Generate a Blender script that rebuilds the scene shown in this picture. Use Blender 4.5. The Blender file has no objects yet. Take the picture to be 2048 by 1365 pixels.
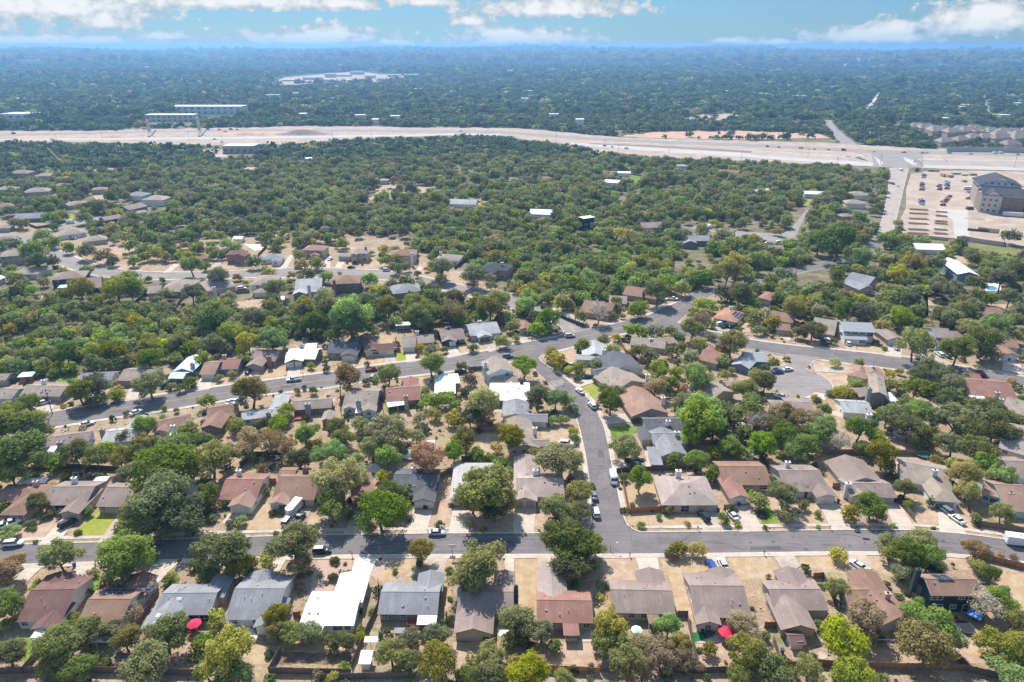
import bpy, bmesh, math, random
import numpy as np
from mathutils import Vector, Matrix
random.seed(7); NR = np.random.default_rng(11)
S = bpy.context.scene
C = S.collection
# ------------------------------------------------------------------ camera, world, sun, exposure
CAMH = 120.0; PITCH = math.radians(23.3)
cam = bpy.data.cameras.new('camera'); cam.lens = 24; cam.sensor_width = 36
cam.clip_end = 60000; cam.clip_start = 1
co = bpy.data.objects.new('camera', cam); C.objects.link(co)
co.location = (0, 0, CAMH); co.rotation_euler = (math.pi/2-PITCH, 0, 0); S.camera = co
SUN_EL = math.radians(50); SUN_AZ = math.radians(-19.5)      # clockwise from +Y
sl = bpy.data.lights.new('sun', 'SUN'); sl.energy = 3.8; sl.angle = math.radians(0.53); sl.color = (1, .955, .89)
so = bpy.data.objects.new('sun', sl); C.objects.link(so)
sd = Vector((math.sin(SUN_AZ)*math.cos(SUN_EL), math.cos(SUN_AZ)*math.cos(SUN_EL), math.sin(SUN_EL)))
so.rotation_euler = sd.to_track_quat('Z', 'Y').to_euler()
S.view_settings.view_transform = 'Standard'; S.view_settings.look = 'None'
S.view_settings.gamma = 1; S.view_settings.use_curve_mapping = False
S.view_settings.exposure = 0.88
W = bpy.data.worlds.new('World'); S.world = W; W.use_nodes = True
HAZE_DENSITY = 0.00015

class NB:                                     # tiny node-building helper
    def __init__(s, nt): s.nt = nt
    def n(s, t, **kw):
        o = s.nt.nodes.new(t)
        for k, v in kw.items(): setattr(o, k, v)
        return o
    def put(s, sock, v):
        if v is None: return
        if hasattr(v, 'is_output') or isinstance(v, bpy.types.NodeSocket): s.nt.links.new(v, sock)
        else:
            if isinstance(v, (tuple, list)) and len(v) == 3 and sock.type == 'RGBA': v = (*v, 1)
            sock.default_value = v
    def m(s, op, a, b=None, c=None, clamp=False):
        o = s.n('ShaderNodeMath', operation=op, use_clamp=clamp)
        s.put(o.inputs[0], a); s.put(o.inputs[1], b)
        if c is not None: s.put(o.inputs[2], c)
        return o.outputs[0]
    def noise(s, vec, sc, det=3, rough=.55):
        o = s.n('ShaderNodeTexNoise'); s.put(o.inputs['Vector'], vec)
        o.inputs['Scale'].default_value = sc; o.inputs['Detail'].default_value = det; o.inputs['Roughness'].default_value = rough
        return o.outputs['Fac']
    def ramp(s, f, a, b, lo=0., hi=1.):
        o = s.n('ShaderNodeMapRange', interpolation_type='SMOOTHSTEP'); s.put(o.inputs[0], f)
        o.inputs[1].default_value = a; o.inputs[2].default_value = b; o.inputs[3].default_value = lo; o.inputs[4].default_value = hi
        return o.outputs[0]
    def mix(s, f, a, b, bt='MIX'):
        o = s.n('ShaderNodeMix', data_type='RGBA', blend_type=bt, clamp_factor=True)
        s.put(o.inputs[0], f); s.put(o.inputs[6], a); s.put(o.inputs[7], b)
        return o.outputs[2]

def build_world():
    nt = W.node_tree; nt.nodes.clear(); b = NB(nt)
    sky = b.n('ShaderNodeTexSky', sky_type='NISHITA'); sky.sun_disc = False
    sky.sun_elevation = SUN_EL; sky.sun_rotation = SUN_AZ; sky.altitude = 200; sky.air_density = 1.0; sky.dust_density = .25; sky.ozone_density = 2.2
    tc = b.n('ShaderNodeTexCoord').outputs['Generated']
    sp = b.n('ShaderNodeSeparateXYZ'); nt.links.new(tc, sp.inputs[0]); x, y, z = sp.outputs
    az = b.m('ARCTAN2', x, y); el = b.m('ARCSINE', z)
    # clouds: (px, py, half width, half height) seen in the photograph, turned into azimuth and elevation
    cl = [(100, 22, 200, 42), (215, 50, 55, 24), (480, 6, 290, 30), (690, 10, 60, 22), (850, 6, 90, 20), (90, 84, 240, 13), (620, 82, 190, 20), (665, 70, 60, 20),
          (330, 76, 60, 12), (790, 88, 55, 10), (1050, 82, 160, 24), (1000, 70, 60, 16), (1110, 24, 190, 26), (940, 46, 46, 16), (1460, 84, 55, 9), (1560, 86, 60, 8), (1740, 78, 140, 20), (1790, 60, 55, 20), (1960, 52, 115, 36), (1985, 30, 60, 20), (1390, -6, 60, 10),
          (2300, 60, 160, 30), (2700, 70, 260, 28), (-300, 60, 260, 34), (-750, 70, 260, 28)]
    cover = None; hgt = None
    wv = b.n('ShaderNodeCombineXYZ'); b.put(wv.inputs[0], az); b.put(wv.inputs[1], b.m('MULTIPLY', el, 1.35))
    nz = b.noise(wv.outputs[0], 55, 9, .58); nz2 = b.noise(wv.outputs[0], 9, 4, .6)
    for (px, py, w, h) in cl:
        v = (682.5-py)/1365.33; fw = math.cos(PITCH)+v*math.sin(PITCH); up = -math.sin(PITCH)+v*math.cos(PITCH)
        xx = (px-1024)/1365.33; a0 = math.atan2(xx, fw); e0 = math.atan2(up, math.hypot(xx, fw)); dw = w/1365/fw/1.2; dh = h/1365*.85
        dx = b.m('DIVIDE', b.m('SUBTRACT', az, a0), dw); dy = b.m('DIVIDE', b.m('SUBTRACT', el, e0), dh)
        dyn = b.m('MULTIPLY', b.m('MINIMUM', dy, 0.), 2.8); dyp = b.m('MAXIMUM', dy, 0.); dd = b.m('ADD', dyn, dyp)
        f = b.m('SUBTRACT', 1., b.m('SQRT', b.m('ADD', b.m('MULTIPLY', dx, dx), b.m('MULTIPLY', dd, dd))))
        hh = b.m('MULTIPLY', b.m('MAXIMUM', f, 0.), b.m('ADD', b.m('MULTIPLY', dy, .5), .5))
        cover = f if cover is None else b.m('MAXIMUM', cover, f); hgt = hh if hgt is None else b.m('ADD', hgt, hh)
    # higher up the sky keeps going: scattered cumulus on a flat layer
    zz = b.m('MAXIMUM', z, .02); pv = b.n('ShaderNodeCombineXYZ'); b.put(pv.inputs[0], b.m('DIVIDE', x, zz)); b.put(pv.inputs[1], b.m('DIVIDE', y, zz))
    hi = b.m('MULTIPLY', b.ramp(b.noise(pv.outputs[0], .55, 6, .6), .5, .68), b.ramp(z, .06, .14))
    c1 = b.ramp(b.m('ADD', b.m('ADD', cover, b.m('MULTIPLY', b.m('SUBTRACT', nz, .5), 2.7)), b.m('MULTIPLY', b.m('SUBTRACT', nz2, .5), .5)), -.36, .02)
    c = b.m('MAXIMUM', c1, hi)
    lit = b.ramp(b.m('ADD', b.m('MULTIPLY', hgt, 1.1), b.m('MULTIPLY', b.m('SUBTRACT', nz, .45), 1.6)), -.08, .62)
    colr = b.mix(lit, (1.75, 2.0, 2.2), (3.55, 3.55, 3.52))
    colr = b.mix(b.ramp(el, -.005, .035, .55, 0.), colr, (1.15, 2.1, 3.0))
    skyc = b.mix(1., sky.outputs[0], b.mix(b.ramp(el, .03, .5), (.142, .235, .355), (.86, .88, .84)), 'MULTIPLY')
    fin = b.mix(b.m('MULTIPLY', c, .93), skyc, colr)
    bg = b.n('ShaderNodeBackground'); b.put(bg.inputs[0], fin); bg.inputs[1].default_value = .148
    out = b.n('ShaderNodeOutputWorld'); nt.links.new(bg.outputs[0], out.inputs[0])
build_world()

# ------------------------------------------------------------------ pixel -> ground
F = 1365.33
FW = Vector((0, math.cos(PITCH), -math.sin(PITCH))); UP = Vector((0, math.sin(PITCH), math.cos(PITCH)))
def G(px, py, z=0.):
    r = FW+UP*((682.5-py)/F)+Vector((1, 0, 0))*((px-1024)/F)
    t = (z-CAMH)/r.z
    return Vector((r.x*t, r.y*t, z))
def to_px(p):
    v = Vector(p)-Vector((0, 0, CAMH)); d = v.dot(FW)
    return 1024+v.x/d*F, 682.5-v.dot(UP)/d*F
def ppm(p): return F/((Vector(p)-Vector((0, 0, CAMH))).dot(FW))      # photo pixels per metre
TL = {'P': (0, 0, 1.)}
for i, x0 in enumerate((0, 400, 800, 1200, 1600)): TL['A%d' % (i+1)] = (x0, 1065, 4.55); TL['B%d' % (i+1)] = (x0, 815, 4.55); TL['D%d' % (i+1)] = (x0, 420, 5.12 if i < 4 else 4.571)
for i, x0 in enumerate((0, 340, 680, 1020, 1360, 1700)): TL['C%d' % (i+1)] = (x0, 600, 5.353)
for i, x0 in enumerate((0, 500, 1000)): TL['E%d' % (i+1)] = (x0, 180, 3.938)
TL['E4'] = (1500, 180, 3.737)
def fp(t, x, y): x0, y0, s = TL[t]; return x0+x/s, y0+y/s
def Q(t, x, y, z=0.): return G(*fp(t, x, y), z)

# ------------------------------------------------------------------ materials
MC = {}
def mat(name, col, rough=.85, var=.18, sc=1.5, metal=0., spec=.3, coord='Object', col2=None, bump=0.):
    key = (name, tuple(col), rough)
    if key in MC: return MC[key]
    m = bpy.data.materials.new(name); m.use_nodes = True; nt = m.node_tree; b = NB(nt)
    p = nt.nodes['Principled BSDF']; tc = b.n('ShaderNodeTexCoord').outputs[coord]
    n1 = b.noise(tc, sc, 4); n2 = b.noise(tc, sc*7, 3)
    d = tuple(c*(1-var) for c in col); l = tuple(min(1, c*(1+var)) for c in col)
    c = b.mix(b.ramp(n1, .3, .7), d, col2 or l); c = b.mix(b.ramp(n2, .35, .65, 0, .5), c, tuple(x*(1-var*.7) for x in col))
    b.put(p.inputs['Base Color'], c); p.inputs['Roughness'].default_value = rough; p.inputs['Metallic'].default_value = metal; p.inputs['Specular IOR Level'].default_value = spec
    if bump:
        bp = b.n('ShaderNodeBump'); bp.inputs['Strength'].default_value = bump; b.put(bp.inputs['Height'], n2); nt.links.new(bp.outputs[0], p.inputs['Normal'])
    MC[key] = m; return m
def roof_mat(col, metal=False):
    key = ('roof', tuple(col), metal)
    if key in MC: return MC[key]
    m = bpy.data.materials.new('metal_roofing' if metal else 'shingles'); m.use_nodes = True; nt = m.node_tree; b = NB(nt)
    p = nt.nodes['Principled BSDF']; tcn = b.n('ShaderNodeTexCoord'); tc = tcn.outputs['Object']
    rnd = b.n('ShaderNodeObjectInfo').outputs['Random']
    big = b.noise(tc, .16, 4, .6); fine = b.noise(tc, 3.2, 3, .7)
    mp = b.n('ShaderNodeMapping'); mp.inputs['Scale'].default_value = (1.3, .12, .4); nt.links.new(tc, mp.inputs[0]); streak = b.noise(mp.outputs[0], 1.1, 4, .65)
    if metal:
        c = b.mix(b.ramp(streak, .35, .75, 0, .5), col, tuple(x*.82 for x in col))
        wv = b.n('ShaderNodeTexWave', wave_type='BANDS'); wv.inputs['Scale'].default_value = .8; nt.links.new(tc, wv.inputs['Vector'])
        bp = b.n('ShaderNodeBump'); bp.inputs['Strength'].default_value = .25; b.put(bp.inputs['Height'], wv.outputs['Fac']); nt.links.new(bp.outputs[0], p.inputs['Normal'])
        p.inputs['Roughness'].default_value = .5
    else:
        c = b.mix(b.ramp(streak, .3, .75), tuple(x*.76 for x in col), tuple(min(1, x*1.08) for x in col))
        c = b.mix(b.ramp(big, .38, .62, 0, .75), c, tuple(x*.6 for x in col)); c = b.mix(b.ramp(b.noise(tc, .45, 5, .75), .56, .7, 0, .5), c, tuple(min(1, x*1.3+.03) for x in col))
        mp2 = b.n('ShaderNodeMapping'); mp2.inputs['Scale'].default_value = (3., 6., 6.); nt.links.new(tc, mp2.inputs[0])
        br = b.n('ShaderNodeTexVoronoi', feature='F1'); br.inputs['Scale'].default_value = 1.3; nt.links.new(mp2.outputs[0], br.inputs['Vector'])
        c = b.mix(b.ramp(br.outputs['Color'], .1, .9, 0, .34), c, tuple(x*.68 for x in col))
        c = b.mix(b.ramp(fine, .3, .7, 0, .25), c, tuple(min(1, x*1.3) for x in col))
        p.inputs['Roughness'].default_value = .93
    p.inputs['Specular IOR Level'].default_value = .25
    b.put(p.inputs['Base Color'], c); MC[key] = m; return m
def plain(name, col, rough=.5, metal=0., spec=.5):
    key = (name, tuple(col), rough, metal)
    if key in MC: return MC[key]
    m = bpy.data.materials.new(name); m.use_nodes = True; p = m.node_tree.nodes['Principled BSDF']; b = NB(m.node_tree)
    c = b.mix(b.ramp(b.noise(b.n('ShaderNodeTexCoord').outputs['Object'], 2.5, 2), .3, .7), tuple(x*.9 for x in col), col)
    b.put(p.inputs['Base Color'], c); p.inputs['Roughness'].default_value = rough; p.inputs['Metallic'].default_value = metal; p.inputs['Specular IOR Level'].default_value = spec
    MC[key] = m; return m
LEAF = {'o': (.080, .098, .034), 'g': (.088, .125, .028), 'l': (.128, .172, .030), 'y': (.165, .152, .034), 'b': (.175, .130, .066), 's': (.096, .112, .046), 'd': (.20, .175, .145), 'c': (.086, .102, .036), 'u': (.072, .098, .034)}
LEAF2 = {'o': (.132, .148, .050), 'g': (.132, .172, .036), 'l': (.182, .228, .038), 'y': (.232, .200, .040), 'b': (.215, .168, .078), 's': (.146, .156, .064), 'd': (.26, .225, .18), 'c': (.130, .144, .048), 'u': (.112, .136, .046)}
for D_ in (LEAF, LEAF2):                      # autumn-dry, slightly olive leaves
    for k_ in 'ocsgu': D_[k_] = (D_[k_][0]*1.20, D_[k_][1]*1.10, D_[k_][2]*.98)
def leaf_mat(k):
    key = ('leaf', k)
    if key in MC: return MC[key]
    m = bpy.data.materials.new('foliage'); m.use_nodes = True; nt = m.node_tree; b = NB(nt); nt.nodes.remove(nt.nodes['Principled BSDF'])
    tc = b.n('ShaderNodeTexCoord').outputs['Object']; rnd = b.n('ShaderNodeObjectInfo').outputs['Random']
    off = b.n('ShaderNodeVectorMath', operation='ADD'); nt.links.new(tc, off.inputs[0]); b.put(off.inputs[1], b.m('MULTIPLY', rnd, 17.))
    c = b.mix(b.ramp(b.noise(off.outputs[0], 2.6, 3, .7), .36, .66), LEAF[k], LEAF2[k])
    hs = b.n('ShaderNodeHueSaturation'); b.put(hs.inputs['Color'], c)
    b.put(hs.inputs['Hue'], b.m('ADD', b.m('MULTIPLY', rnd, .036), .480)); b.put(hs.inputs['Value'], b.m('ADD', b.m('MULTIPLY', b.m('FRACT', b.m('MULTIPLY', rnd, 37.7)), .75), .68)); b.put(hs.inputs['Saturation'], b.m('ADD', b.m('MULTIPLY', b.m('FRACT', b.m('MULTIPLY', rnd, 91.)), .4), .72))
    d = b.n('ShaderNodeBsdfDiffuse'); t = b.n('ShaderNodeBsdfTranslucent'); nt.links.new(hs.outputs[0], d.inputs[0]); nt.links.new(hs.outputs[0], t.inputs[0])
    mx = b.n('ShaderNodeAddShader'); nt.links.new(d.outputs[0], mx.inputs[0]); nt.links.new(t.outputs[0], mx.inputs[1])   # leaves reflect and let through about as much
    nt.links.new(mx.outputs[0], nt.nodes['Material Output'].inputs[0]); MC[key] = m; return m
BARK = mat('bark', (.19, .15, .12), .95, .3, 4)
CONC = mat('concrete', (.52, .43, .35), .9, .16, .25, coord='Object'); CONCW = mat('pale_concrete', (.74, .68, .60), .85, .1, .4)
KERB = mat('kerb_concrete', (.56, .48, .40), .9, .16, .6)
WHITE = plain('white_paint', (.78, .77, .74), .6); GLASS = plain('window_glass', (.03, .04, .05), .12, 0, .8); DARK = plain('dark_metal', (.03, .03, .035), .6)
FENCE = {'g': mat('weathered_wood', (.20, .155, .125), .95, .35, 1.2), 'r': mat('cedar_wood', (.36, .17, .085), .9, .25, 1.2), 'd': mat('dark_wood', (.11, .085, .07), .95, .3, 1.2)}

# ------------------------------------------------------------------ object helpers
def tag(o, label=None, cat=None, group=None, kind=None):
    if label: o['label'] = label
    if cat: o['category'] = cat
    if group: o['group'] = group
    if kind: o['kind'] = kind
    return o
def link(o, parent=None):
    C.objects.link(o)
    if parent is not None: o.parent = parent
    return o
def empty(name, loc, label=None, cat=None, group=None, rz=0.):
    o = bpy.data.objects.new(name, None); o.location = loc; o.rotation_euler = (0, 0, rz); o.empty_display_size = .5
    return tag(link(o), label, cat, group)
class MB:                                     # collects faces, links them as one mesh
    def __init__(s): s.v = []; s.f = []; s.mi = []
    def poly(s, pts, mi=0):
        n = len(s.v); s.v += [tuple(p) for p in pts]; s.f.append(tuple(range(n, n+len(pts)))); s.mi.append(mi)
    def hexa(s, b4, t4, mi=0, side=None):     # bottom four, top four, counter-clockwise from above
        side = mi if side is None else side; n = len(s.v); s.v += [tuple(p) for p in b4]+[tuple(p) for p in t4]
        s.f += [(n+3, n+2, n+1, n), (n+4, n+5, n+6, n+7)]; s.mi += [side, mi]
        for i in range(4): j = (i+1) % 4; s.f.append((n+i, n+j, n+4+j, n+4+i)); s.mi.append(side)
    def box(s, x0, y0, z0, x1, y1, z1, mi=0, side=None):
        s.hexa([(x0, y0, z0), (x1, y0, z0), (x1, y1, z0), (x0, y1, z0)], [(x0, y0, z1), (x1, y0, z1), (x1, y1, z1), (x0, y1, z1)], mi, side)
    def tube(s, a, b, r0, r1, n=6, mi=0, cap=True):
        a = Vector(a); b = Vector(b); d = (b-a)
        if d.length < 1e-6: return
        d.normalize(); u = d.orthogonal().normalized(); w = d.cross(u); k = len(s.v)
        for p, r in ((a, r0), (b, r1)):
            for i in range(n): t = 2*math.pi*i/n; s.v.append(tuple(p+u*(r*math.cos(t))+w*(r*math.sin(t))))
        for i in range(n): j = (i+1) % n; s.f.append((k+i, k+j, k+n+j, k+n+i)); s.mi.append(mi)
        if cap: s.f.append(tuple(k+n+i for i in range(n))); s.mi.append(mi)
    def mesh(s, name, mats, smooth=False):
        me = bpy.data.meshes.new(name); me.from_pydata(s.v, [], s.f)
        for m in (mats if isinstance(mats, (list, tuple)) else [mats]): me.materials.append(m)
        me.polygons.foreach_set('material_index', s.mi)
        if smooth: me.polygons.foreach_set('use_smooth', [True]*len(s.f))
        me.update(); return me
    def obj(s, name, mats, parent=None, loc=None, smooth=False):
        o = bpy.data.objects.new(name, s.mesh(name, mats, smooth))
        if loc is not None: o.location = loc
        return link(o, parent)
def inst(name, me, parent=None, loc=(0, 0, 0), rz=0., sc=(1, 1, 1), m=None):
    o = bpy.data.objects.new(name, me); o.location = loc; o.rotation_euler = (0, 0, rz); o.scale = sc; link(o, parent)
    if m is not None and me.materials:
        o.material_slots[0].link = 'OBJECT'; o.material_slots[0].material = m
    return o
OCC = []                                      # world polygons where no wild tree may stand
def occ(pts): OCC.append(np.array([(p[0], p[1]) for p in pts]))
HAVE = {}
def uniq(base):
    return base
# ------------------------------------------------------------------ ground, terrain, roads
def hills(x, y):
    r = np.hypot(x, y)
    t = np.clip((r-2600)/9500, 0, 1); t = t*t*(3-2*t)
    n = .5+.28*np.sin(x/1900+1.3+np.sin(y/2600))+.22*np.sin(x/870+y/1300+.7)+.14*np.sin(x/410-y/760)
    near = 9*np.clip((r-1400)/1500, 0, 1)*(np.sin(x/330+y/470)+np.sin(x/610-y/290+2))
    ridge = 16*np.exp(-((x-1150)/2300)**2-((y-10500)/2600)**2)
    rd = 14*np.sin(x/1450+.5)*np.sin(y/1900+x/5200)+9*np.sin(x/620+y/2400)
    return np.minimum(t*(62+50*(n-.5)+rd)+near*(.4+t)+ridge*1.2, 132)
def ground_mat():
    m = bpy.data.materials.new('dry_ground'); m.use_nodes = True; nt = m.node_tree; b = NB(nt); p = nt.nodes['Principled BSDF']
    tc = b.n('ShaderNodeTexCoord').outputs['Object']
    a = b.noise(tc, .035, 5, .6); c2 = b.noise(tc, .22, 5, .65); c3 = b.noise(tc, 1.7, 4, .7); c4 = b.noise(tc, .0024, 6, .65); c5 = b.noise(tc, .11, 3, .7)
    soil = b.mix(b.ramp(c2, .36, .66), (.350, .238, .160), (.480, .368, .265))
    soil = b.mix(b.ramp(a, .48, .62, 0, .7), soil, (.380, .290, .150))
    soil = b.mix(b.ramp(c3, .42, .66, 0, .8), soil, (.19, .14, .09))
    soil = b.mix(b.ramp(c5, .56, .68, 0, .8), soil, (.15, .155, .065))
    soil = b.mix(b.ramp(c5, .28, .40, .8, 0), soil, (.55, .45, .36))
    far = b.mix(b.ramp(c5, .35, .62), (.030, .046, .022), (.072, .098, .036))
    far = b.mix(b.ramp(b.noise(tc, .03, 3, .8), .66, .74, 0, .8), far, (.38, .33, .26))
    far = b.mix(b.ramp(c4, .60, .68, 0, .55), far, (.22, .21, .12))
    ln = b.n('ShaderNodeVectorMath', operation='LENGTH'); nt.links.new(tc, ln.inputs[0])
    d = b.m('ADD', ln.outputs['Value'], b.m('MULTIPLY', b.m('SUBTRACT', a, .5), 260.))
    b.put(p.inputs['Base Color'], b.mix(b.ramp(d, 1230, 1500), soil, far)); p.inputs['Roughness'].default_value = .97; p.inputs['Specular IOR Level'].default_value = .1
    bp = b.n('ShaderNodeBump'); bp.inputs['Strength'].default_value = .5; bp.inputs['Distance'].default_value = .12; b.put(bp.inputs['Height'], c3); nt.links.new(bp.outputs[0], p.inputs['Normal'])
    return m
def build_ground():
    rs = [0]+list(np.geomspace(60, 15500, 74)); na = 200; V = [(0, 0, 0)]; Fc = []
    for r in rs[1:]:
        t = np.arange(na)*2*np.pi/na; x = r*np.sin(t); y = r*np.cos(t); z = hills(x, y)
        V += list(zip(x, y, z))
    for j in range(na): Fc.append((0, 1+j, 1+(j+1) % na))
    for i in range(len(rs)-2):
        a = 1+i*na
        for j in range(na): k = (j+1) % na; Fc.append((a+j, a+na+j, a+na+k, a+k))
    me = bpy.data.meshes.new('ground'); me.from_pydata(V, [], Fc); me.materials.append(ground_mat())
    me.polygons.foreach_set('use_smooth', [True]*len(Fc)); me.flip_normals(); o = link(bpy.data.objects.new('ground', me)); tag(o, kind='structure')
build_ground()

def asphalt(nm, col, sc=.12):
    m = bpy.data.materials.new(nm); m.use_nodes = True; nt = m.node_tree; b = NB(nt); p = nt.nodes['Principled BSDF']; tc = b.n('ShaderNodeTexCoord').outputs['Object']
    c = b.mix(b.ramp(b.noise(tc, sc, 5, .65), .3, .7), tuple(x*.84 for x in col), tuple(x*1.14 for x in col))
    mp = b.n('ShaderNodeMapping'); mp.inputs['Scale'].default_value = (.03, .8, 1); nt.links.new(tc, mp.inputs[0])
    c = b.mix(b.ramp(b.noise(mp.outputs[0], 1.2, 4, .6), .45, .7, 0, .5), c, tuple(x*1.4 for x in col))
    v = b.n('ShaderNodeTexVoronoi', feature='DISTANCE_TO_EDGE'); v.inputs['Scale'].default_value = .07; b.put(v.inputs['Vector'], tc)
    c = b.mix(b.ramp(v.outputs['Distance'], .0, .008, .3, 0), c, tuple(x*.6 for x in col))
    c = b.mix(b.ramp(b.noise(tc, .5, 2), .66, .72, 0, .4), c, tuple(x*.7 for x in col))
    b.put(p.inputs['Base Color'], c); p.inputs['Roughness'].default_value = .92; p.inputs['Specular IOR Level'].default_value = .2
    return m
ASPH = asphalt('asphalt', (.170, .152, .148)); ASPH_L = asphalt('light_asphalt', (.25, .222, .205)); ASPH_R = asphalt('worn_asphalt', (.27, .24, .215))
zc = [.02]
def sheet(name, pts, m, z=None, kind='structure', parent=None, clear=True):
    if z is None: z = zc[0]; zc[0] += .002
    q = [(p[0], p[1], z) for p in pts]
    a = sum(q[i][0]*q[(i+1) % len(q)][1]-q[(i+1) % len(q)][0]*q[i][1] for i in range(len(q)))
    if a < 0: q.reverse()
    b = MB(); b.poly(q); o = b.obj(name, m, parent)
    if kind: tag(o, kind=kind)
    if clear: occ(q)
    return o
def px(l): return [G(x, y) for x, y in l]
def resample(pts, step):
    pts = [Vector((p[0], p[1], 0)) for p in pts]; out = [pts[0]]; acc = 0
    for a, b in zip(pts, pts[1:]):
        d = (b-a).length; n = max(1, round(d/step))
        for i in range(1, n+1): out.append(a+(b-a)*(i/n))
    return out
def smooth(pts, it=2):
    for _ in range(it):
        o = [pts[0]]
        for a, b in zip(pts, pts[1:]): o += [a*.75+b*.25, a*.25+b*.75]
        pts = o+[pts[-1]]
    return pts
def strip(name, pts, off0, off1, z0, z1, m, kind='structure', gap=0., step=3., clear=False):
    """a band beside a polyline, from off0 to off1 metres to its left, top at z1"""
    P = resample(pts, step); b = MB(); N = []
    for i, p in enumerate(P):
        d = (P[min(i+1, len(P)-1)]-P[max(i-1, 0)]).normalized(); N.append(Vector((-d.y, d.x, 0)))
    for i in range(len(P)-1):
        a, c = P[i], P[i+1]
        if gap: d = (c-a).normalized()*gap; a = a+d; c = c-d
        q = [a+N[i]*off0, c+N[i+1]*off0, c+N[i+1]*off1, a+N[i]*off1]
        if off1 < off0: q.reverse()
        b.hexa([(p.x, p.y, z0) for p in q], [(p.x, p.y, z1) for p in q])
    if clear:
        lo = [p+n*min(off0, off1) for p, n in zip(P, N)]; hi = [p+n*max(off0, off1) for p, n in zip(P, N)]; occ(lo+hi[::-1])
    return tag(b.obj(name, m), kind=kind)
def dashes(name, pts, w, z, m, on=None, offgap=None, off=0.):
    P = resample(pts, 1.0); b = MB(); s = 0
    for i in range(len(P)-1):
        d = (P[i+1]-P[i]); s += d.length
        if on and (s % (on+offgap)) > on: continue
        n = Vector((-d.y, d.x, 0)).normalized(); a = P[i]+n*off; c = P[i+1]+n*off
        b.poly([(a-n*w/2)+Vector((0, 0, z)), (c-n*w/2)+Vector((0, 0, z)), (c+n*w/2)+Vector((0, 0, z)), (a+n*w/2)+Vector((0, 0, z))])
    return tag(b.obj(name, m), kind='structure')
def road(name, far, near, m=ASPH, kerb=True, z=None):
    f = smooth(px(far)); n = smooth(px(near)); sheet(name, f+n[::-1], m, z)
    if kerb:
        strip('kerb', f, -.05, .32, 0, .13, KERB, step=4); strip('kerb', n, .05, -.32, 0, .13, KERB, step=4)
    return f, n
# near street
r1f, r1n = [(-260, 1100), (44, 1090), (119, 1087), (228, 1085), (400, 1077), (640, 1071), (900, 1067.5), (1160, 1067)], [(-260, 1140), (48, 1129), (189, 1124), (363, 1119), (549, 1113), (672, 1110.5), (800, 1109.5), (1114, 1109), (1218, 1109), (1442, 1107), (1596, 1104.5), (1754, 1103.5), (1888, 1107), (1930, 1110), (2048, 1123), (2300, 1160)]
r1f2 = [(1281, 1065.5), (1500, 1063), (1710, 1060.5), (1833, 1060.5), (1930, 1069), (2006, 1079), (2048, 1086), (2300, 1118)]
f1 = px(r1f); f2 = px(r1f2); n1 = smooth(px(r1n)); sheet('near_street', f1+f2+n1[::-1], ASPH)
strip('kerb', f1, -.05, .32, 0, .13, KERB, step=4); strip('kerb', smooth(f2), -.05, .32, 0, .13, KERB, step=4); strip('kerb', n1, .05, -.32, 0, .13, KERB, step=4)
# side street
s2l = smooth(px([(1160, 1067), (1176, 1061), (1185, 1048), (1181, 980), (1174, 925), (1163, 870), (1151, 828), (1136, 803), (1110, 779), (1075, 746), (1060, 727), (1046, 720)]))
s2r = smooth(px([(1281, 1065.5), (1258, 1056), (1250, 1043), (1242, 1018), (1233, 973), (1222, 925), (1211, 863), (1199, 832), (1181, 802), (1151, 774), (1113, 744), (1091, 730), (1077, 719), (1080, 712), (1096, 706)]))
sheet('side_street', [G(1160, 1073)]+s2l+s2r[::-1]+[G(1281, 1073)], ASPH); strip('kerb', s2l, .3, -.05, 0, .13, KERB, step=3); strip('kerb', s2r, -.3, .05, 0, .13, KERB, step=3)
sheet('asphalt_patch', [Q('C4', *p) for p in [(430, 870), (560, 850), (590, 905), (470, 940)]], ASPH_L)
# middle road
m3f = [(-60, 850), (93, 827), (243, 802), (340, 788), (418, 777), (519, 763.5), (657, 746), (717, 737), (792, 727), (891, 715.5), (998, 699), (1020, 691), (1113, 675)]
m3n = [(-60, 880), (105, 855), (187, 841), (340, 819), (445, 801.5), (527, 789), (657, 775), (721, 764), (801, 754), (891, 744), (968, 731), (1020, 723), (1046, 720)]
m3fb = [(1184, 658), (1218, 651), (1253, 643), (1300, 631), (1323, 617), (1356, 606), (1387, 585), (1425, 574), (1493, 563), (1571, 539), (1650, 524), (1720, 506), (1745, 480), (1757, 466)]
m3nb = [(1096, 706), (1151, 693), (1188, 680), (1244, 668), (1285, 661)]; m3nc = [(1354, 646), (1362, 640), (1375, 628), (1395, 610), (1430, 587), (1500, 572), (1580, 550), (1660, 536), (1735, 520), (1770, 490), (1784, 466)]
fa, fb, na_, nb, nc = (smooth(px(q)) for q in (m3f, m3fb, m3n, m3nb, m3nc))
sheet('middle_road', fa+fb+nc[::-1]+nb[::-1]+na_[::-1], ASPH)
for q, s in ((fa, 1), (fb, 1), (na_, -1), (nb, -1), (nc, -1)): strip('kerb', q, -.05*s, .32*s, 0, .13, KERB, step=4)
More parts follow.
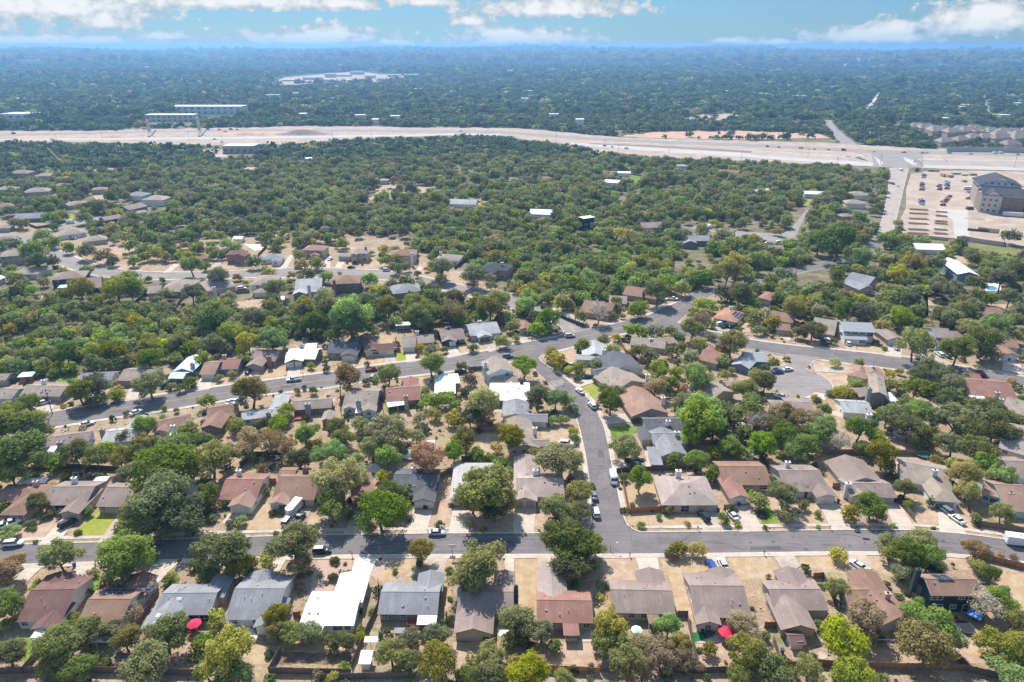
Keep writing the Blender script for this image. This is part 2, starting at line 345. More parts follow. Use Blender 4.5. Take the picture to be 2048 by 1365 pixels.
# right-hand road
r5f = [(1440, 655), (1427, 667), (1494, 680), (1584, 692), (1700, 703), (1800, 714), (1860, 722), (1935, 736), (2048, 755), (2300, 790)]
r5f = [(1354, 646), (1372, 650), (1412, 663), (1440, 667)]+r5f[2:]
r5n = [(1285, 661), (1340, 668), (1427, 685), (1475, 694), (1515, 701), (1560, 709), (1570, 712)]; r5n2 = [(1640, 719), (1700, 728), (1820, 742), (1900, 750), (2048, 772), (2300, 812)]
f5, n5, n52 = smooth(px(r5f)), smooth(px(r5n)), smooth(px(r5n2)); sheet('right_road', f5+n52[::-1]+n5[::-1], ASPH)
for q, s in ((f5, 1), (n5, -1), (n52, -1)): strip('kerb', q, -.05*s, .32*s, 0, .13, KERB, step=4)
cc = G(1594, 764); cul = [Vector((cc.x+12.8*math.cos(t), cc.y+12.8*math.sin(t), 0)) for t in np.linspace(math.radians(125), math.radians(415), 26)]
sheet('cul_de_sac', [G(1570, 708), G(1586, 727)]+cul+[G(1620, 733), G(1628, 724), G(1640, 715)], ASPH_L); strip('kerb', [G(1572, 713), G(1586, 727)]+cul+[G(1620, 733), G(1628, 722), G(1640, 719)], .05, -.3, 0, .13, KERB, step=3)
# upper road
r4f = [(-120, 445), (0, 463), (48, 474)]; r4f2 = [(78, 486), (137, 510), (185, 529), (234, 539), (293, 545), (400, 546), (498, 541), (576, 537), (654, 537), (751, 541), (800, 547), (825, 550), (894, 564.5), (968, 582), (1044, 598), (1093, 615), (1140, 633), (1171, 650), (1184, 658)]
r4n = [(-120, 460), (0, 481), (47, 489), (80, 507), (117, 529), (150, 541), (203, 553), (293, 559.5), (400, 559), (505, 555), (650, 555), (732, 557), (800, 562.6), (878, 578), (937, 592), (1015, 615), (1070, 630), (1110, 645), (1128, 660), (1128, 668), (1113, 675)]
a4, b4, c4 = smooth(px(r4f)), smooth(px(r4f2)), smooth(px(r4n)); sheet('upper_road', a4+b4+c4[::-1], ASPH_L)
for q, s in ((a4, 1), (b4, 1), (c4, -1)): strip('kerb', q, -.05*s, .35*s, 0, .13, KERB, step=5)
road('upper_lane', [(48, 473), (62, 466), (121, 447), (175, 440), (205, 432)], [(78, 487), (66, 474), (95, 464), (150, 452), (210, 437)], ASPH_L)
road('wooded_lane', [(1364, 450), (1425, 456), (1480, 462), (1540, 468), (1576, 466), (1592, 445), (1612, 420)], [(1364, 455), (1420, 463), (1470, 474), (1530, 486), (1590, 480), (1601, 450), (1620, 420)], ASPH_R, kerb=False)
road('straight_road', [(1757, 467), (1770, 418), (1777, 380), (1779, 345), (1781, 333)], [(1785, 467), (1800, 405), (1808, 372), (1815, 345), (1818, 333)], asphalt('pale_asphalt', (.36, .31, .27)))
YEL = plain('road_paint', (.62, .42, .12), .8); WHP = plain('white_road_paint', (.7, .68, .64), .8)
def mid(a, b, n=14): A = resample(a, 4); B = resample(b, 4); return [A[int(i*(len(A)-1)/n)]*.5+B[int(i*(len(B)-1)/n)]*.5 for i in range(n+1)]
for a, b_ in ((fa[:-2], na_), (px([(1184, 658), (1253, 643), (1300, 631), (1323, 617), (1356, 606)]), px([(1140, 694), (1200, 676), (1285, 660), (1340, 647), (1390, 614)])), (b4, c4[6:]), (px([(1759, 467), (1770, 418), (1777, 380), (1779, 345)]), px([(1783, 467), (1800, 405), (1808, 372), (1815, 345)]))):
    c = mid(a, b_)
    for o in (-.14, .14): dashes('centre_line', c, .11, .075, YEL, off=o)
TAR = plain('tar_seal', (.035, .033, .035), .6)
def seams(name, path, w, n):                  # crack sealing, oil stains and patches on a street
    P = resample(px(path), 1.5); b = MB(); st = MB(); rr = random.Random(n)
    for k in range(n):
        i = rr.randrange(2, len(P)-4); d = (P[i+1]-P[i]).normalized(); nn = Vector((-d.y, d.x, 0)); p = P[i]+nn*rr.uniform(-w, w)*.8; a = rr.choice((0, 0, 1.57))+rr.uniform(-.3, .3)
        for j in range(rr.randint(5, 14)):
            a += rr.uniform(-.45, .45)*.6; q = p+(d*math.cos(a)+nn*math.sin(a))*.9
            if abs((q-P[i]).dot(nn)) > w: break
            e = (q-p).normalized(); m_ = Vector((-e.y, e.x, 0))*.045; b.poly([(p-m_)+Vector((0, 0, .052)), (q-m_)+Vector((0, 0, .052)), (q+m_)+Vector((0, 0, .052)), (p+m_)+Vector((0, 0, .052))]); p = q
    for k in range(n//2):
        i = rr.randrange(2, len(P)-4); d = (P[i+1]-P[i]).normalized(); nn = Vector((-d.y, d.x, 0)); c = P[i]+nn*rr.uniform(-w, w)*.85; r = rr.uniform(.2, .6); st.poly([(c.x+r*(1+rr.uniform(-.3, .3))*math.cos(t), c.y+r*.7*math.sin(t), .05) for t in np.linspace(0, 5.6, 9)])
    tag(b.obj(name, TAR), kind='structure'); tag(st.obj('oil_stains', mat('oil_stain', (.085, .08, .08), .7, .2, 2)), kind='structure')
seams('crack_seals', [(0, 1108), (400, 1096), (900, 1089), (1500, 1084), (1830, 1083), (2048, 1104)], 4.2, 70)
seams('crack_seals', [(1213, 1040), (1203, 960), (1187, 860), (1165, 815), (1120, 770), (1080, 735)], 3.6, 34)
seams('crack_seals', [(100, 841), (340, 804), (527, 776), (801, 741), (1000, 712)], 4.2, 44)
seams('crack_seals', [(1440, 677), (1560, 697), (1700, 715), (1860, 734), (2048, 762)], 4.0, 26)
for q in ([(1010, 1082), (1034, 1082), (1035, 1090), (1009, 1090)], [(1500, 1094), (1560, 1093), (1562, 1100), (1500, 1101)], [(300, 1090), (322, 1089), (323, 1095), (300, 1096)], [(1195, 900), (1206, 900), (1208, 915), (1196, 915)], [(560, 772), (590, 768), (592, 773), (562, 777)]): sheet('asphalt_patch', px(q), asphalt('patch_asphalt', (.115, .105, .10)), z=.046, clear=False)
# pavements beside the kerbs (slabs with open joints)
def walk(pts, o0, o1, m=CONC): strip('pavement', px(pts), o0, o1, -.05, .125, m, gap=.012, step=1.6)
walk(r1n[:-1], -.32, -1.55); walk(r1f[:5], 1.5, 2.7); walk(r1f[4:-1], 1.5, 2.7); walk(r1f2, 1.5, 2.7); walk(m3f, .32, 1.6); walk(m3n[1:], -.32, -1.6)
walk([(1185, 1040), (1181, 980), (1174, 925), (1163, 870)], .32, 1.5); walk([(1242, 1018), (1233, 973), (1222, 925), (1211, 863), (1199, 832), (1181, 802), (1151, 774), (1113, 744)], -.32, -1.5)
walk(m3fb[:6], .32, 1.6); walk(m3nb, -.32, -1.6); walk(r5f, .32, 1.6); walk(r5n2, -.32, -1.6); walk(r4f2, .35, 1.7); walk(r4n[2:-3], -.35, -1.7)

# lawns and bare yards
def lawn(nm, c1, c2, c3, sc=.35):
    m = bpy.data.materials.new(nm); m.use_nodes = True; nt = m.node_tree; b = NB(nt); p = nt.nodes['Principled BSDF']; tc = b.n('ShaderNodeTexCoord').outputs['Object']
    c = b.mix(b.ramp(b.noise(tc, sc, 5, .7), .38, .64), c1, c2); c = b.mix(b.ramp(b.noise(tc, sc*6, 4, .7), .5, .72, 0, .65), c, c3)
    b.put(p.inputs['Base Color'], c); p.inputs['Roughness'].default_value = .97; p.inputs['Specular IOR Level'].default_value = .1; return m
LAWN = {'green': lawn('green_grass', (.105, .19, .03), (.19, .25, .045), (.24, .22, .08)), 'lime': lawn('yellowing_grass', (.23, .27, .045), (.34, .31, .07), (.17, .22, .04)), 'gold': lawn('dry_straw_grass', (.40, .275, .155), (.47, .36, .24), (.27, .185, .10)),
        'floor': lawn('woodland_floor', (.135, .120, .070), (.26, .205, .135), (.085, .10, .042), .11),
        'meadow': lawn('meadow_grass', (.17, .175, .05), (.25, .225, .08), (.13, .12, .05), .08),
        'soil': lawn('bare_soil', (.39, .262, .178), (.49, .37, .265), (.28, .19, .13)), 'gravel': lawn('pink_gravel', (.42, .29, .23), (.50, .36, .29), (.33, .23, .18), 1.5), 'mulch': lawn('mulch', (.16, .11, .085), (.24, .165, .12), (.11, .08, .06), .8), 'pale': lawn('caliche', (.58, .48, .38), (.70, .61, .51), (.46, .35, .26), .08), 'red': lawn('red_earth', (.48, .29, .19), (.56, .38, .27), (.36, .21, .14), .06), 'deck': CONC}
LAW = """A1 green 160,950 280,950 380,1060 300,1150 220,1190 150,1060;A1 green 870,330 990,390 980,430 880,520 835,560 840,400;A2 gravel 1070,240 1390,255 1370,350 1280,375 1200,540 1010,530 1020,400;A2 gravel 1590,215 1720,220 1640,440 1540,385
A2 gold 1720,215 2000,215 1960,340 1900,370 1640,450;A2 gold 430,1000 640,1030 620,1200 420,1200;A3 gold 1040,215 1230,215 1255,320 1240,700 1075,690 1040,500;A3 gold 420,230 480,230 470,700 405,740 400,480;A4 gold 1130,205 1540,205 1660,400 1620,430 1280,430;A4 soil 0,210 310,215 355,440 60,440;A4 gold 520,215 940,210 990,340 780,380 860,830 700,760 640,440
A5 gold 0,195 390,190 480,400 0,300;A5 soil 580,190 700,190 860,420 660,330;A5 soil 1310,195 1500,215 1640,330 1450,340;A5 gold 1760,370 2150,390 2200,720 2000,700;A5 soil 640,1080 1050,1050 1150,1210 690,1215;A5 soil 1360,920 1700,950 1700,1190 1500,1190 1400,1050;A4 soil 850,1020 1230,1010 1230,1210 910,1210;A3 soil 1370,980 1740,1010 1790,1200 1350,1210;A3 soil 480,1000 860,990 880,1240 520,1240;A2 mulch 700,1090 1380,1090 1370,1200 690,1200;A2 soil 860,930 1400,960 1380,1090 860,1100
B1 lime 880,920 1070,1010 935,1165 640,1165 760,1060 850,980;B1 soil 150,1060 530,990 540,1040 380,1185 180,1185;B2 gold 520,900 620,900 640,985 790,980 740,1112 405,1112;B2 gold 940,1100 1070,920 1120,1000 1080,1105;B4 gold 235,700 540,690 550,900 265,905;B4 gold 260,975 895,985 925,1075 245,1065;B4 green 60,180 400,165 330,235 180,290 90,290;B4 green 1490,870 1570,860 1630,1055 1470,1060;B4 soil 1500,800 1800,900 1820,1050 1630,1050
B3 soil 350,700 470,660 460,1080 255,1080 300,950;B3 soil 640,940 1030,930 1030,1085 630,1085;B3 soil 1215,970 1310,970 1320,1085 1215,1085;B3 soil 1280,200 1540,200 1560,320 1380,330 1290,280;B3 soil 700,240 880,240 870,420 740,380;B5 gold 0,880 170,890 270,1060 0,1060;B5 soil 850,260 1080,260 1100,400 850,400;B5 soil 900,450 1200,460 1180,560 920,520;B5 soil 1010,860 1260,940 1270,1065 1060,1060;B5 soil 1430,920 1560,960 1580,1110 1500,1130;B5 soil 350,880 490,870 520,1060 460,1080
C4 lime 730,930 960,900 1050,920 900,1050 830,1050;C4 soil 310,600 380,560 700,520 730,600 650,680 500,700 430,690;C4 soil 560,790 820,750 900,780 800,860 650,870;C4 soil 1440,20 1640,20 1690,60 1480,110;C4 soil 830,240 1000,200 1340,150 1150,240 920,290;C3 gold 430,380 580,375 605,460 440,470;C3 lime 600,555 700,560 715,665 605,670;C3 gold 200,640 460,600 480,690 190,715;C3 green 470,1100 900,1090 880,1150 520,1230;C3 gold 780,830 900,830 870,930 830,900;C3 gold 1280,490 1380,480 1400,570 1310,580;C3 gold 1490,480 1530,480 1590,540 1510,555
C2 gold 980,700 1160,640 1250,720 1245,805 940,865;C2 gold 1400,735 1560,650 1640,760 1400,800;C2 soil 450,850 800,760 800,880 430,930;C1 green 590,850 640,800 830,780 840,860 620,880;C1 gold 690,1040 760,1080 650,1180 545,1190;C5 soil 1000,590 1140,620 1120,730 1010,740;C5 soil 1430,660 1820,680 1820,900 1650,930 1530,900 1430,800;C5 soil 600,270 760,230 830,340 560,350;C6 gold 90,480 330,500 400,580 70,550;C6 soil 1400,40 1740,50 1680,150 1400,120
D1 green 420,700 680,610 760,630 520,690;D1 soil 1130,390 1300,370 1440,400 1400,470 1150,470;D1 soil 900,500 1100,540 1500,590 1480,610 1150,590;D1 soil 300,900 560,860 600,900 360,930;D1 lime 640,50 760,50 770,85 680,90;D2 gold 140,600 180,560 470,560 470,600;D2 soil 300,960 380,940 640,910 700,950 600,1010 420,1020;D2 gold 1440,590 1480,550 1600,560 1560,590;D2 soil 1620,550 1850,500 1840,570 1780,600 1620,590;D2 pale 450,350 640,350 680,400 560,420;D3 soil 500,640 650,620 640,760 560,740;D3 soil 200,560 260,560 270,640 180,670;D5 meadow 1070,262 1430,300 1860,340 2048,380 2048,440 1600,350 1100,290;D5 soil 1400,400 1700,500 1700,525 1400,470
E1 lime 500,985 560,975 600,1010 540,1024;E3 green 1030,670 1110,672 1120,700 1070,740 1030,700;E4 lime 390,830 450,815 490,850 400,870;E1 soil 720,820 850,815 860,860 760,870"""
for ln in LAW.replace('\n', ';').split(';'):
    t, k, *pp = ln.split(); pts = [Q(t, *map(float, p.split(','))) for p in pp]
    out = []
    for i in range(len(pts)):                 # ragged edge
        a, c = pts[i], pts[(i+1) % len(pts)]; n = max(1, int((c-a).length/2.5)); nn = Vector((-(c-a).y, (c-a).x, 0)).normalized() if (c-a).length else Vector()
        for j in range(n): out.append(a+(c-a)*(j/n)+nn*(random.uniform(-.25, .25) if j else 0))
    sheet('yard', out, LAWN[k], z=.008+random.random()*.008)
# driveways: street end left, street end right, house end right, house end left
DRV = """A1 225,290 415,288 230,470 120,440;A1 690,280 890,275 810,410 650,400;A1 1410,250 1650,248 1440,465 1340,380;A2 590,222 800,222 700,400 560,340;A2w 1420,207 1615,207 1545,400 1375,370;A3 190,202 445,202 395,390 270,370;A3 940,202 1040,202 1040,390 960,365;A3 1235,202 1440,202 1390,340 1265,360;A4 310,200 525,200 540,340 360,350;A4 940,192 1130,192 1165,330 990,370;A4 1560,183 1750,183 1830,310 1690,400;A5 410,178 585,178 665,335 470,400
B1 345,1255 520,1255 700,1010 560,1020;B1 885,1240 1080,1240 1110,1005 1060,1005;B2 720,1177 870,1172 1040,900 795,960;B2 200,1060 390,1060 430,970 260,970;B2 1300,1160 1480,1160 1480,960 1400,950;B3 60,1152 240,1152 300,935 120,935;B3 440,1152 625,1152 640,925 480,925;B3 1030,1152 1220,1152 1240,905 1030,905;B4 935,1138 1130,1138 1070,955 905,965;B4 1270,1138 1490,1132 1370,895 1215,895;B5 290,1122 490,1120 335,875 170,880;B5 870,1120 1060,1120 900,865 770,880;B5 1270,1140 1510,1158 1430,915 1250,920
B4 105,515 130,597 480,545 330,440;C4 945,1240 1000,1340 1310,1310 1230,1220;C4 632,885 735,935 960,875 890,845;C1 340,1170 520,1225 630,1090 440,1090;C1 1330,1090 1490,1065 1490,930 1400,920;C2 255,985 425,958 462,835 330,835;C2 805,898 940,875 960,765 870,765;C2 1250,840 1392,812 1398,720 1270,725;C3 40,745 165,722 168,645 35,645;C3 485,698 608,678 582,590 470,597;C3 715,675 835,658 812,565 700,575;C3 1150,628 1305,598 1232,505 1155,515;C3 1595,565 1705,538 1620,455 1530,465;C4 90,468 320,438 240,365 100,345;C5 350,318 560,362 612,270 420,255;C5 1000,378 1180,438 1190,360 1020,345;C6 -40,545 60,565 70,470 -50,465;C6 365,600 545,622 565,495 415,485;C6 900,670 1060,715 1000,600 890,590;C6 1630,755 1850,800 1820,665 1640,645
D2 60,645 140,635 260,510 190,505;D2 805,612 885,605 970,470 920,465;D2 1375,605 1440,600 1505,510 1425,510;D2 1265,605 1330,605 1345,470 1285,480;D2 1795,622 1855,622 1900,560 1870,560;D3 125,660 180,675 245,590 190,585;D1 1665,648 1740,645 1860,550 1800,535;C5 1450,990 1540,1010 1560,1080 1330,1050;C5 1420,710 1430,770 1780,790 1790,740"""
def driveway(pts, m):
    a, b_, c, d = pts; root = empty('driveway', (a+b_)/2+Vector((0, 0, 0))); root['kind'] = 'structure'; o = root.location; occ(pts)
    L = ((a-d).length+(b_-c).length)/2; Wd = ((a-b_).length+(c-d).length)/2; nl = max(1, min(7, round(L/3.4))); nw = 1 if Wd < 4 else 2
    for i in range(nl):
        for j in range(nw):
            def P(u, v, z): p = (a*(1-u)+b_*u)*(1-v)+(d*(1-u)+c*u)*v-o; return (p.x, p.y, z)
            g = .02/Wd; h = .02/L; u0, u1, v0, v1 = j/nw+g, (j+1)/nw-g, i/nl+h, (i+1)/nl-h
            z0, z1 = (.075, .142) if i == 0 else (.142, .14)
            q = [P(u0, v0, 0), P(u1, v0, 0), P(u1, v1, 0), P(u0, v1, 0)]
            cr = (Vector(q[1])-Vector(q[0])).cross(Vector(q[3])-Vector(q[0])).z
            t = [(q[0][0], q[0][1], z0), (q[1][0], q[1][1], z0), (q[2][0], q[2][1], z1), (q[3][0], q[3][1], z1)]
            if cr < 0: q.reverse(); t.reverse()
            mb = MB(); mb.hexa(q, t); mb.obj('slab', m, root)
DM = [CONC, mat('warm_concrete', (.56, .46, .37), .9, .14, .3), mat('stained_concrete', (.44, .36, .29), .9, .22, .3), CONCW]
for ln in DRV.replace('\n', ';').split(';'):
    t, *pp = ln.split(); w = t.endswith('w'); t = t.rstrip('w'); driveway([Q(t, *map(float, p.split(','))) for p in pp], CONCW if w else random.choice(DM[:3]))

# highway, building site and far clearings
PALE = lawn('pale_construction_ground', (.37, .285, .215), (.47, .38, .305), (.30, .205, .145), .05); LCON = mat('light_concrete', (.47, .43, .385), .9, .08, .05)
def ragged(pts, amp, step=14):
    o = []; P_ = px(pts); P_.append(P_[0])
    for q in resample(P_, step)[:-1]: o.append(q+Vector((random.uniform(-amp, amp), random.uniform(-amp, amp), 0)))
    return o
sheet('highway_corridor', ragged([(-260, 268), (0, 262), (180, 262), (300, 258), (500, 255), (620, 252), (850, 255), (1000, 255.5), (1100, 261), (1165, 269), (1250, 276), (1380, 279), (1500, 282), (1640, 286), (1760, 292), (1900, 299), (2048, 300), (2400, 308), (2400, 350), (2048, 341), (1900, 338), (1760, 334), (1640, 329), (1500, 323), (1400, 320), (1300, 314), (1200, 303), (1150, 290), (1060, 281), (1000, 272), (900, 271), (800, 275), (700, 279), (560, 289), (420, 291), (300, 287), (140, 284), (0, 284), (-260, 290)], 4), PALE, z=.05)
CLR = []
def clearing(pts, m, z):                     # ragged open ground where only a few trees stand
    sheet('far_clearing', ragged(pts, 4.5, 9), m, z=z, clear=False); CLR.append(np.array([(p.x, p.y) for p in px(pts)]))
def lane(name, far, near, m, z): f, n = px(far), px(near); return sheet(name, f+n[::-1], m, z, clear=False)
lane('highway_lane', [(-260, 273), (0, 268.5), (130, 266.5), (300, 262.5), (520, 259), (700, 260), (1000, 262.5), (1100, 269), (1190, 276), (1330, 282), (1500, 288.5), (1740, 300), (1900, 303.5), (2400, 315)], [(-260, 277), (0, 272), (130, 270), (300, 265.5), (520, 262), (700, 263), (1000, 267), (1100, 275), (1190, 281.5), (1330, 287.5), (1500, 294), (1740, 307), (1900, 310), (2400, 323)], ASPH_R, .10)
lane('highway_lane', [(-260, 283), (0, 279), (200, 277), (520, 274), (700, 271), (900, 268.5), (1000, 268.5)], [(-260, 285), (0, 281), (200, 280), (520, 278), (700, 275), (900, 271), (1000, 271)], LCON, .10)
lane('highway_lane', [(1142, 285.5), (1250, 293), (1400, 302), (1520, 309), (1660, 319), (1745, 326)], [(1142, 290), (1250, 298), (1400, 309), (1520, 317), (1660, 327), (1745, 333)], LCON, .10)
lane('highway_lane', [(1180, 287), (1300, 291), (1400, 296.5), (1520, 304), (1640, 312), (1700, 316)], [(1180, 289), (1300, 294.5), (1400, 300), (1520, 307.5), (1640, 316), (1700, 320)], asphalt('dark_lane', (.2, .17, .16)), .11)
lane('highway_lane', [(1840, 331), (1900, 332), (2048, 336), (2400, 345)], [(1840, 336), (1900, 338), (2048, 342), (2400, 352)], LCON, .10)
lane('highway_bridge_deck', [(1742, 303), (1790, 304), (1845, 308)], [(1748, 334), (1800, 337), (1848, 335)], ASPH_R, .13)
for a_, b_ in (((1748, 312), (1766, 334)), ((1806, 314), (1836, 333))): lane('highway_lane', [(a_[0], a_[1]), (b_[0], b_[1]-8)], [(a_[0]+4, a_[1]+8), (b_[0]-6, b_[1])], LCON, .14)
for k_, (pts, w_) in enumerate((([(0, 274), (200, 270), (520, 264), (900, 264.5), (1000, 265), (1100, 271)], .5), ([(0, 281), (200, 278.5), (520, 276), (700, 272)], .4), ([(1190, 279), (1330, 285), (1500, 291), (1740, 303)], .5), ([(1142, 287.5), (1250, 295.5), (1400, 305.5), (1520, 313), (1660, 323)], .5), ([(1200, 284), (1330, 289.5), (1500, 297), (1700, 310)], .9), ([(1841, 334), (1900, 335), (2048, 339)], .5), ([(1850, 306), (1900, 306.5), (2048, 310.5)], .5))):
    tag(dashes('lane_line', px(pts), w_, .16, WHP if k_ % 2 == 0 else mat('barrier_concrete', (.5, .45, .4))), kind='structure')
for pts in ([(30, 274), (120, 271), (240, 270), (250, 274), (130, 276), (40, 278)], [(430, 266), (520, 264), (620, 262), (640, 266), (540, 269), (440, 271)], [(820, 261.5), (1000, 262), (1080, 266), (1000, 264.5), (830, 264)], [(1150, 281), (1300, 286), (1300, 289), (1160, 284)], [(1240, 291), (1380, 297), (1500, 303), (1480, 305), (1250, 294)], [(1530, 295), (1700, 303), (1720, 308), (1540, 300)]):
    sheet('earthworks', px(pts), LAWN['red'], z=.075+.001*len(pts), clear=False)
def bank(name, base, h, back, m):
    P = resample(px(base), 12); b = MB()
    for a, c in zip(P, P[1:]):
        u = (c-a).normalized(); n = Vector((-u.y, u.x, 0))*back
        b.hexa([(a.x, a.y, 0), (c.x, c.y, 0), (c.x+n.x*2, c.y+n.y*2, 0), (a.x+n.x*2, a.y+n.y*2, 0)], [(a.x+n.x*1.0, a.y+n.y*1.0, h), (c.x+n.x*1.0, c.y+n.y*1.0, h), (c.x+n.x*1.4, c.y+n.y*1.4, h), (a.x+n.x*1.4, a.y+n.y*1.4, h)])
    return b.obj(name, m)
WALLC = mat('retaining_wall_concrete', (.50, .42, .35), .9, .1, .08)
tag(bank('retaining_wall', [(1500, 310), (1600, 317), (1700, 323), (1738, 323), (1743, 319)], 3.6, 10, WALLC), 'long pale retaining wall beside the highway left of the crossing', 'wall')
tag(bank('retaining_wall', [(1848, 331), (1900, 331), (2048, 334), (2250, 339)], 4.2, 12, WALLC), 'long pale retaining wall beside the highway right of the crossing', 'wall')
tag(bank('sound_wall', [(1893, 304), (1950, 304), (2048, 306.5), (2300, 311)], 6, .6, WALLC), 'beige panelled sound wall along the highway below the hip roofed estate', 'wall')
sheet('construction_yard', px([(1822, 348), (1860, 342), (1960, 342), (2400, 352), (2400, 520), (2048, 492), (2005, 492), (1905, 478), (1800, 466), (1798, 445), (1812, 415), (1812, 380)]), PALE, z=.04)
sheet('construction_road', px([(1878, 420), (1935, 420), (1938, 479), (1910, 478), (1905, 440), (1870, 424)]), LCON, z=.09)
clearing([(1362, 238), (1400, 229), (1480, 227), (1500, 232), (1450, 242), (1480, 248), (1420, 249), (1372, 246)], PALE, .06)
clearing([(1235, 272), (1330, 263), (1480, 262), (1640, 268), (1660, 276), (1500, 279), (1300, 277)], LAWN['red'], .04)
clearing([(1580, 243), (1640, 244), (1640, 252), (1570, 250)], LAWN['gold'], .06)
road('hill_road', [(1645, 240), (1652, 252), (1672, 276), (1685, 292), (1700, 300)], [(1662, 240), (1668, 252), (1690, 272), (1708, 284), (1725, 300)], ASPH_R, kerb=False)
def far_sheet(name, pts, m):
    q = px(pts); z = max(hills(np.array([p.x for p in q]), np.array([p.y for p in q])))+.8
    sheet(name, [G(x, y, float(z)) for x, y in pts], m, z=float(z), clear=False); occ(q)
far_sheet('far_road', [(1730, 229), (1745, 213), (1760, 187), (1757, 185), (1736, 213), (1726, 229)], LCON); far_sheet('far_road', [(1983, 234), (1974, 208), (1969, 190), (1964, 190), (1967, 208), (1978, 234)], ASPH_R)
far_sheet('far_clearing', [(540, 167), (570, 155), (640, 149), (720, 143), (760, 149), (800, 150), (830, 155), (800, 163), (700, 166), (640, 166), (580, 171), (545, 170)], PALE)
clearing([(185, 342), (225, 335), (270, 340), (310, 341), (262, 349), (200, 352), (165, 347)], PALE, .05)
clearing([(205, 236), (262, 226), (308, 219), (310, 223), (262, 231), (215, 241)], LCON, .05)
clearing([(392, 300), (430, 296), (450, 300), (450, 315), (400, 312)], PALE, .05)
clearing([(740, 398), (748, 375), (800, 366), (872, 374), (860, 388), (790, 387), (780, 402)], LAWN['soil'], .03)
clearing([(1165, 322), (1180, 310), (1197, 302), (1195, 312), (1180, 322)], LCON, .05)
clearing([(1225, 415), (1270, 402), (1282, 404), (1245, 424)], LAWN['pale'], .03)
clearing([(1855, 575), (1865, 575), (1858, 640), (1845, 640)], LAWN['soil'], .03)
clearing([(900, 405), (960, 395), (980, 400), (960, 415), (905, 418)], LAWN['soil'], .03)
# ------------------------------------------------------------------ houses
RC = dict(mr=(.215, .120, .105), br=(.315, .19, .135), tb=(.38, .235, .175), mv=(.33, .25, .215), gy=(.30, .295, .305), dg=(.14, .14, .15), lg=(.47, .46, .45), tp=(.37, .30, .24), pk=(.44, .345, .305), rd=(.35, .185, .145), og=(.47, .235, .14), wh=(.80, .79, .75), wm=(.60, .66, .66), ch=(.075, .078, .09), gm=(.36, .37, .37), db=(.17, .13, .115))
WC = dict(cr=(.60, .53, .44), wh=(.74, .72, .68), tn=(.46, .38, .29), st=(.50, .41, .31), gb=(.24, .20, .17), bl=(.47, .56, .62), nv=(.035, .055, .11), ol=(.17, .155, .125), mb=(.37, .28, .26), bk=(.30, .18, .135), sl=(.022, .040, .052), tq=(.19, .26, .30), pk=(.64, .50, .45), vt=(.42, .55, .50))
WM = {k: mat('wall', v, .85, .08, 1.2) for k, v in WC.items()}
TRIMW = plain('white_trim', (.72, .70, .66), .6); TRIMB = plain('brown_trim', (.16, .075, .06), .7)
CHC = dict(w=mat('white_chimney', (.70, .68, .66), .85, .08), p=mat('pink_chimney', (.58, .42, .36), .9, .15), b=mat('brick_chimney', (.32, .17, .13), .9, .2, 5), g=mat('grey_chimney', (.33, .34, .35), .9, .1), t=mat('tan_chimney', (.48, .37, .30), .9, .12), n=mat('blue_chimney', (.05, .09, .16), .8, .1), s=mat('slate_chimney', (.06, .075, .085), .8, .1))
def win_meshes(w, h):
    p = MB(); p.box(-w/2, -.05, 0, w/2, .0, h); f = MB(); t = .09
    for a in ((-w/2-t, -t, w/2+t, 0), (-w/2-t, h, w/2+t, h+t), (-w/2-t, 0, -w/2, h), (w/2, 0, w/2+t, h), (-t/3, 0, t/3, h), (-w/2, h*.5-.03, -t/3, h*.5+.03), (t/3, h*.5-.03, w/2, h*.5+.03)): f.box(a[0], -.11, a[1], a[2], .0, a[3])
    return p.mesh('pane', GLASS), f.mesh('frame', TRIMW)
WIN = {'w': (win_meshes(1.3, 1.15), 1.3, 1.0), 'W': (win_meshes(2.4, 1.3), 2.4, .9), 'p': (win_meshes(2.7, 2.05), 2.7, .1)}
def gdoor(w, m):
    b = MB(); b.box(-w/2-.12, -.04, 0, w/2+.12, 0, 2.25, 1)
    for i in range(4): b.box(-w/2, -.085+.004*(i % 2), .03+i*.53, w/2, -.04, .53+i*.53-.03, 0)
    return b.mesh('garage_door', [m, TRIMW])
GD = {c: (gdoor(4.7, plain('garage_paint', col, .7)), gdoor(2.4, plain('garage_paint', col, .7))) for c, col in (('w', (.72, .68, .62)), ('t', (.42, .35, .27)), ('b', (.13, .11, .10)))}
_d = MB(); _d.box(-.55, -.03, 0, .55, 0, 2.15, 1); _d.box(-.45, -.09, 0, .45, -.03, 2.05, 0); DOOR = _d.mesh('door', [plain('door_paint', (.12, .06, .045), .6), TRIMW])
_v = MB(); _v.box(-.2, -.2, -.3, .2, .2, .22); VENT_B = _v.mesh('roof_vent', plain('vent_metal', (.25, .22, .2), .6)); _v = MB(); _v.tube((0, 0, -.3), (0, 0, .55), .09, .09); VENT_P = _v.mesh('vent_pipe', plain('vent_pipe_metal', (.55, .53, .5), .5))
_s = MB(); _s.box(-.83, -.49, 0, .83, .49, .05); SOLAR = _s.mesh('solar_panel', plain('solar_glass', (.03, .05, .10), .18, .2, .8)); _s = MB(); _s.box(-.9, -.55, 0, .9, .55, .04, 0); SOLF = _s.mesh('panel_frame', plain('aluminium', (.62, .63, .65), .4, .6))
_s = MB(); _s.box(-.6, -.4, 0, .6, .4, .16, 1); _s.box(-.5, -.3, .16, .5, .3, .19, 0); SKYL = _s.mesh('skylight', [plain('skylight_glass', (.55, .6, .62), .1), TRIMW])
HOUSES = []
FOOT = []
class Wing: pass
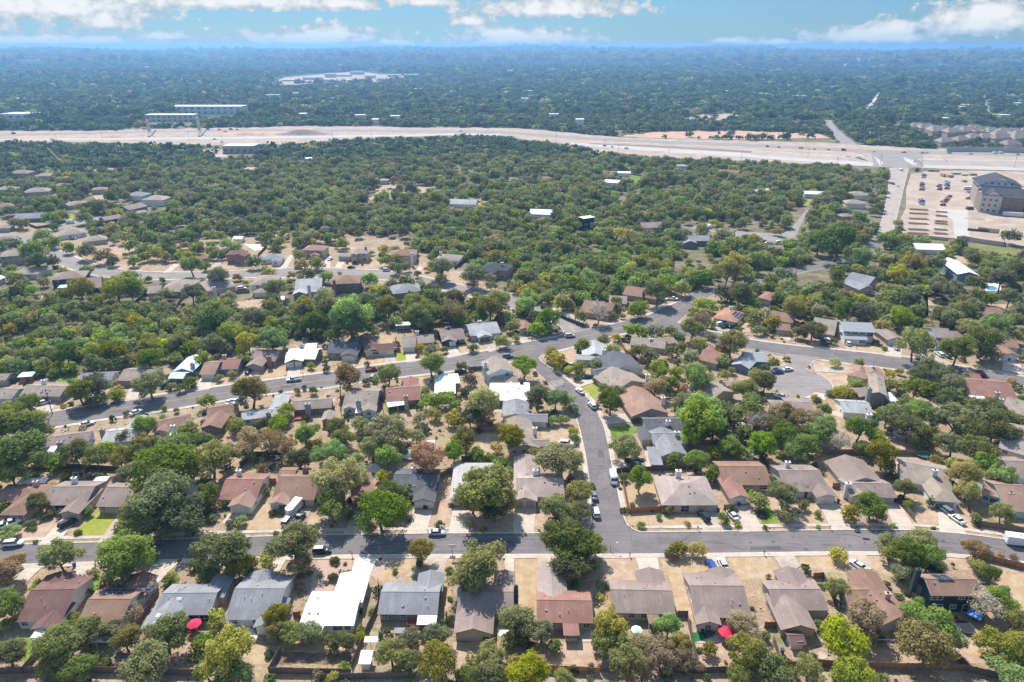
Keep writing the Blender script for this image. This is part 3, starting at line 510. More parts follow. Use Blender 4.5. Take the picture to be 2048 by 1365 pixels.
def make_wing(t, tok):
    typ = tok[0]; kv = dict(k.split('=') for k in tok[6:]); x1, y1, x2, y2, yf = map(float, tok[1:6]); w = Wing()
    w.typ = typ; w.he = float(kv.get('he', 2.35 if typ in 'sp' else 2.6)); w.p = float(kv.get('p', .07 if typ in 'sp' else .36)); w.f = kv.get('f', ''); w.g = kv.get('g', ''); w.c = kv.get('c', ''); w.kv = kv
    A = Q(t, x1, y1, w.he); B = Q(t, x2, y2, w.he)
    if 'rot' in kv: pass
    w.L = (B-A).length; w.u = (B-A).normalized(); w.v = Vector((-w.u.y, w.u.x, 0))
    M = (A+B)/2; P = Q(t, (x1+x2)/2, yf, w.he); w.D = max(1.5, (P-M).dot(w.v)); w.A = A; w.A.z = 0
    if ppm(M) < 3.6: w.D = min(w.D, max(6.5, w.L*.8), 15)
    return w
def wing_roof(b, w, o, ins=.5, T=.16):
    he, p = w.he, w.p; A = w.A-o
    def P(a, c, z): q = A+w.u*a+w.v*c; return Vector((q.x, q.y, z))
    if w.typ in 'rf':
        rl, sp = (w.L, w.D) if w.typ == 'r' else (w.D, w.L)
        R = (lambda a, c, z: P(a, c, z)) if w.typ == 'r' else (lambda a, c, z: P(w.L-c, a, z))
        hr = he+sp/2*p; w.top = hr; w.R = R; w.rl = rl; w.sp = sp
        for s in (0, 1):
            if s == 0: q = [(0, 0, he), (rl, 0, he), (rl, sp/2, hr), (0, sp/2, hr)]
            else: q = [(0, sp/2, hr), (rl, sp/2, hr), (rl, sp, he), (0, sp, he)]
            b.hexa([R(x, y, z-T) for x, y, z in q], [R(x, y, z) for x, y, z in q], 0, 1)
        e = .16; b.hexa([R(.02, sp/2-e, hr-e*p-.05), R(rl-.02, sp/2-e, hr-e*p-.05), R(rl-.02, sp/2+e, hr-e*p-.05), R(.02, sp/2+e, hr-e*p-.05)], [R(.02, sp/2-.05, hr+.05), R(rl-.02, sp/2-.05, hr+.05), R(rl-.02, sp/2+.05, hr+.05), R(.02, sp/2+.05, hr+.05)], 0)
    elif w.typ == 'h':
        if w.L >= w.D: rl, sp, R = w.L, w.D, P
        else: rl, sp = w.D, w.L; R = lambda a, c, z: P(w.L-c, a, z)
        hr = he+sp/2*p; w.top = hr; w.R = R; w.rl = rl; w.sp = sp; h = sp/2; c = [R(0, 0, he), R(rl, 0, he), R(rl, sp, he), R(0, sp, he)]; r0 = R(h, h, hr); r1 = R(max(rl-h, h+.01), h, hr)
        b.poly([c[0], c[1], r1, r0]); b.poly([c[1], c[2], r1]); b.poly([c[2], c[3], r0, r1]); b.poly([c[3], c[0], r0])
        d = [q-Vector((0, 0, T)) for q in c]
        for i in range(4): j = (i+1) % 4; b.poly([d[i], d[j], c[j], c[i]], 1)
        b.poly(d[::-1], 1)
    else:
        z1 = he+w.D*p; w.top = z1; w.R = P; w.rl = w.L; w.sp = w.D
        q = [(0, 0, he), (w.L, 0, he), (w.L, w.D, z1), (0, w.D, z1)]; b.hexa([P(x, y, z-.14) for x, y, z in q], [P(x, y, z) for x, y, z in q], 0, 1)
def wing_walls(b, w, o, ins=.5, T=.16):
    A = w.A-o
    def P(a, c, z): q = A+w.u*a+w.v*c; return Vector((q.x, q.y, z))
    L, D, he, p = w.L, w.D, w.he, w.p
    if w.typ == 'p':
        for a in (.15, L/2, L-.15):
            b = MB(); b.hexa([P(a-.08, .1, 0), P(a+.08, .1, 0), P(a+.08, .26, 0), P(a-.08, .26, 0)], [P(a-.08, .1, he-.1), P(a+.08, .1, he-.1), P(a+.08, .26, he-.1), P(a-.08, .26, he-.1)]); b.obj('post', TRIMW, w.root)
        return
    i = min(ins, L*.2, D*.2)
    if w.typ == 'r': prof = lambda c: he-T-.02+min(c, D-c)*p; cols = [(i, D-i)]; ridge = ('v', D/2, he+D/2*p-T-.02)
    zc_ = he-T-.02
    if w.typ in 'hs':
        b.hexa([P(i, i, 0), P(L-i, i, 0), P(L-i, D-i, 0), P(i, D-i, 0)], [P(i, i, zc_), P(L-i, i, zc_), P(L-i, D-i, zc_+(D*p*.8 if w.typ == 's' else 0)), P(i, D-i, zc_+(D*p*.8 if w.typ == 's' else 0))]); return
    ze = zc_+i*p
    if w.typ == 'r':
        zr = zc_+D/2*p
        b.poly([P(i, i, 0), P(L-i, i, 0), P(L-i, i, ze), P(i, i, ze)]); b.poly([P(L-i, D-i, 0), P(i, D-i, 0), P(i, D-i, ze), P(L-i, D-i, ze)])
        b.poly([P(L-i, i, 0), P(L-i, D-i, 0), P(L-i, D-i, ze), P(L-i, D/2, zr), P(L-i, i, ze)]); b.poly([P(i, D-i, 0), P(i, i, 0), P(i, i, ze), P(i, D/2, zr), P(i, D-i, ze)])
    else:
        zr = zc_+L/2*p
        b.poly([P(i, i, 0), P(L-i, i, 0), P(L-i, i, ze), P(L/2, i, zr), P(i, i, ze)]); b.poly([P(L-i, D-i, 0), P(i, D-i, 0), P(i, D-i, ze), P(L/2, D-i, zr), P(L-i, D-i, ze)])
        b.poly([P(L-i, i, 0), P(L-i, D-i, 0), P(L-i, D-i, ze), P(L-i, i, ze)]); b.poly([P(i, D-i, 0), P(i, i, 0), P(i, i, ze), P(i, D-i, ze)])
def features(root, w, o, gcol, near):
    i = min(.5, w.L*.2, w.D*.2); ang = math.atan2(w.u.y, w.u.x)
    def row(s, zb):
        if not s: return
        span = w.L-2*i
        for k, ch in enumerate(s):
            if ch == '.': continue
            a = i+span*(k+.5)/len(s); loc = w.A-o+w.u*a+w.v*(i-.012)
            if ch in WIN:
                (pm, fm), ww, zs = WIN[ch]; sx = min(1., span/len(s)*.92/ww)
                q = inst('window', pm, root, (loc.x, loc.y, zb+zs), ang, (sx, 1, 1)); inst('frame', fm, q)
            elif ch in 'gG': inst('garage_door', GD[gcol][0], root, (loc.x, loc.y, .14), ang, (min(1., span/len(s)*.96/4.7), 1, 1))
            elif ch == 's': inst('garage_door', GD[gcol][1], root, (loc.x, loc.y, .14), ang, (min(1., span/len(s)*.94/2.4), 1, 1))
            elif ch == 'd': inst('door', DOOR, root, (loc.x, loc.y, .1), ang)
    row(w.f, 0.); row(w.g, 2.8)
    if near and w.typ in 'rf' and w.D > 6:      # windows in the end wall that faces the street side
        right = (w.A.x < 0); ang2 = ang+(math.pi/2 if right else -math.pi/2); rr = random.Random(int(w.A.x*10)+int(w.A.y))
        for k in range(rr.choice((1, 1, 2))):
            c = w.D*(.3+.35*k+rr.random()*.1); loc = w.A-o+w.u*((w.L-i+.012) if right else (i-.012))+w.v*c
            (pm, fm), ww, zs = WIN['w']; q = inst('window', pm, root, (loc.x, loc.y, zs), ang2, (.75, 1, .8)); inst('frame', fm, q)
def on_slope(w, side, fa, fs, o):
    """point and orientation on a roof slope; fa along the ridge 0..1, fs from eave to ridge 0..1"""
    R, rl, sp, he = w.R, w.rl, w.sp, w.he; s = sp/2*fs; a = rl*fa
    y = s if side == 'n' else sp-s; z = he+s*w.p; P0 = R(a, y, z); e1 = (R(a+1, y, z)-P0).normalized(); e2 = (R(a, y+(1 if side == 'n' else -1), z+w.p)-P0).normalized(); n = e1.cross(e2).normalized()
    if n.z < 0: n = -n
    return P0, e1, e2, n
def put_on(name, me, root, P, e1, e2, n, lift=0.):
    ob = bpy.data.objects.new(name, me); M = Matrix((e1, n.cross(e1), n)).transposed().to_4x4(); M.translation = P+n*lift; ob.matrix_basis = M; return link(ob, root)
def house(line):
    parts = [q.strip() for q in line.split('|')]; t, phrase, rc, wc, wings = parts[:5]; chim = parts[5] if len(parts) > 5 else ''; ext = parts[6] if len(parts) > 6 else ''
    ws = [make_wing(t, q.split()) for q in wings.split(';') if q.strip()]
    name = 'shed' if 'shed' in phrase.split() or 'canopy' in phrase.split() or 'pergola' in phrase.split() else 'house'; cat = name
    if 'building' in phrase: name = cat = 'building'
    if name == 'shed' and 'canopy' in phrase: name = cat = 'canopy'
    w0 = ws[0]; o = w0.A+w0.u*w0.L/2+w0.v*w0.D/2; near = ppm(o) > 5.0
    root = empty(name, (o.x, o.y, 0), phrase, cat, {'house': 'houses of the neighbourhood'}.get(name))
    metal = rc in ('wh', 'wm', 'gm'); wc0 = wc.split(',')[0]; gcol = wc.split(',')[1] if ',' in wc else 'w'
    trim = TRIMB if wc0 in ('tn', 'pk', 'ol', 'st', 'mb', 'gb', 'bk') and rc not in ('tp', 'lg') else TRIMW
    rb = MB(); wb = MB(); extra = {}
    for k, w in enumerate(ws):
        w.A = w.A+Vector((0, 0, 0)); w.he += .0035*k; 
        if w.c: b2 = MB(); wing_roof(b2, w, o); b2.obj('patio_roof' if w.typ in 'sp' else 'roof_section', [roof_mat(RC[w.c], w.c in ('wh', 'wm', 'gm')), TRIMW], root)
        else: wing_roof(rb, w, o)
        if w.typ == 'p': w.root = root; wing_walls(None, w, o)
        else: wing_walls(wb, w, o)
        q = [w.A-w.u*1-w.v*1, w.A+w.u*(w.L+1)-w.v*1, w.A+w.u*(w.L+1)+w.v*(w.D+1), w.A-w.u*1+w.v*(w.D+1)]; occ(q)
        FOOT.append([(p_.x, p_.y) for p_ in (w.A, w.A+w.u*w.L, w.A+w.u*w.L+w.v*w.D, w.A+w.v*w.D)])
    if rb.f:
        roof = rb.obj('roof', [roof_mat(RC[rc], metal), trim], root)
    else: roof = None
    if wb.f: wb.obj('wall', [WM[wc0]], root)
    for w in ws: features(root, w, o, gcol, near)
    for ch in chim.split():
        c, xy = ch.split(':'); v = xy.split(','); big = float(v[2]) if len(v) > 2 else 1.; top = w0.top+.9 if len(v) < 4 else float(v[3])
        q = Q(t, float(v[0]), float(v[1]), top)-Vector((o.x, o.y, 0)); b = MB(); b.box(-.7*big, -.45*big, 0, .7*big, .45*big, top-.12)
        co_ = b.obj('chimney', CHC[c], root, (q.x, q.y, 0)); b = MB(); b.box(-.8*big, -.55*big, top-.12, .8*big, .55*big, top+.03, 0); b.box(-.25, -.18, top+.03, .25, .18, top+.28, 1); b.obj('chimney_cap', [CHC[c], DARK], co_)
    rr = random.Random(len(HOUSES))
    if near and ws[0].typ in 'rfh' and name == 'house':
        for k in range(rr.choice((3, 4, 5, 6))):
            w = ws[0]; P_, e1, e2, n = on_slope(w, rr.choice('nf'), rr.uniform(.35, .65) if w.typ == 'h' else rr.uniform(.1, .9), rr.uniform(.3, .85), o)
            inst('roof_vent', VENT_B if rr.random() < .45 else VENT_P, root, tuple(P_), 0., (1, 1, 1))
    for e in ext.split(';'):
        e = e.split()
        if not e: continue
        k, wi, side, fa, fs, nx, ny = e[0], int(e[1]), e[2], float(e[3]), float(e[4]), int(e[5]), int(e[6]); w = ws[wi]; P_, e1, e2, n = on_slope(w, side, fa, fs, o)
        for i_ in range(nx):
            for j_ in range(ny):
                if k == 'solar':
                    pf = put_on('solar_panel', SOLF, root, P_+e1*(i_*1.86)+e2*(j_*1.16), e1, e2, n, .06); inst('solar_glass', SOLAR, pf, (0, 0, .02))
                else: put_on('skylight', SKYL, root, P_+e1*(i_*1.9)+e2*(j_*2.2), e1, e2, n, -.02)
    HOUSES.append((Vector((o.x, o.y, 0)), phrase, cat, max(w0.L, w0.D)/2, root)); return root
HS = """A1|maroon roofed white house at the lower left|mr|wh|r 130 815 560 805 410 f=w.wp;f 275 885 505 885 640 f=.w.;f 240 600 540 600 392;p 270 962 465 962 900 c=wm
A1|brown roofed house carrying solar panels, lower left|br|wh|r 650 925 1060 925 475 f=.w.w;f 1010 620 1290 620 390;p 715 1000 1015 1000 935 c=wh||solar 0 f .20 .22 6 1;solar 0 f .20 .44 6 1;solar 0 f .20 .66 3 1
A1|grey house with three skylights, lower left|gy|tn|r 1395 758 1915 752 468 f=...pp;f 1270 892 1640 888 560 f=.WW.;f 1830 600 2035 600 395|w:1425,830|sky 1 n .20 .30 1 3;sky 0 n .35 .72 1 1
A2|grey house with white side walls left of the white roof|gy|wh|r 225 795 700 795 395 f=w.W.;f 480 868 720 868 600;f 350 560 650 560 370
A2|house under a bright white metal roof in the nearest row|wh|wh|r 905 850 1400 850 540 p=.16 f=...Ww;f 1190 640 1480 640 370 p=.16;f 875 908 1110 908 650 p=.2
A3|mossy grey roofed house with a red timber deck|gy|gb|r -208 748 342 752 455 f=w.w.wp;f 140 540 388 540 372;p 150 842 328 842 757 c=wh;s -60 920 40 920 915
A3|mauve roofed house with two chimneys behind the big oak|mv|tn|r 520 745 1035 745 455 f=..ww;f 485 922 848 930 560 f=....;f 850 560 1050 560 362|g:540,505,.7 s:1056,488,.6,5.4
A3|pinkish brown L-shaped house with a sunroom|rd|tn|r 1245 822 1762 830 530 f=.w.p.w;f 1255 660 1535 660 345 c=pk;s 1488 940 1637 940 830 f=www
A4|mauve brown house with a small back porch|mv|tn|r 115 735 690 748 437 f=.ww.w;f 365 560 630 560 350;p 445 832 552 832 745 c=br
A4|mauve roofed house beside the bright red umbrella|mv|pk|r 868 778 1385 782 368 f=..wW..;f 1040 520 1285 520 338;f 875 842 1110 848 650 f=.w.
A4|mauve gabled house with a long rear wing near right|mv|tn|r 1590 715 2085 712 435;f 1645 892 1985 892 560;f 1680 560 1960 560 345
A5|brown roofed house with a box chimney, lower right|br|cr|f 715 862 1062 795 400 f=.w;r 455 695 760 695 450;f 560 600 860 600 360|p:800,552,.9
A5|two-storey dark teal house with tall white-edged chimney|br|sl|r 1195 575 1680 580 380 he=5.3 p=.45 f=Wwp g=W.wW|s:1080,335,.9,8.2|solar 0 f .32 .35 2 3
A1|pale roofed house cut off at the left edge|pk|tn|r -200 560 100 560 430
B1|brown hip roofed house at the left edge|br|st,b|h -120 870 330 870 700;h -10 982 220 985 720 f=g.w|p:320,672
B1|mauve house with dark car before its garage|mv|st,t|r 370 895 780 890 672 f=wp..;f 530 970 715 974 735 f=g|w:670,640
B1|mauve house behind the yellowing green lawn|mv|st|r 865 905 1150 910 670 f=w.W;f 1060 945 1240 945 780 f=.|p:1218,655
B1|house with pale metal roof behind the huge oak|lg|tn|r 1400 850 1890 820 665 p=.2|w:1740,640
B2|rosy brown house with white double garage|rd|wh|r 160 840 515 842 600 f=..;f 248 905 465 915 690 c=tb f=g|w:350,572
B2|brown house with raised dormer and brick chimney|br|cr|r 650 838 1040 842 570 f=...p.;f 615 882 795 888 735 c=tb f=.W;r 700 640 855 640 545 he=3.9 p=.3 f=w|b:955,540,1.1
B2|brown house half hidden by a yellow green tree|br|gb,b|f 1385 875 1610 835 600 f=g.;r 1240 600 1430 600 510
B3|dark grey roofed house with a pink garage front|dg|pk,w|r -90 792 322 800 558;f 108 862 318 866 680 f=ss|w:128,548
B3|pale grey hip roofed house beside the spreading oak|lg|wh,w|h 448 836 860 836 505 p=.3 f=..g|p:650,572
B3|pinkish tan house with two garage doors and white chimney|pk|cr,t|r 1060 815 1500 815 598 f=...dw;f 1035 640 1262 640 450;f 1020 852 1252 856 640 f=ss|w:1235,570,1.2
B3|taupe house with a tan end wall and white chimney|tp|tn|f 985 392 1275 370 110 f=ww.;r 1170 362 1370 352 285|w:1228,185
C4|grey L-shaped house under the white metal roof|gy|cr|f -95 1255 200 1262 1090 p=.3;r 60 1300 405 1310 1215
C4|big white metal roofed house by the side street|wh|tq|r -225 1078 218 1078 885 p=.3;f -40 960 60 960 870 |s:125,850
B4|large pinkish hip roofed house on the street corner|pk|st,t|h 562 893 1083 893 626 f=w.p.g.|w:715,575,1.1
B4|brown house with a long garage wing and white doors|br|st,w|r 1120 708 1565 710 490 f=...W;f 1182 832 1366 822 575 c=rd f=ss
B5|mauve house whose white end wall faces the path|mv|cr,w|r -130 766 262 766 520 f=.d.;f 152 822 346 816 590 f=ss|w:-110,495
B5|brown house with steep little front gable and slab chimney|mv|cr,t|r 460 816 885 822 655 f=...g;f 400 700 770 690 478;f 465 812 655 812 700 f=.w|w:440,690,1.1
B5|grey brown hipped house with a white roof box|tp|wh,t|r 915 668 1390 760 500;h 1205 848 1460 870 600 f=g|w:1230,570
B5|tan roofed modern house with skylights and red chairs|tb|vt|s 1650 775 1895 850 680 he=3.2 f=wWp;r 1885 942 2180 960 650|t:1920,775|
B5|mauve house with a white gable at the right edge|mv|wh|r 1830 640 2180 650 450
B5|large tan roofed house under oaks at the right edge|pk|cr|r 1800 365 2180 480 150 f=w.W
B4|dark grey roofed house with two white chimneys|dg|cr,t|r 415 205 790 205 88;f 375 300 485 297 185 f=g|w:620,120
B4|grey house with a flat side garage by the kerb|gy|cr,t|f 560 446 800 432 205 f=..;s 462 522 576 524 375 f=.;r 480 330 800 330 215|w:700,222
C4|salmon roofed house with mauve end wall|og|mb|f 1300 1252 1712 1214 965 c=tb f=.w.|w:1640,1045
C4|taupe roofed house above the lime lawn|tp|tn,t|f 1110 985 1482 892 730;r 1040 900 1260 930 800|w:1473,800
C4|dark grey roofed house by the dark blue car|dg|wh,t|f 1040 790 1440 745 590;r 960 845 1200 800 708 f=.w
C4|pale grey roofed house on the road junction|lg|cr|f 770 612 1050 622 470;r 700 640 980 650 590|w:1005,535
C4|taupe house behind the dark round trees|tp|tn|r 1540 490 1792 458 398;r 1280 480 1660 525 410|w:1510,415
D4|grey brown house beneath tall pale trees|tp|tn|r 90 955 275 965 880
D4|long brown house facing the two white cars|br|tn|r 228 868 585 920 795|b:450,835
D3|brown house half hidden beside the upper road|br|tn|r 1830 1040 2140 1090 930
C3|two-storey taupe house with a white brick chimney|tp|bl|f 1580 805 1870 770 640 he=5.3 f=..w g=.w;r 1615 900 1900 900 805 he=2.8|w:1560,668,.9
C4|brown carport house with three parked cars|br|tn|f 92 322 232 322 168
C1|taupe house cut off by the left edge beyond the road|tp|bl|r -95 1055 120 1062 928
C1|long taupe house with white car outside|tp|tq,t|r 200 1028 640 1035 900 f=w.Wg|w:460,858
C1|pale walled house behind the roadside tree|gy|wh|r 830 872 1190 860 775
C1|taupe gabled house behind the dark round oak|tp|tn,t|r 1255 866 1610 866 728 f=.d..;f 1395 895 1525 895 800 f=g|p:1500,682
C2|pale blue metal roofed house with dormers|wm|tq|f 25 770 245 770 615 ;r -25 842 140 846 770 f=.W|g:235,680
C2|brown two-block house across the middle road|tb|tq,w|r 308 800 478 800 652 f=g;r 488 745 725 742 625 c=rd f=.wW|p:580,590
C2|mauve house with a brick front chimney|mv|mb,b|r 835 655 1128 660 532 f=...w;f 805 714 988 716 600|b:1055,605,1.2,5.2
C2|white roofed house with two white garage doors|wh|gb,w|r 1230 632 1555 638 518 f=...w.;f 1226 678 1428 658 560 f=ss;r 1440 520 1570 515 465|g:1405,482
C3|dark grey roofed house with wide white garage|dg|tn,w|r -148 575 172 570 448 f=.W..;f -5 604 178 606 480 f=g|w:20,415
C3|maroon L-shaped house beside the mown lawn|mr|cr,w|f 262 562 432 540 370;r 330 552 583 540 468 f=W.g
C3|tan roofed house with white double garage door|tp|tn,w|r 660 512 815 505 385 f=g;r 812 470 1015 455 368 f=.W|w:825,335
C3|grey gambrel house with navy blue walls|mv|nv,w|r 1090 445 1350 415 310 f=...W;f 1085 452 1252 445 380 c=mv f=.g|n:1165,290
C3|pale grey house with light blue walls|lg|bl,b|r 1395 390 1725 352 240;f 1480 408 1632 388 320 f=g|w:1495,222
C3|small dark studio building with wide windows|wm|nv|s 595 278 755 270 243 he=3 f=pp
B1|mauve roofed house with a tall grey chimney|mv|bl|r 390 365 815 305 238 f=...;s 420 410 490 405 360 c=wm|g:540,315,1.1
B1|light grey roofed house left of the leafy yard|lg|wh|r 915 330 1225 305 190;f 1115 210 1300 205 95|g:925,200
B1|brown roofed house with a white patio cover|br|cr|r 1400 225 1752 150 88;f 1378 232 1532 224 155 f=w.;p 1515 262 1625 255 228 c=wh|w:1570,165
B2|brown roofed house with its gable to the trees|br|gb|f -10 195 195 192 20 f=w.;r 60 110 348 70 -25
C2|light grey ranch house with a blue grey chimney|lg|bl|r 762 1290 1205 1238 1168 f=w.W.;f 1060 1175 1240 1165 1030|g:1050,1205
C2|mauve house with red deck and grey brick chimney|mv|ol|r 1305 1185 1732 1155 1058 f=.wp.ww|g:1470,1110,1.3
C3|tan house with pale blue walls and twin rear gables|tp|bl|r 22 1150 388 1150 945;f 22 1172 175 1165 1040 f=.w.;f 220 1200 392 1192 1050 f=.W.;p 160 1212 225 1210 1150 c=wh|g:195,1075,1.1
C3|red brown house with metal roofed back porch|rd|ol|r 492 1098 872 1068 915 f=....ww;f 645 950 832 945 845;p 512 1150 722 1118 1088 c=wm|t:705,1025
C3|white metal roofed house with angled wings|wh|tn|f 1010 1015 1240 1005 815 p=.3;r 1060 910 1285 892 795 p=.25
C5|orange brown hipped house with two solar arrays|og|cr,w|h 350 190 602 244 92 p=.32 f=.wg|w:545,70|solar 0 n .35 .15 4 1;solar 0 n .35 .40 4 1;solar 0 n .42 .65 3 1
C5|brown two-part house behind pale leafy trees|br|tn,t|r 955 208 1205 252 128;r 1030 322 1188 335 252 f=g|t:945,108
C5|taupe house behind the twin dark oaks|tp|tn|r 1400 340 1655 382 200
C6|two-storey grey house with long balcony windows|gm|wh,w|r -72 335 275 352 238 he=5 g=WWWp;r -62 418 192 432 350 c=gm f=g.W
C6|mauve gabled house with two garage doors|mv|tn,w|f 400 434 590 432 278 f=ss
C6|dark roofed house with pale blue end wall|mv|bl|r 925 405 1112 412 300 he=5 g=..;r 918 495 1060 505 410 c=mv;r 1112 402 1285 395 325
C6|brown house with white garage under big trees|br|cr,w|f 1635 595 1822 600 470 f=g;r 1615 500 1818 520 398|p:1700,370
C5|pinkish brown roof among trees by the bend|rd|tn|r 185 640 400 692 525;f 280 560 400 560 495
C5|blue walled house beside the cul-de-sac|gm|tq|f 548 692 745 742 555 ;r 700 658 945 668 560
C5|taupe house with its gable south of the bulb|tp|tn|f 310 1095 600 990 828;r 500 925 685 905 862
C5|flat mauve roofed house below the cul-de-sac|mv|wh|r 985 1180 1165 1190 1075 p=.2;r 1160 1190 1452 1205 1055 p=.2 he=3.2
C6|light grey house with pinkish white slab chimney|lg|wh|r -75 1205 248 1225 1075|w:205,1225,1.2
C6|tall two-storey taupe house with teal patio roof|tp|gb|f 215 1000 400 1030 815 he=5.2;r 95 1040 240 1020 920;p 425 1088 525 1088 1000 c=wm|g:215,945,1,8.5
C6|tan hipped house beside the right road|tb|cr|h -40 800 180 850 690;h 150 830 400 850 720|w:250,712
C6|long rosy brown house with white awnings|rd|cr|r 1260 1020 1798 1062 855 f=W.....;f 1560 960 1740 960 862;p 1315 1075 1480 1082 1030 c=wh|t:1580,990,1.2
C6|grey roofed house in the right edge trees|tp|cr|r 1615 1170 1960 1270 1062|w:1622,1060
D2|low brown garage beside the dark brick house|br|mb|r -60 525 95 492 452
D2|dark brick two-storey house on the upper road|mr|bk|h 258 462 450 460 385 he=5.4 f=WW g=ww;f 330 470 450 480 400 he=5.4;h 440 480 530 460 410 he=3
D2|grey hip roofed white house with angled drive|gy|wh|h 610 515 850 500 392 he=2.8 f=w.w;f 720 530 815 530 430 he=2.8 f=w
D2|tan and stone house behind the bushy oaks|tb|st|h 1040 415 1265 420 352 he=5 f=ww g=ww;f 1120 470 1220 470 400 he=3
D2|two-storey stone house with brown garage door|tp|st,t|h 1530 445 1712 450 378 he=5.4 f=w.W g=W.w;h 1405 475 1535 480 400 he=3 f=g;f 1535 460 1610 458 400 he=5.4 g=w|g:1695,380
D3|brown stone house with a slim pale chimney|br|st|h -110 475 170 468 388 he=5 ;f 60 500 150 500 420 he=3|w:118,440
D3|taupe house with white front above the road|tp|wh|h 352 512 605 525 452 he=3.4 f=w.w|w:415,430
D3|charcoal roofed modern two-storey house|ch|mb|h 815 605 1092 632 535 he=5 f=w.W g=..;h 840 625 960 650 560 he=4.6|w:1045,540
D1|large two-storey tan house at the left edge|tp|tn|h -20 485 272 462 405 he=5.5 f=w.w g=ww.w
D1|long taupe hipped house beside green lawn|tp|cr|h 112 665 380 660 568 he=3 f=w.w.;r 300 640 535 610 556 he=3
D1|navy two-storey house with dark roof|mv|nv|h 515 722 870 690 640 he=5.2 f=w.W g=www;r 880 812 1042 792 705 he=3 f=w.;p 585 800 700 795 770 c=wh
D1|taupe gabled house by the leaning fence|tp|tn|r 1500 860 1640 850 780 he=3 ;h 1600 840 1895 840 715 he=3 f=.w.W
D2|dark taupe house with a round roof vent|tp|tn|h 75 835 375 780 700 he=3 f=w..|w:140,790
D2|two-storey tan roofed house with white walls|tp|wh|h 512 772 770 765 672 he=5.4 f=w.W g=ww;h 540 850 680 845 800 he=2.8
D2|light grey house with three rear gables|lg|tq|r 965 850 1245 835 712 he=3 f=...w;f 945 868 1095 862 780 he=3 f=WW;f 1165 845 1245 845 790 he=3|w:1112,770
D2|brown two-storey house with brick chimney|br|ol|h 1335 765 1640 752 675 he=5.4 f=w.W g=w.ww|b:1370,720,1,8
D3|grey hip roofed house above the thicket|gy|gb|h -70 865 245 830 755 he=3 f=w.|g:95,825
D1|taupe house with white side near the top lane|tp|wh|h 605 270 890 232 182 he=3 f=.w.w
D1|taupe roofed house in the roadside oaks|tp|tn|h 840 332 1102 302 260 he=3
D1|dark blue gabled house above the lane|mv|nv|r 1075 112 1262 78 30 he=4
D1|grey low house behind its walled yard|gy|ol|r 130 98 450 85 32 he=2.8
D1|white metal building at the left edge|wm|wh|r -40 730 60 690 645 he=3
E1|grey taupe house above the walled yard|tp|tn|h 175 812 385 800 768 he=4
E1|taupe house half sunk in oaks, upper left|tp|tn|h 515 918 700 900 872 he=3
E1|brown hipped house beside the bare lots|tb|tn|h 712 792 840 785 728 he=4
E1|rust roofed house next to the bare lots|br|bk|h 825 790 905 785 738 he=4
E1|grey roofed white house with white chimney|gy|wh|h 978 832 1112 840 785 he=4 |w:1105,785
E1|cream roofed white house in the trees|pk|wh|h 1108 868 1285 870 812 he=5|w:1225,805
E1|mauve roofed house below the cream roofed one|mv|gb|r 1020 950 1165 915 893 he=4;s 1065 975 1165 962 945
E1|taupe house far left with white chimney|mv|tn|h 48 662 215 660 628 he=4|w:190,612
E1|brown house with chimney next along, far left|tp|tn|h 262 680 385 680 642 he=4|w:365,630
E1|white walled house cut off far left|br|wh|h -60 935 120 912 882 he=4
E1|taupe hipped house left of the walled yard|tp|tn|h -60 790 90 790 750 he=4
E1|grey brown house between the oaks, far upper left|mv|tn|h 400 760 520 758 725 he=4
E1|tan roofed house tucked beside the yellow trees|tb|tn|h 420 700 520 700 668 he=4
D1|taupe house at the top left road edge|tp|tn|h -60 190 90 188 130 he=3
D1|brown roofed house below the walled yard|br|tn|h -40 300 60 300 250 he=3
C1|taupe roofed house at the far left, mid row|tp|tn|r -60 860 60 860 780
E1|flat tan roofed building in the woods|pk|tn|s 1895 628 2060 632 602 he=5 p=.01
E2|small pale house by the clearing|pk|cr|h 1012 715 1088 715 692 he=3.5
E2|long white shed in the clearing|lg|wh|r 1560 900 1780 905 865 he=3
E2|white cylinder shed hidden in the woods|wh|wh|r 440 545 492 540 515 he=3
E2|pale roofed shed deep in the woods|wh|tn|r 890 530 945 530 515 he=3
E3|white cube house with dark windows|wh|wh|s 925 655 1030 658 622 he=8 p=.01 f=WW g=WW
E3|low white roofed shed beside the cube house|wh|wh|s 808 728 932 735 714 he=3
E3|brown roofed house in the middle woods|br|tn|h 325 700 412 700 652 he=4
E3|white metal shed in the middle woods|wh|wh|r 230 978 410 985 950 he=3.5
E3|pale blue house near the highway|gm|bl|r 1395 602 1465 602 562 he=6 f=ww;s 1465 605 1515 600 575 he=4
E3|long brown house near the highway|br|tn|r 1715 655 1885 665 628 he=4
D3|tall dark glass building with white flat roof|wh|sl|s 1880 92 2000 75 58 he=9 p=.01 f=WW g=WW
E4|taupe hipped house beside the straight road|tp|wh|h 715 850 870 855 800 he=4;h 760 790 910 790 742 he=4
E4|white mobile building in the right woods|wh|wh|r 405 778 565 785 765 he=3.5
E4|pale roofed shed north in the right woods|wh|wh|r 490 680 575 680 655 he=3.5
E4|white roofed shed left in the right woods|wh|wh|r 40 770 165 760 745 he=3.5
E4|brown hipped house near the yard cars|mv|tn|h 690 950 790 945 900 he=4
D4|grey roofed house on the wooded lane|gy|gb|f 850 345 1000 345 265 he=3.5;r 900 320 1140 320 265 he=3.5
D4|mauve roof beside the wooded lane parking|mv|tn|r 1730 400 1890 400 350 he=3.5
D4|brown roof sunk deep in the lane trees|mv|tn|r 440 190 680 180 135 he=4
D5|grey roofed house in the right woods|gy|tn,t|f 540 735 690 720 645 he=3.2 f=g;r 400 650 620 700 585 he=3.2
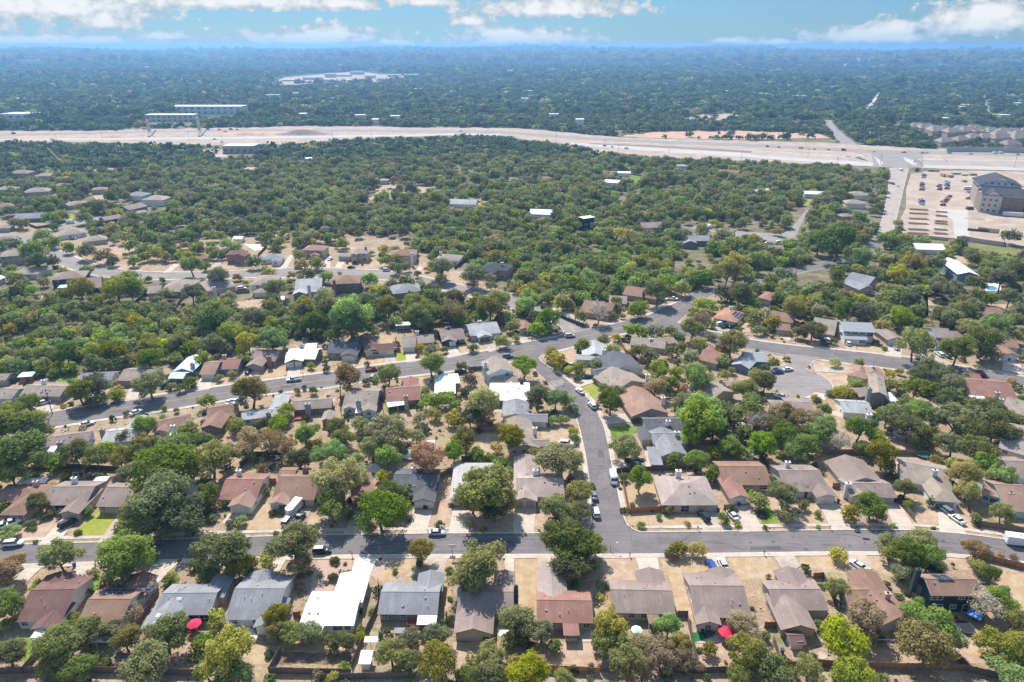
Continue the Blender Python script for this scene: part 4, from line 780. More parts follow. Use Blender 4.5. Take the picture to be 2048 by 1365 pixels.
D5|white metal roofed house in the right woods|wh|tq|f 1440 590 1640 600 470 he=5 p=.3
D5|long white greenhouse building under the meadow|wh|wh|r 1060 362 1340 370 318 he=3
D5|brown roofed house above the right oaks|br|tn|r 1650 960 1880 945 890 he=3.2
D4|red roofed house on the hill road|rd|pk|h 1610 900 1750 930 830 he=3.2
A3|red metal shed by the back fence|mr|bk|r 1152 1200 1320 1205 1110 he=2.1 p=.3
A5|brick red toy shed beside the long rear wing|mr|wh|r -88 1020 62 1020 900 he=2 p=.4 f=.s
B2|small red shed with a grey gable roof|tp|bk|f 1095 125 1205 122 40 he=2.6 p=.45
A1|flat dark shed roof in the lower left yard|db|gb|s 1020 1195 1200 1210 1100 he=2.2
A2|white roofed shed against the leaning fence|wm|wh|s 1437 1200 1552 1200 1080 he=2.2
A2|white pergola frame over the side yard|wh|wh|p 1490 1000 1610 1000 970 he=2.3
B1|white canopy behind the mauve house|wh|wh|p 845 672 965 672 632 he=2.4
B1|white sail canopy behind the brown hip roof|wh|wh|p 145 695 400 690 648 he=2.4
B1|charcoal awning canopy in the back corner|ch|gb|p 650 600 760 590 558 he=2.3
C1|white metal shed at the wood's edge|wm|bk|s 180 832 342 820 782 he=2.4
B3|tiny white topped shed near the round pool|wh|wh|s 230 380 305 380 308 he=2.3
B2|white topped hut in the shaded back yard|wh|wh|s 1570 130 1645 130 98 he=2.3
D2|white arched shed behind the dark brick house|wh|wh|r 330 300 430 300 250 he=2.6
D2|white hut beside the terraced garden|wh|wh|r 790 928 862 925 885 he=2.4
D2|small pavilion shed in the upper garden|db|tn|h 1225 190 1330 190 150 he=2.8
B4|yellow playhouse shed with blue roof|wm|cr|r 1350 440 1420 440 385 he=2.2 p=.4
C6|pale blue roofed shed under the oaks|wm|tq|s 1025 1205 1110 1205 1155 he=2.3
C6|red roofed shed beside the right road|rd|bk|r 1300 845 1418 850 785 he=2.6"""
for ln in HS.split('\n'):
    try: house(ln)
    except Exception as e: print('HOUSE FAIL', ln[:50], e)
# the hip roofed estate beyond the highway
EST = [(1230, 268), (1300, 275), (1370, 290), (1440, 292), (1500, 308), (1560, 290), (1610, 300), (1660, 285), (1690, 300), (1745, 300), (1790, 305), (1560, 370), (1650, 350), (1740, 350), (1840, 330), (1880, 310), (1950, 310), (2000, 330), (1980, 355), (2040, 310), (1930, 400), (1440, 380), (1380, 300), (1850, 355)]
for x, y in EST:
    P_ = fp('E4', x, y); hw = random.uniform(10, 14); base = G(P_[0], P_[1], 6); s = ppm(base)
    t = 'P'; q = [base+Vector((-hw, -12, 0)), base+Vector((hw, -12, 0)), base+Vector((0, 12, 0))]; a = to_px(q[0]); b_ = to_px(q[1]); c = to_px(q[2])
    house('P|large taupe hip roofed house in the estate past the highway|%s|tn|h %f %f %f %f %f he=6 p=.75 f=w.W g=ww;h %f %f %f %f %f he=6 p=.75' % (random.choice(('tp', 'tp', 'mv')), a[0], a[1], b_[0], b_[1], c[1], a[0]+3, a[1]+1.2, (a[0]+b_[0])/2, b_[1]+1.2, (a[1]+c[1])/2))
# office, shop and far buildings
def block(label, xs, ybase, h, depth, rc, wc, wins=0, floors=2, cat='building'):
    (x1, x2) = xs; A = G(x1, ybase); B_ = G(x2, ybase); 
    gz = float(hills(np.array([A.x]), np.array([A.y]))[0])
    if gz > .5: A = G(x1, ybase, gz); B_ = G(x2, ybase, gz)
    A.z = B_.z = 0; L = (B_-A).length; u = (B_-A).normalized(); v = Vector((-u.y, u.x, 0)); o = A+u*L/2+v*depth/2
    r = empty('building', (o.x, o.y, gz), label, cat); P = lambda a, c, z: tuple(A-o+u*a+v*c+Vector((0, 0, z)))
    b = MB(); b.hexa([P(0, 0, -3), P(L, 0, -3), P(L, depth, -3), P(0, depth, -3)], [P(0, 0, h), P(L, 0, h), P(L, depth, h), P(0, depth, h)]); b.obj('wall', WM[wc], r)
    b = MB(); b.hexa([P(-.5, -.5, h+.003), P(L+.5, -.5, h+.003), P(L+.5, depth+.5, h+.003), P(-.5, depth+.5, h+.003)], [P(-.5, -.5, h+.8), P(L+.5, -.5, h+.8), P(L+.5, depth+.5, h+.8), P(-.5, depth+.5, h+.8)]); b.obj('roof', roof_mat(RC[rc], True), r)
    ang = math.atan2(u.y, u.x)
    if wins:
        wb = MB(); wb.box(-L/wins*.2, -.1, 0, L/wins*.2, .0, h/floors*.34); me = wb.mesh('window', GLASS)
        for f_ in range(floors):
            for k in range(wins): q = P(L*(k+.5)/wins, -.02, h/floors*(f_+.28)); inst('window', me, r, q, ang)
    occ([A-u*4-v*(28 if L > 30 and gz < 5 else 4), A+u*(L+4)-v*(28 if L > 30 and gz < 5 else 4), A+u*(L+4)+v*(depth+4), A-u*4+v*(depth+4)]); HOUSES.append((o, label, cat, L/2, r))
block('long white two-level office block beyond the highway', (340, 484), 228, 13, 34, 'wh', 'wh', 11, 2)
block('cream office wing in front of the long white block', (292, 388), 244, 11, 20, 'wh', 'cr', 9, 2)
block('tan flat roofed shop beside the highway', (446, 509), 307, 8, 22, 'lg', 'tn', 5, 1)
block('pale low building at the far left edge', (0, 60), 239, 8, 40, 'wm', 'wh', 4, 1)
block('small white building in the far left woods', (26, 47), 204, 7, 25, 'wh', 'cr')
for i, (x1, x2, y) in enumerate([(565, 590, 166), (606, 640, 163), (650, 668, 158), (672, 700, 156), (700, 726, 151), (730, 748, 160), (752, 764, 163), (775, 800, 157), (806, 836, 158), (690, 720, 165), (640, 660, 167), (790, 806, 163)]):
    block('pale block of the distant campus clearing', (x1, x2), y, 12+(i % 3)*4, 45, 'lg', 'cr')
FARW = [(1020, 148, 12), (1105, 145, 10), (1150, 146, 14), (1197, 148, 10), (1136, 161, 8), (835, 186, 14), (905, 191, 10), (1090, 203, 12), (1166, 173, 8), (1050, 206, 14), (1108, 239, 18), (1160, 250, 16), (1450, 190, 14), (1585, 178, 14), (1665, 182, 8), (1870, 208, 22), (1935, 218, 16), (1925, 222, 10), (2035, 189, 12), (2010, 240, 20), (1530, 196, 20), (1600, 200, 24), (1575, 134, 26), (1700, 133, 14), (1725, 121, 10), (1010, 193, 14), (1060, 190, 10), (545, 199, 26), (590, 195, 22), (286, 176, 8), (430, 183, 8), (135, 160, 20), (170, 160, 18), (60, 127, 34), (290, 140, 8), (720, 241, 20), (790, 243, 18), (605, 238, 14), (750, 250, 12), (1890, 247, 14), (2040, 215, 14), (1980, 178, 10), (1790, 158, 12), (1820, 155, 10), (1850, 160, 12), (1130, 92, 30), (1240, 100, 40), (1290, 102, 50), (1480, 97, 60), (1540, 98, 40), (1660, 108, 30), (960, 110, 40), (1260, 117, 30), (1920, 112, 20), (1420, 108, 26), (330, 165, 10), (500, 170, 12), (670, 180, 12), (1230, 160, 14), (1560, 145, 16), (1480, 158, 12), (1760, 140, 12), (1990, 150, 14), (1890, 135, 14), (400, 150, 12), (240, 150, 10), (100, 175, 14), (1330, 175, 12)]
for x, y, w in FARW:
    if y < 112: continue
    s = ppm(G(x, max(y, 108))); block('small pale building %s in the %s of the hazy woods' % ('high up near the horizon' if y < 150 else ('far off' if y < 200 else 'beyond the highway'), 'left part' if x < 700 else ('middle' if x < 1350 else 'right part')), (x-w/2, x+w/2), max(y, 104), 5+3*min(3, 1.2/s), 14 if s > .6 else 40, random.choice(('wh', 'wh', 'wm', 'lg')), random.choice(('wh', 'cr')))
# apartment block at the right edge
def apartments():
    o = G(1958, 425)+Vector((13*math.cos(math.radians(24)), -13*math.sin(math.radians(24)), 0)); o.z = 0; r = empty('apartment_building', o, 'three-storey brick and cream apartment building with dark roofs beside the building site', 'building', rz=math.radians(-24))
    b = MB(); b.box(-13, 0, 0, 0, 26, 13.5); b.obj('wall', WM['cr'], r); b = MB(); b.box(-13.35, .4, 0, -13.002, 25.8, 13.3); b.obj('side_wall', WM['gb'], r); b = MB(); b.box(.002, .6, 0, 15, 26, 13.2); b.obj('brick_wall', WM['bk'], r); b = MB(); b.box(15.004, 1.2, 0, 60, 26, 13); b.obj('dark_wall', WM['sl'], r)
    b = MB(); b.box(-12, 26.01, 0, 16, 60, 17); b.obj('rear_wall', WM['mb'], r)
    b = MB()
    b.hexa([(-14, 25, 16.9), (2, 25, 22.9), (2, 61, 22.9), (-14, 61, 16.9)], [(-14, 25, 17.1), (2, 25, 23.1), (2, 61, 23.1), (-14, 61, 17.1)], 0, 1); b.hexa([(2, 25, 22.9), (18, 25, 16.9), (18, 61, 16.9), (2, 61, 22.9)], [(2, 25, 23.1), (18, 25, 17.1), (18, 61, 17.1), (2, 61, 23.1)], 0, 1)
    for x0, x1, y0, y1, z, rise in ((-14, 60, -1, 27, 13.6, 4.5),):
        ym = (y0+y1)/2; b.hexa([(x0, y0, z-.2), (x1, y0, z-.2), (x1, ym, z+rise-.2), (x0, ym, z+rise-.2)], [(x0, y0, z), (x1, y0, z), (x1, ym, z+rise), (x0, ym, z+rise)], 0, 1); b.hexa([(x0, ym, z+rise-.2), (x1, ym, z+rise-.2), (x1, y1, z-.2), (x0, y1, z-.2)], [(x0, ym, z+rise), (x1, ym, z+rise), (x1, y1, z), (x0, y1, z)], 0, 1)
    b.obj('roof', [roof_mat(RC['ch']), TRIMW], r)
    b = MB(); b.poly([(-13.02, 0, 13.3), (-6.5, 0-.02, 17.4), (-.02, 0, 13.3)]); b.obj('gable', WM['wh'], r); b = MB(); b.poly([(-12, 26, 17), (16, 26, 17), (2, 26, 22.5)]); b.obj('gable', WM['wh'], r)
    for cx_ in (-6.5,):
        b = MB(); b.hexa([(-13.4, -1.2, 13.2), (-6.5, -1.2, 17.5), (-6.5, 12, 17.5), (-13.4, 12, 13.2)], [(-13.4, -1.2, 13.5), (-6.5, -1.2, 17.8), (-6.5, 12, 17.8), (-13.4, 12, 13.5)]); b.hexa([(-6.5, -1.2, 17.5), (.4, -1.2, 13.2), (.4, 12, 13.2), (-6.5, 12, 17.5)], [(-6.5, -1.2, 17.8), (.4, -1.2, 13.5), (.4, 12, 13.5), (-6.5, 12, 17.8)]); b.obj('gable_roof', roof_mat(RC['ch']), r)
    (pm, fm), _, _ = WIN['W']
    for k in range(18):
        for z in (1.2, 5.2, 9.2):
            x = -11.5+k*3.9; y = -.02 if x < 0 else (.58 if x < 15 else 1.18); q = inst('window', pm, r, (x, y, z), 0, (.75, 1, 1.4)); inst('frame', fm, q)
    for k in range(5): q = inst('window', pm, r, (-9+k*4.5, 25.98, 18.4), 0, (.6, 1, 1)); inst('frame', fm, q)
    for k in range(4):
        for z in (1.2, 5.2, 9.2): b = MB(); b.box(0, -1.1, 0, 3.2, 0, .15); b.box(0, -1.1, .15, 3.2, -1.04, 1.1); b.obj('balcony', DARK, r, (20+k*9, 1.19, z-1))
    M = r.matrix_basis; c_, s_ = math.cos(math.radians(-24)), math.sin(math.radians(-24))
    occ([(o.x+x*c_-y*s_, o.y+x*s_+y*c_) for x, y in ((-16, -4), (62, -4), (62, 74), (-16, 74))])
apartments()
# ------------------------------------------------------------------ vehicles
CARC = dict(w=(.82, .82, .80), s=(.50, .52, .54), g=(.20, .21, .23), k=(.018, .018, .022), r=(.42, .02, .025), b=(.03, .09, .32), n=(.02, .035, .09), t=(.45, .38, .28), y=(.6, .42, .05), m=(.20, .02, .035))
def loft(st, mi=0):
    b = MB(); rings = []
    for x, w, z0, z1, zt in st:
        ring = [(-w*.86, z0), (-w, z0+.22), (-w, z1-.12), (-w*.93, z1), (-w*.5, zt), (w*.5, zt), (w*.93, z1), (w, z1-.12), (w, z0+.22), (w*.86, z0)]; k = len(b.v); b.v += [(x, y, z) for y, z in ring]; rings.append(k)
    n = 10
    for a, c in zip(rings, rings[1:]):
        for i in range(n): j = (i+1) % n; b.f.append((a+i, a+j, c+j, c+i)); b.mi.append(mi)
    b.f.append(tuple(rings[0]+i for i in reversed(range(n)))); b.mi.append(mi); b.f.append(tuple(rings[-1]+i for i in range(n))); b.mi.append(mi)
    return b
def frustum(x0, x1, t0, t1, wb, wt, zb, zt, name, m):
    b = MB(); b.hexa([(x0, -wb, zb), (x1, -wb, zb), (x1, wb, zb), (x0, wb, zb)], [(t0, -wt, zt), (t1, -wt, zt), (t1, wt, zt), (t0, wt, zt)]); return b.mesh(name, m)
PAINT0 = plain('car_paint', (.8, .8, .8), .25, 0, .6)
def wheelm(r):
    b = MB(); b.tube((0, -.11, 0), (0, .11, 0), r, r, 14, 0); b.f.append(tuple(reversed(range(14)))); b.mi.append(0); b.tube((0, -.125, 0), (0, .125, 0), r*.55, r*.55, 10, 1); b.f.append(tuple(reversed(range(28, 38)))) ; b.mi.append(1); return b
_w = wheelm(.34).mesh('wheel', [plain('tyre', (.02, .02, .02), .9), plain('alloy', (.45, .45, .46), .35, .7)])
_l = MB(); _l.box(-.03, -.22, -.09, .03, .22, .09); HL = _l.mesh('headlight', plain('headlight_glass', (.75, .77, .8), .1)); TLt = _l.mesh('taillight', plain('taillight_glass', (.35, .01, .01), .2))
CT = {}
CT['sedan'] = dict(body=loft([(-2.32, .70, .38, .72, .78), (-2.2, .84, .28, .88, .98), (-1.6, .9, .24, .92, 1.02), (-.9, .91, .22, .92, .98), (.9, .91, .22, .90, .95), (1.5, .89, .24, .84, .92), (2.1, .82, .28, .72, .78), (2.35, .62, .36, .58, .62)]).mesh('body', PAINT0, True), glass=frustum(-1.75, 1.15, -1.05, .35, .80, .60, .93, 1.38, 'windows', GLASS), roof=frustum(-1.1, .4, -1.0, .3, .62, .56, 1.38, 1.46, 'roof_panel', PAINT0), L=4.7, wx=1.42, wy=.84, hz=.62)
CT['suv'] = dict(body=loft([(-2.35, .80, .45, .95, 1.05), (-2.2, .92, .32, 1.05, 1.1), (-1.0, .95, .28, 1.05, 1.1), (.8, .95, .28, 1.03, 1.06), (1.3, .94, .3, .98, 1.06), (2.1, .88, .34, .88, .96), (2.4, .72, .42, .74, .78)]).mesh('body', PAINT0, True), glass=frustum(-2.2, 1.25, -1.95, .55, .86, .70, 1.05, 1.62, 'windows', GLASS), roof=frustum(-2.05, .6, -1.9, .5, .74, .66, 1.62, 1.73, 'roof_panel', PAINT0), L=4.8, wx=1.45, wy=.88, hz=.78)
CT['van'] = dict(body=loft([(-2.9, .92, .4, 2.2, 2.32), (-2.8, 1.0, .34, 2.35, 2.5), (1.2, 1.0, .34, 2.35, 2.5), (1.7, .98, .36, 2.0, 2.2), (2.1, .97, .36, 1.25, 1.35), (2.85, .9, .4, .95, 1.05), (2.95, .8, .5, .8, .85)]).mesh('body', PAINT0, True), glass=frustum(1.35, 2.22, 1.25, 1.72, 1.0, .86, 1.35, 2.1, 'windows', GLASS), roof=frustum(-2.7, 1.2, -2.6, 1.1, .7, .6, 2.5, 2.56, 'roof_panel', PAINT0), L=5.9, wx=1.9, wy=.92, hz=.8)
CT['pickup'] = dict(body=loft([(-.35, .97, .38, 1.05, 1.08), (.9, .97, .38, 1.05, 1.1), (1.4, .96, .4, 1.02, 1.12), (2.4, .92, .42, .98, 1.05), (2.8, .8, .5, .85, .9)]).mesh('body', PAINT0, True), glass=frustum(-.35, 1.45, -.15, .8, .88, .72, 1.06, 1.66, 'windows', GLASS), roof=frustum(-.25, .85, -.15, .75, .76, .68, 1.66, 1.78, 'roof_panel', PAINT0), L=5.7, wx=1.85, wy=.9, hz=.85)
_b = MB(); _b.box(-2.85, -.96, .45, -.36, .96, .72); _b.box(-2.85, -.96, .72, -.36, -.84, 1.08); _b.box(-2.85, .84, .72, -.36, .96, 1.08); _b.box(-2.85, -.84, .72, -2.75, .84, 1.08); CT['pickup']['bed'] = _b.mesh('bed', PAINT0)
_b = MB(); _b.box(-2.74, -.83, .722, -.38, .83, .74); BEDL = _b.mesh('bed_liner', DARK)
PM = {k: plain('car_paint', v, .28, .1 if k in 's g' else 0, .6) for k, v in CARC.items()}
def car(typ, col, P, hd, label, small=False, group=None, cat=None):
    c = CT[typ]; m = PM[col]; r = empty({'sedan': 'parked_car', 'suv': 'parked_car', 'van': 'van', 'pickup': 'pickup_truck'}[typ], P, label, cat or {'sedan': 'car', 'suv': 'car', 'van': 'van', 'pickup': 'pickup truck'}[typ], group, math.radians(hd))
    inst('body', c['body'], r, m=m); inst('windows', c['glass'], r, (0, 0, .002)); inst('roof_panel', c['roof'], r, (0, 0, .004), m=m)
    if typ == 'pickup': bd = inst('bed', c['bed'], r, m=m); inst('bed_liner', BEDL, bd)
    if not small:
        for sx in (-1, 1):
            for sy in (-1, 1): inst('wheel', _w, r, (sx*c['wx'], sy*c['wy'], .34))
        for sy in (-1, 1): inst('headlight', HL, r, (c['L']/2-.13, sy*.55, c['hz'])); inst('taillight', TLt, r, (-c['L']/2+.03, sy*.62, c['hz']+.15))
    return r
CARS = """A1 130 120 suv w 8 white SUV parked on the near street at the left edge;A2 1110 185 suv k 4 dark maroon SUV parked under the street tree, near street;A3 337 22 sedan s 0 silver sedan driving along the near street;B1 618 1075 suv k 62 black SUV on the drive of the mauve house;B1 95 1075 pickup w 35 white pickup on the leftmost drive;B1 20 1105 suv w 30 white SUV beside the leftmost white pickup
B2 800 1050 suv s 78 pale blue van-like SUV behind the white trailer;B2 900 1035 pickup k 75 black pickup with open bed on the same drive as the trailer;B2 1448 1030 sedan b 80 blue car half hidden under the big bright tree;B3 1768 820 sedan g 92 grey car parked on the side street;B3 1783 975 suv w 92 white SUV parked on the side street near the corner;B3 1515 345 suv w -8 white SUV on the taupe house drive;B4 320 505 pickup k 0 black pickup on the concrete drive by the kerb
B4 340 540 sedan s 0 silver sedan beside the black pickup by the kerb;B4 122 670 van w 270 white van parked along the side street;B4 945 1010 suv k 105 black SUV on the drive of the corner house;B4 1205 1000 sedan w 105 white old sedan beside the small round tree;B5 1312 950 suv g 108 grey SUV on the drive of the hipped house;B5 1420 1035 sedan w 108 white coupe nearest the street at the hipped house;A4 1015 330 suv b 95 blue SUV in front of the mauve house;A4 1118 310 sedan w 95 white car behind the blue SUV, mostly hidden by the roof
A5 525 320 sedan w 118 pale old sedan on the lower right drive;A5 1200 335 suv k 140 dark car behind the teal house chimney;C1 478 1115 sedan w 40 white sedan outside the long taupe house;C1 1460 1220 sedan w 60 white car on the light grey house drive;C1 930 1345 sedan w 35 white car on the drive across the road;C1 1780 930 suv k 60 dark car in the shaded carport
C2 850 780 sedan n 80 dark blue car before the brick chimney house;C2 1325 870 pickup w 197 white pickup driving on the middle road;C2 640 1110 sedan w 80 white car parked behind the brown gable house;C2 708 1100 sedan s 80 silver car parked behind the brown gable house;C2 160 890 pickup g 40 grey pickup beside the metal roofed house;C2 25 895 sedan k 30 dark car at the metal roofed house
C3 347 760 pickup r 15 red pickup driving on the middle road;C3 358 845 suv t 80 tan SUV in front of the red brown house;C3 1290 790 suv k 10 black car behind the white angled roof;C3 1795 620 suv g 12 grey SUV on the middle road near the junction;C4 640 400 suv s 10 silver SUV turning at the junction;C4 165 370 sedan g 140 grey car nearest the carport;C4 212 355 sedan w 140 white car in the middle of the carport drive;C4 275 395 suv t 140 beige SUV outermost on the carport drive
C4 600 715 suv k 10 black SUV on the hidden drive;C4 665 712 sedan w 10 white car next to the black SUV on the hidden drive;C4 835 840 sedan n 5 dark blue car beside the lime lawn;C4 748 995 sedan w 118 white sedan parked along the side street bend;C4 878 1150 suv w 112 white car parked above the lamp post;C4 1215 445 pickup g 150 grey truck beside the long fence;C5 430 275 suv w 25 white SUV at the solar panelled house;C5 487 298 pickup k 25 black pickup at the solar panelled house;C5 565 305 suv k 15 black SUV at the solar panelled house
C5 1048 785 sedan b 10 blue car at the cul-de-sac mouth;C5 1150 760 sedan w 14 white car at the cul-de-sac mouth;C5 1075 1050 sedan s 165 silver car below the cul-de-sac;C5 1515 430 sedan b 85 blue car beneath the dark oaks;C5 1575 450 suv w 85 white SUV beneath the dark oaks;C5 1790 480 suv w 85 white SUV outside the grey balcony house;C5 1800 440 sedan s 85 silver car nearest the grey balcony house
C6 492 528 sedan s 80 pinkish silver car on the two-door drive;C6 765 635 pickup s -5 silver pickup parked on the right road;C6 955 600 suv w 92 white SUV in the shaded double drive;C6 1035 610 suv g 92 grey SUV in the shaded double drive;C6 950 525 sedan r 92 red car tight against the shaded house;C6 1370 825 van m 0 dark red van under the trees;C6 890 140 suv w 80 white vehicle beside the straight dirt lane
D1 725 140 van w 20 white motorhome parked by the walled yard;D1 750 305 sedan g 30 grey car beside the taupe house;D1 355 330 suv k 152 dark car at the side of the upper road;D1 470 380 sedan k 152 black car parked along the upper road;D1 520 375 sedan w 152 white car parked along the upper road;D1 585 605 sedan k 20 black car by the green lawn;D1 1990 745 suv m 5 maroon SUV near the road wall
D2 205 490 suv w 60 white SUV beside the dark brick house;D2 243 490 sedan r 60 red car beside the dark brick house;D2 430 815 suv w 10 white SUV behind the fence;D2 1010 608 sedan m 0 dark red car on the upper road;D2 1335 515 sedan w 75 white car on the stone house drive;D2 1550 600 sedan k 0 black car on the upper road;D2 1910 628 suv w -6 white SUV on the upper road
D4 640 925 sedan w -8 white car under the umbrella shaped tree;D4 745 925 pickup w -8 white pickup near the utility pole;D4 1680 330 sedan r 20 red car by the wooded lane;D4 1715 348 sedan s 20 silver car by the wooded lane;D4 1830 342 suv w 20 white car parked by the wooded lane;D4 1115 185 van w 90 white box van at the lane end;D5 680 780 suv w -25 white SUV outside the right woods house;E2 1105 788 pickup k 0 black truck in the wooded clearing;E3 1020 722 sedan k 10 black car beside the cube house
E4 1125 605 van w 95 white truck on the straight road;E4 1068 708 suv k 275 dark blue car on the straight road;E4 1103 725 sedan w 95 white car on the straight road;E4 1635 818 pickup k 170 dark pickup alone in the construction yard"""
for ln in CARS.replace('\n', ';').split(';'):
    t, x, y, typ, col, hd, lab = ln.split(' ', 6); P = Q(t, float(x), float(y)); P.z = .14; car(typ, col, P, float(hd), lab)
# traffic on the highway and cars in the site car park
for t, x, y, typ, col in [('E4', 130, 427, 'suv', 'k'), ('E4', 215, 433, 'sedan', 'g'), ('E4', 380, 440, 'pickup', 'k'), ('E4', 480, 446, 'sedan', 'w'), ('E4', 585, 451, 'sedan', 's'), ('E4', 700, 456, 'van', 'k'), ('E4', 925, 467, 'sedan', 'w'), ('E4', 1150, 472, 'pickup', 'm'), ('E4', 1288, 476, 'suv', 's'), ('E4', 1320, 474, 'sedan', 'w'), ('E4', 1490, 477, 'pickup', 'g'), ('E4', 1650, 483, 'suv', 'w'), ('E4', 1830, 480, 'van', 'w'), ('E4', 1875, 478, 'van', 'w'), ('E4', 2000, 488, 'suv', 's'),
                        ('E1', 110, 349, 'van', 'k'), ('E1', 915, 325, 'sedan', 'k'), ('E1', 1140, 318, 'pickup', 'w'), ('E1', 1640, 317, 'van', 'k'), ('E1', 1730, 318, 'suv', 'k'), ('E1', 1820, 316, 'van', 'g'), ('E1', 1872, 318, 'suv', 'b'), ('E1', 1775, 334, 'pickup', 'k'), ('E1', 1692, 393, 'pickup', 'k'), ('E1', 1750, 416, 'suv', 'w'), ('E1', 415, 398, 'van', 'w'), ('E3', 885, 454, 'suv', 'w'), ('E3', 995, 467, 'van', 'w'), ('E3', 825, 445, 'suv', 'k'), ('E2', 1660, 330, 'pickup', 'k'), ('E2', 100, 355, 'pickup', 'y'), ('E3', 1090, 662, 'sedan', 'm')]:
    P = Q(t, x, y); P.z = .16; car(typ, col, P, -3, {'w': 'white', 's': 'silver', 'k': 'black', 'g': 'grey', 'r': 'red', 'm': 'dark red', 'b': 'blue', 'y': 'yellow'}[col]+' '+{'sedan': 'car', 'suv': 'SUV', 'van': 'box truck', 'pickup': 'pickup'}[typ]+' on the highway corridor', group='vehicles on the highway', cat='truck' if typ == 'van' else None)
CN = {'w': 'white', 's': 'silver', 'k': 'black', 'g': 'grey', 'r': 'red', 'b': 'blue', 't': 'tan', 'm': 'dark red'}
for lot, rows in (('upper left', [(1298, 636 + 12*i) for i in range(3)]), ('middle left', [(1285, 700+13*i) for i in range(5)]), ('lower left', [(1280, 826+12*i) for i in range(4)]), ('upper middle', [(1470, 690+9*i) for i in range(7)]), ('second upper middle', [(1415, 715+12*i) for i in range(4)]), ('lower middle', [(1485-12*i, 803+13*i) for i in range(5)]), ('top', [(1345+25*i, 612) for i in range(3)]), ('bottom middle', [(1440, 868)])):
    for x, y in rows:
        col = random.choice('wwwssgkrrb'); P = Q('E4', x+random.uniform(-3, 3), y); P.z = .1
        car(random.choice(('sedan', 'suv', 'suv', 'pickup')), col, P, random.choice((168, -12))+random.uniform(-3, 3), '%s vehicle in the %s row of the site car park' % (CN[col], lot), group='vehicles in the building site car park', small=False, cat='car')

# ------------------------------------------------------------------ fences
def fence_panel(m):
    b = MB()
    for i in range(8): b.box(-.5+i/8+.004, -.03+.02*(i % 2), 0, -.5+(i+1)/8-.004, .03+.02*(i % 2), 1-.015*(i % 3))
    b.box(-.5, .052, .2, .5, .075, .25); b.box(-.5, .052, .75, .5, .075, .8)
    return b.mesh('panel', m)
FP = {k: fence_panel(m) for k, m in FENCE.items()}
_p = MB(); _p.box(-.07, -.07, 0, .07, .07, 1); POST = _p.mesh('post', FENCE['g'])
FN = """A1 g 0,1290 400,1275 1090,1285 1820,1305;A1 g 212,1290 385,1080;A1 g 1250,870 1450,555;A1 g 1260,545 1400,540;A2 g 630,1285 740,1090;A2 g 630,1285 1380,1300;A2 g 1382,1235 1500,950 1620,690 1625,460;A2 r 855,780 920,775;A2 g 1100,1350 1500,1335 1900,1330;A3 g 500,1312 720,1312;A3 r 1290,1262 1820,1290;A3 d 1130,1260 1130,860;A3 d 405,930 430,755;A4 g 0,1265 130,1268;A4 d 560,1280 900,1285 1240,1275;A4 g 895,1260 800,830 795,770;A4 g 1640,1190 1575,1000;A4 r 1250,1240 1820,1230;A4 g 795,770 700,768;A4 g 1610,870 1490,870;A5 r 0,1205 640,1240 1490,1262;A5 g 1490,1262 1800,1330;A5 d 345,715 205,415;A5 r 205,415 115,420;A5 r 1665,250 2150,365;A5 g 1430,1160 1510,1250;A5 g 1000,590 1150,680
B1 d 0,650 380,570 700,560 1200,590;B1 g 720,640 805,560;B2 d 370,560 460,450 740,440;B2 r 615,695 700,695;B2 d 1345,880 1425,855;B3 r 690,225 900,222;B3 g 365,645 475,590;B3 d 560,490 850,480;B4 r 190,610 262,965 560,945;B4 d 150,600 470,580 900,560;B4 r 800,345 1080,335;B4 g 905,600 900,520;B4 r 1125,935 1200,930;B5 g 200,430 640,425 880,430 1230,445;B5 g 1590,1075 2150,1160;B5 g 880,850 1040,1035;B5 r 295,735 355,735;B5 g 1530,910 1580,1070;B4 d 1450,440 1530,560
C1 g 252,928 382,800;C1 d 0,900 180,890;C3 d 215,455 218,625;C3 g 470,1245 440,1065;C3 d 0,880 10,1240;C3 d 1380,765 1560,745;C3 g 590,425 620,520;C3 d 580,560 650,555;C3 r 380,1090 480,1085;C4 r 1180,465 1235,570 1405,690;C4 d 330,90 600,220 800,300;C4 g 1700,1300 1820,1290;C5 d 1000,130 1190,185;C6 d 80,250 295,270;C6 d 1180,1118 1345,1118;C6 d 230,1170 400,1180;C6 d 800,1030 930,1040;D1 d 300,165 380,195 560,165 700,125;D1 g 1780,1045 1900,885;D1 d 1325,1015 1560,825;D1 d 700,90 560,50;D2 g 370,860 510,850;D2 d 595,480 690,385;D3 d 560,610 690,520;D3 d 1080,620 1360,700;D2 d 1830,480 1900,440;D2 g 1280,370 1500,380;C2 d 1225,560 1240,460;C2 g 1250,400 1820,380;B1 d 790,700 640,690;D5 d 1530,190 1880,220;C4 d 1420,10 1180,-30"""
FENCES = []
for ln in FN.replace('\n', ';').split(';'):
    t, k, *pp = ln.split(); P = [Q(t, *map(float, p.split(','))) for p in pp]; S_ = resample(P, 2.4); r = empty('fence', S_[0], 'fence', 'fence', 'garden fences'); FENCES.append((r, k, P))
    for a, c in zip(S_, S_[1:]):
        mdl = (a+c)/2-S_[0]; d = c-a; L = d.length; inst('panel', FP[k], r, (mdl.x, mdl.y, random.uniform(-.04, .02)), math.atan2(d.y, d.x), (L*.992, 1, 1.85+random.uniform(-.05, .05)))
        inst('post', POST, r, (a.x-S_[0].x, a.y-S_[0].y, 0), 0, (1, 1, 1.95))
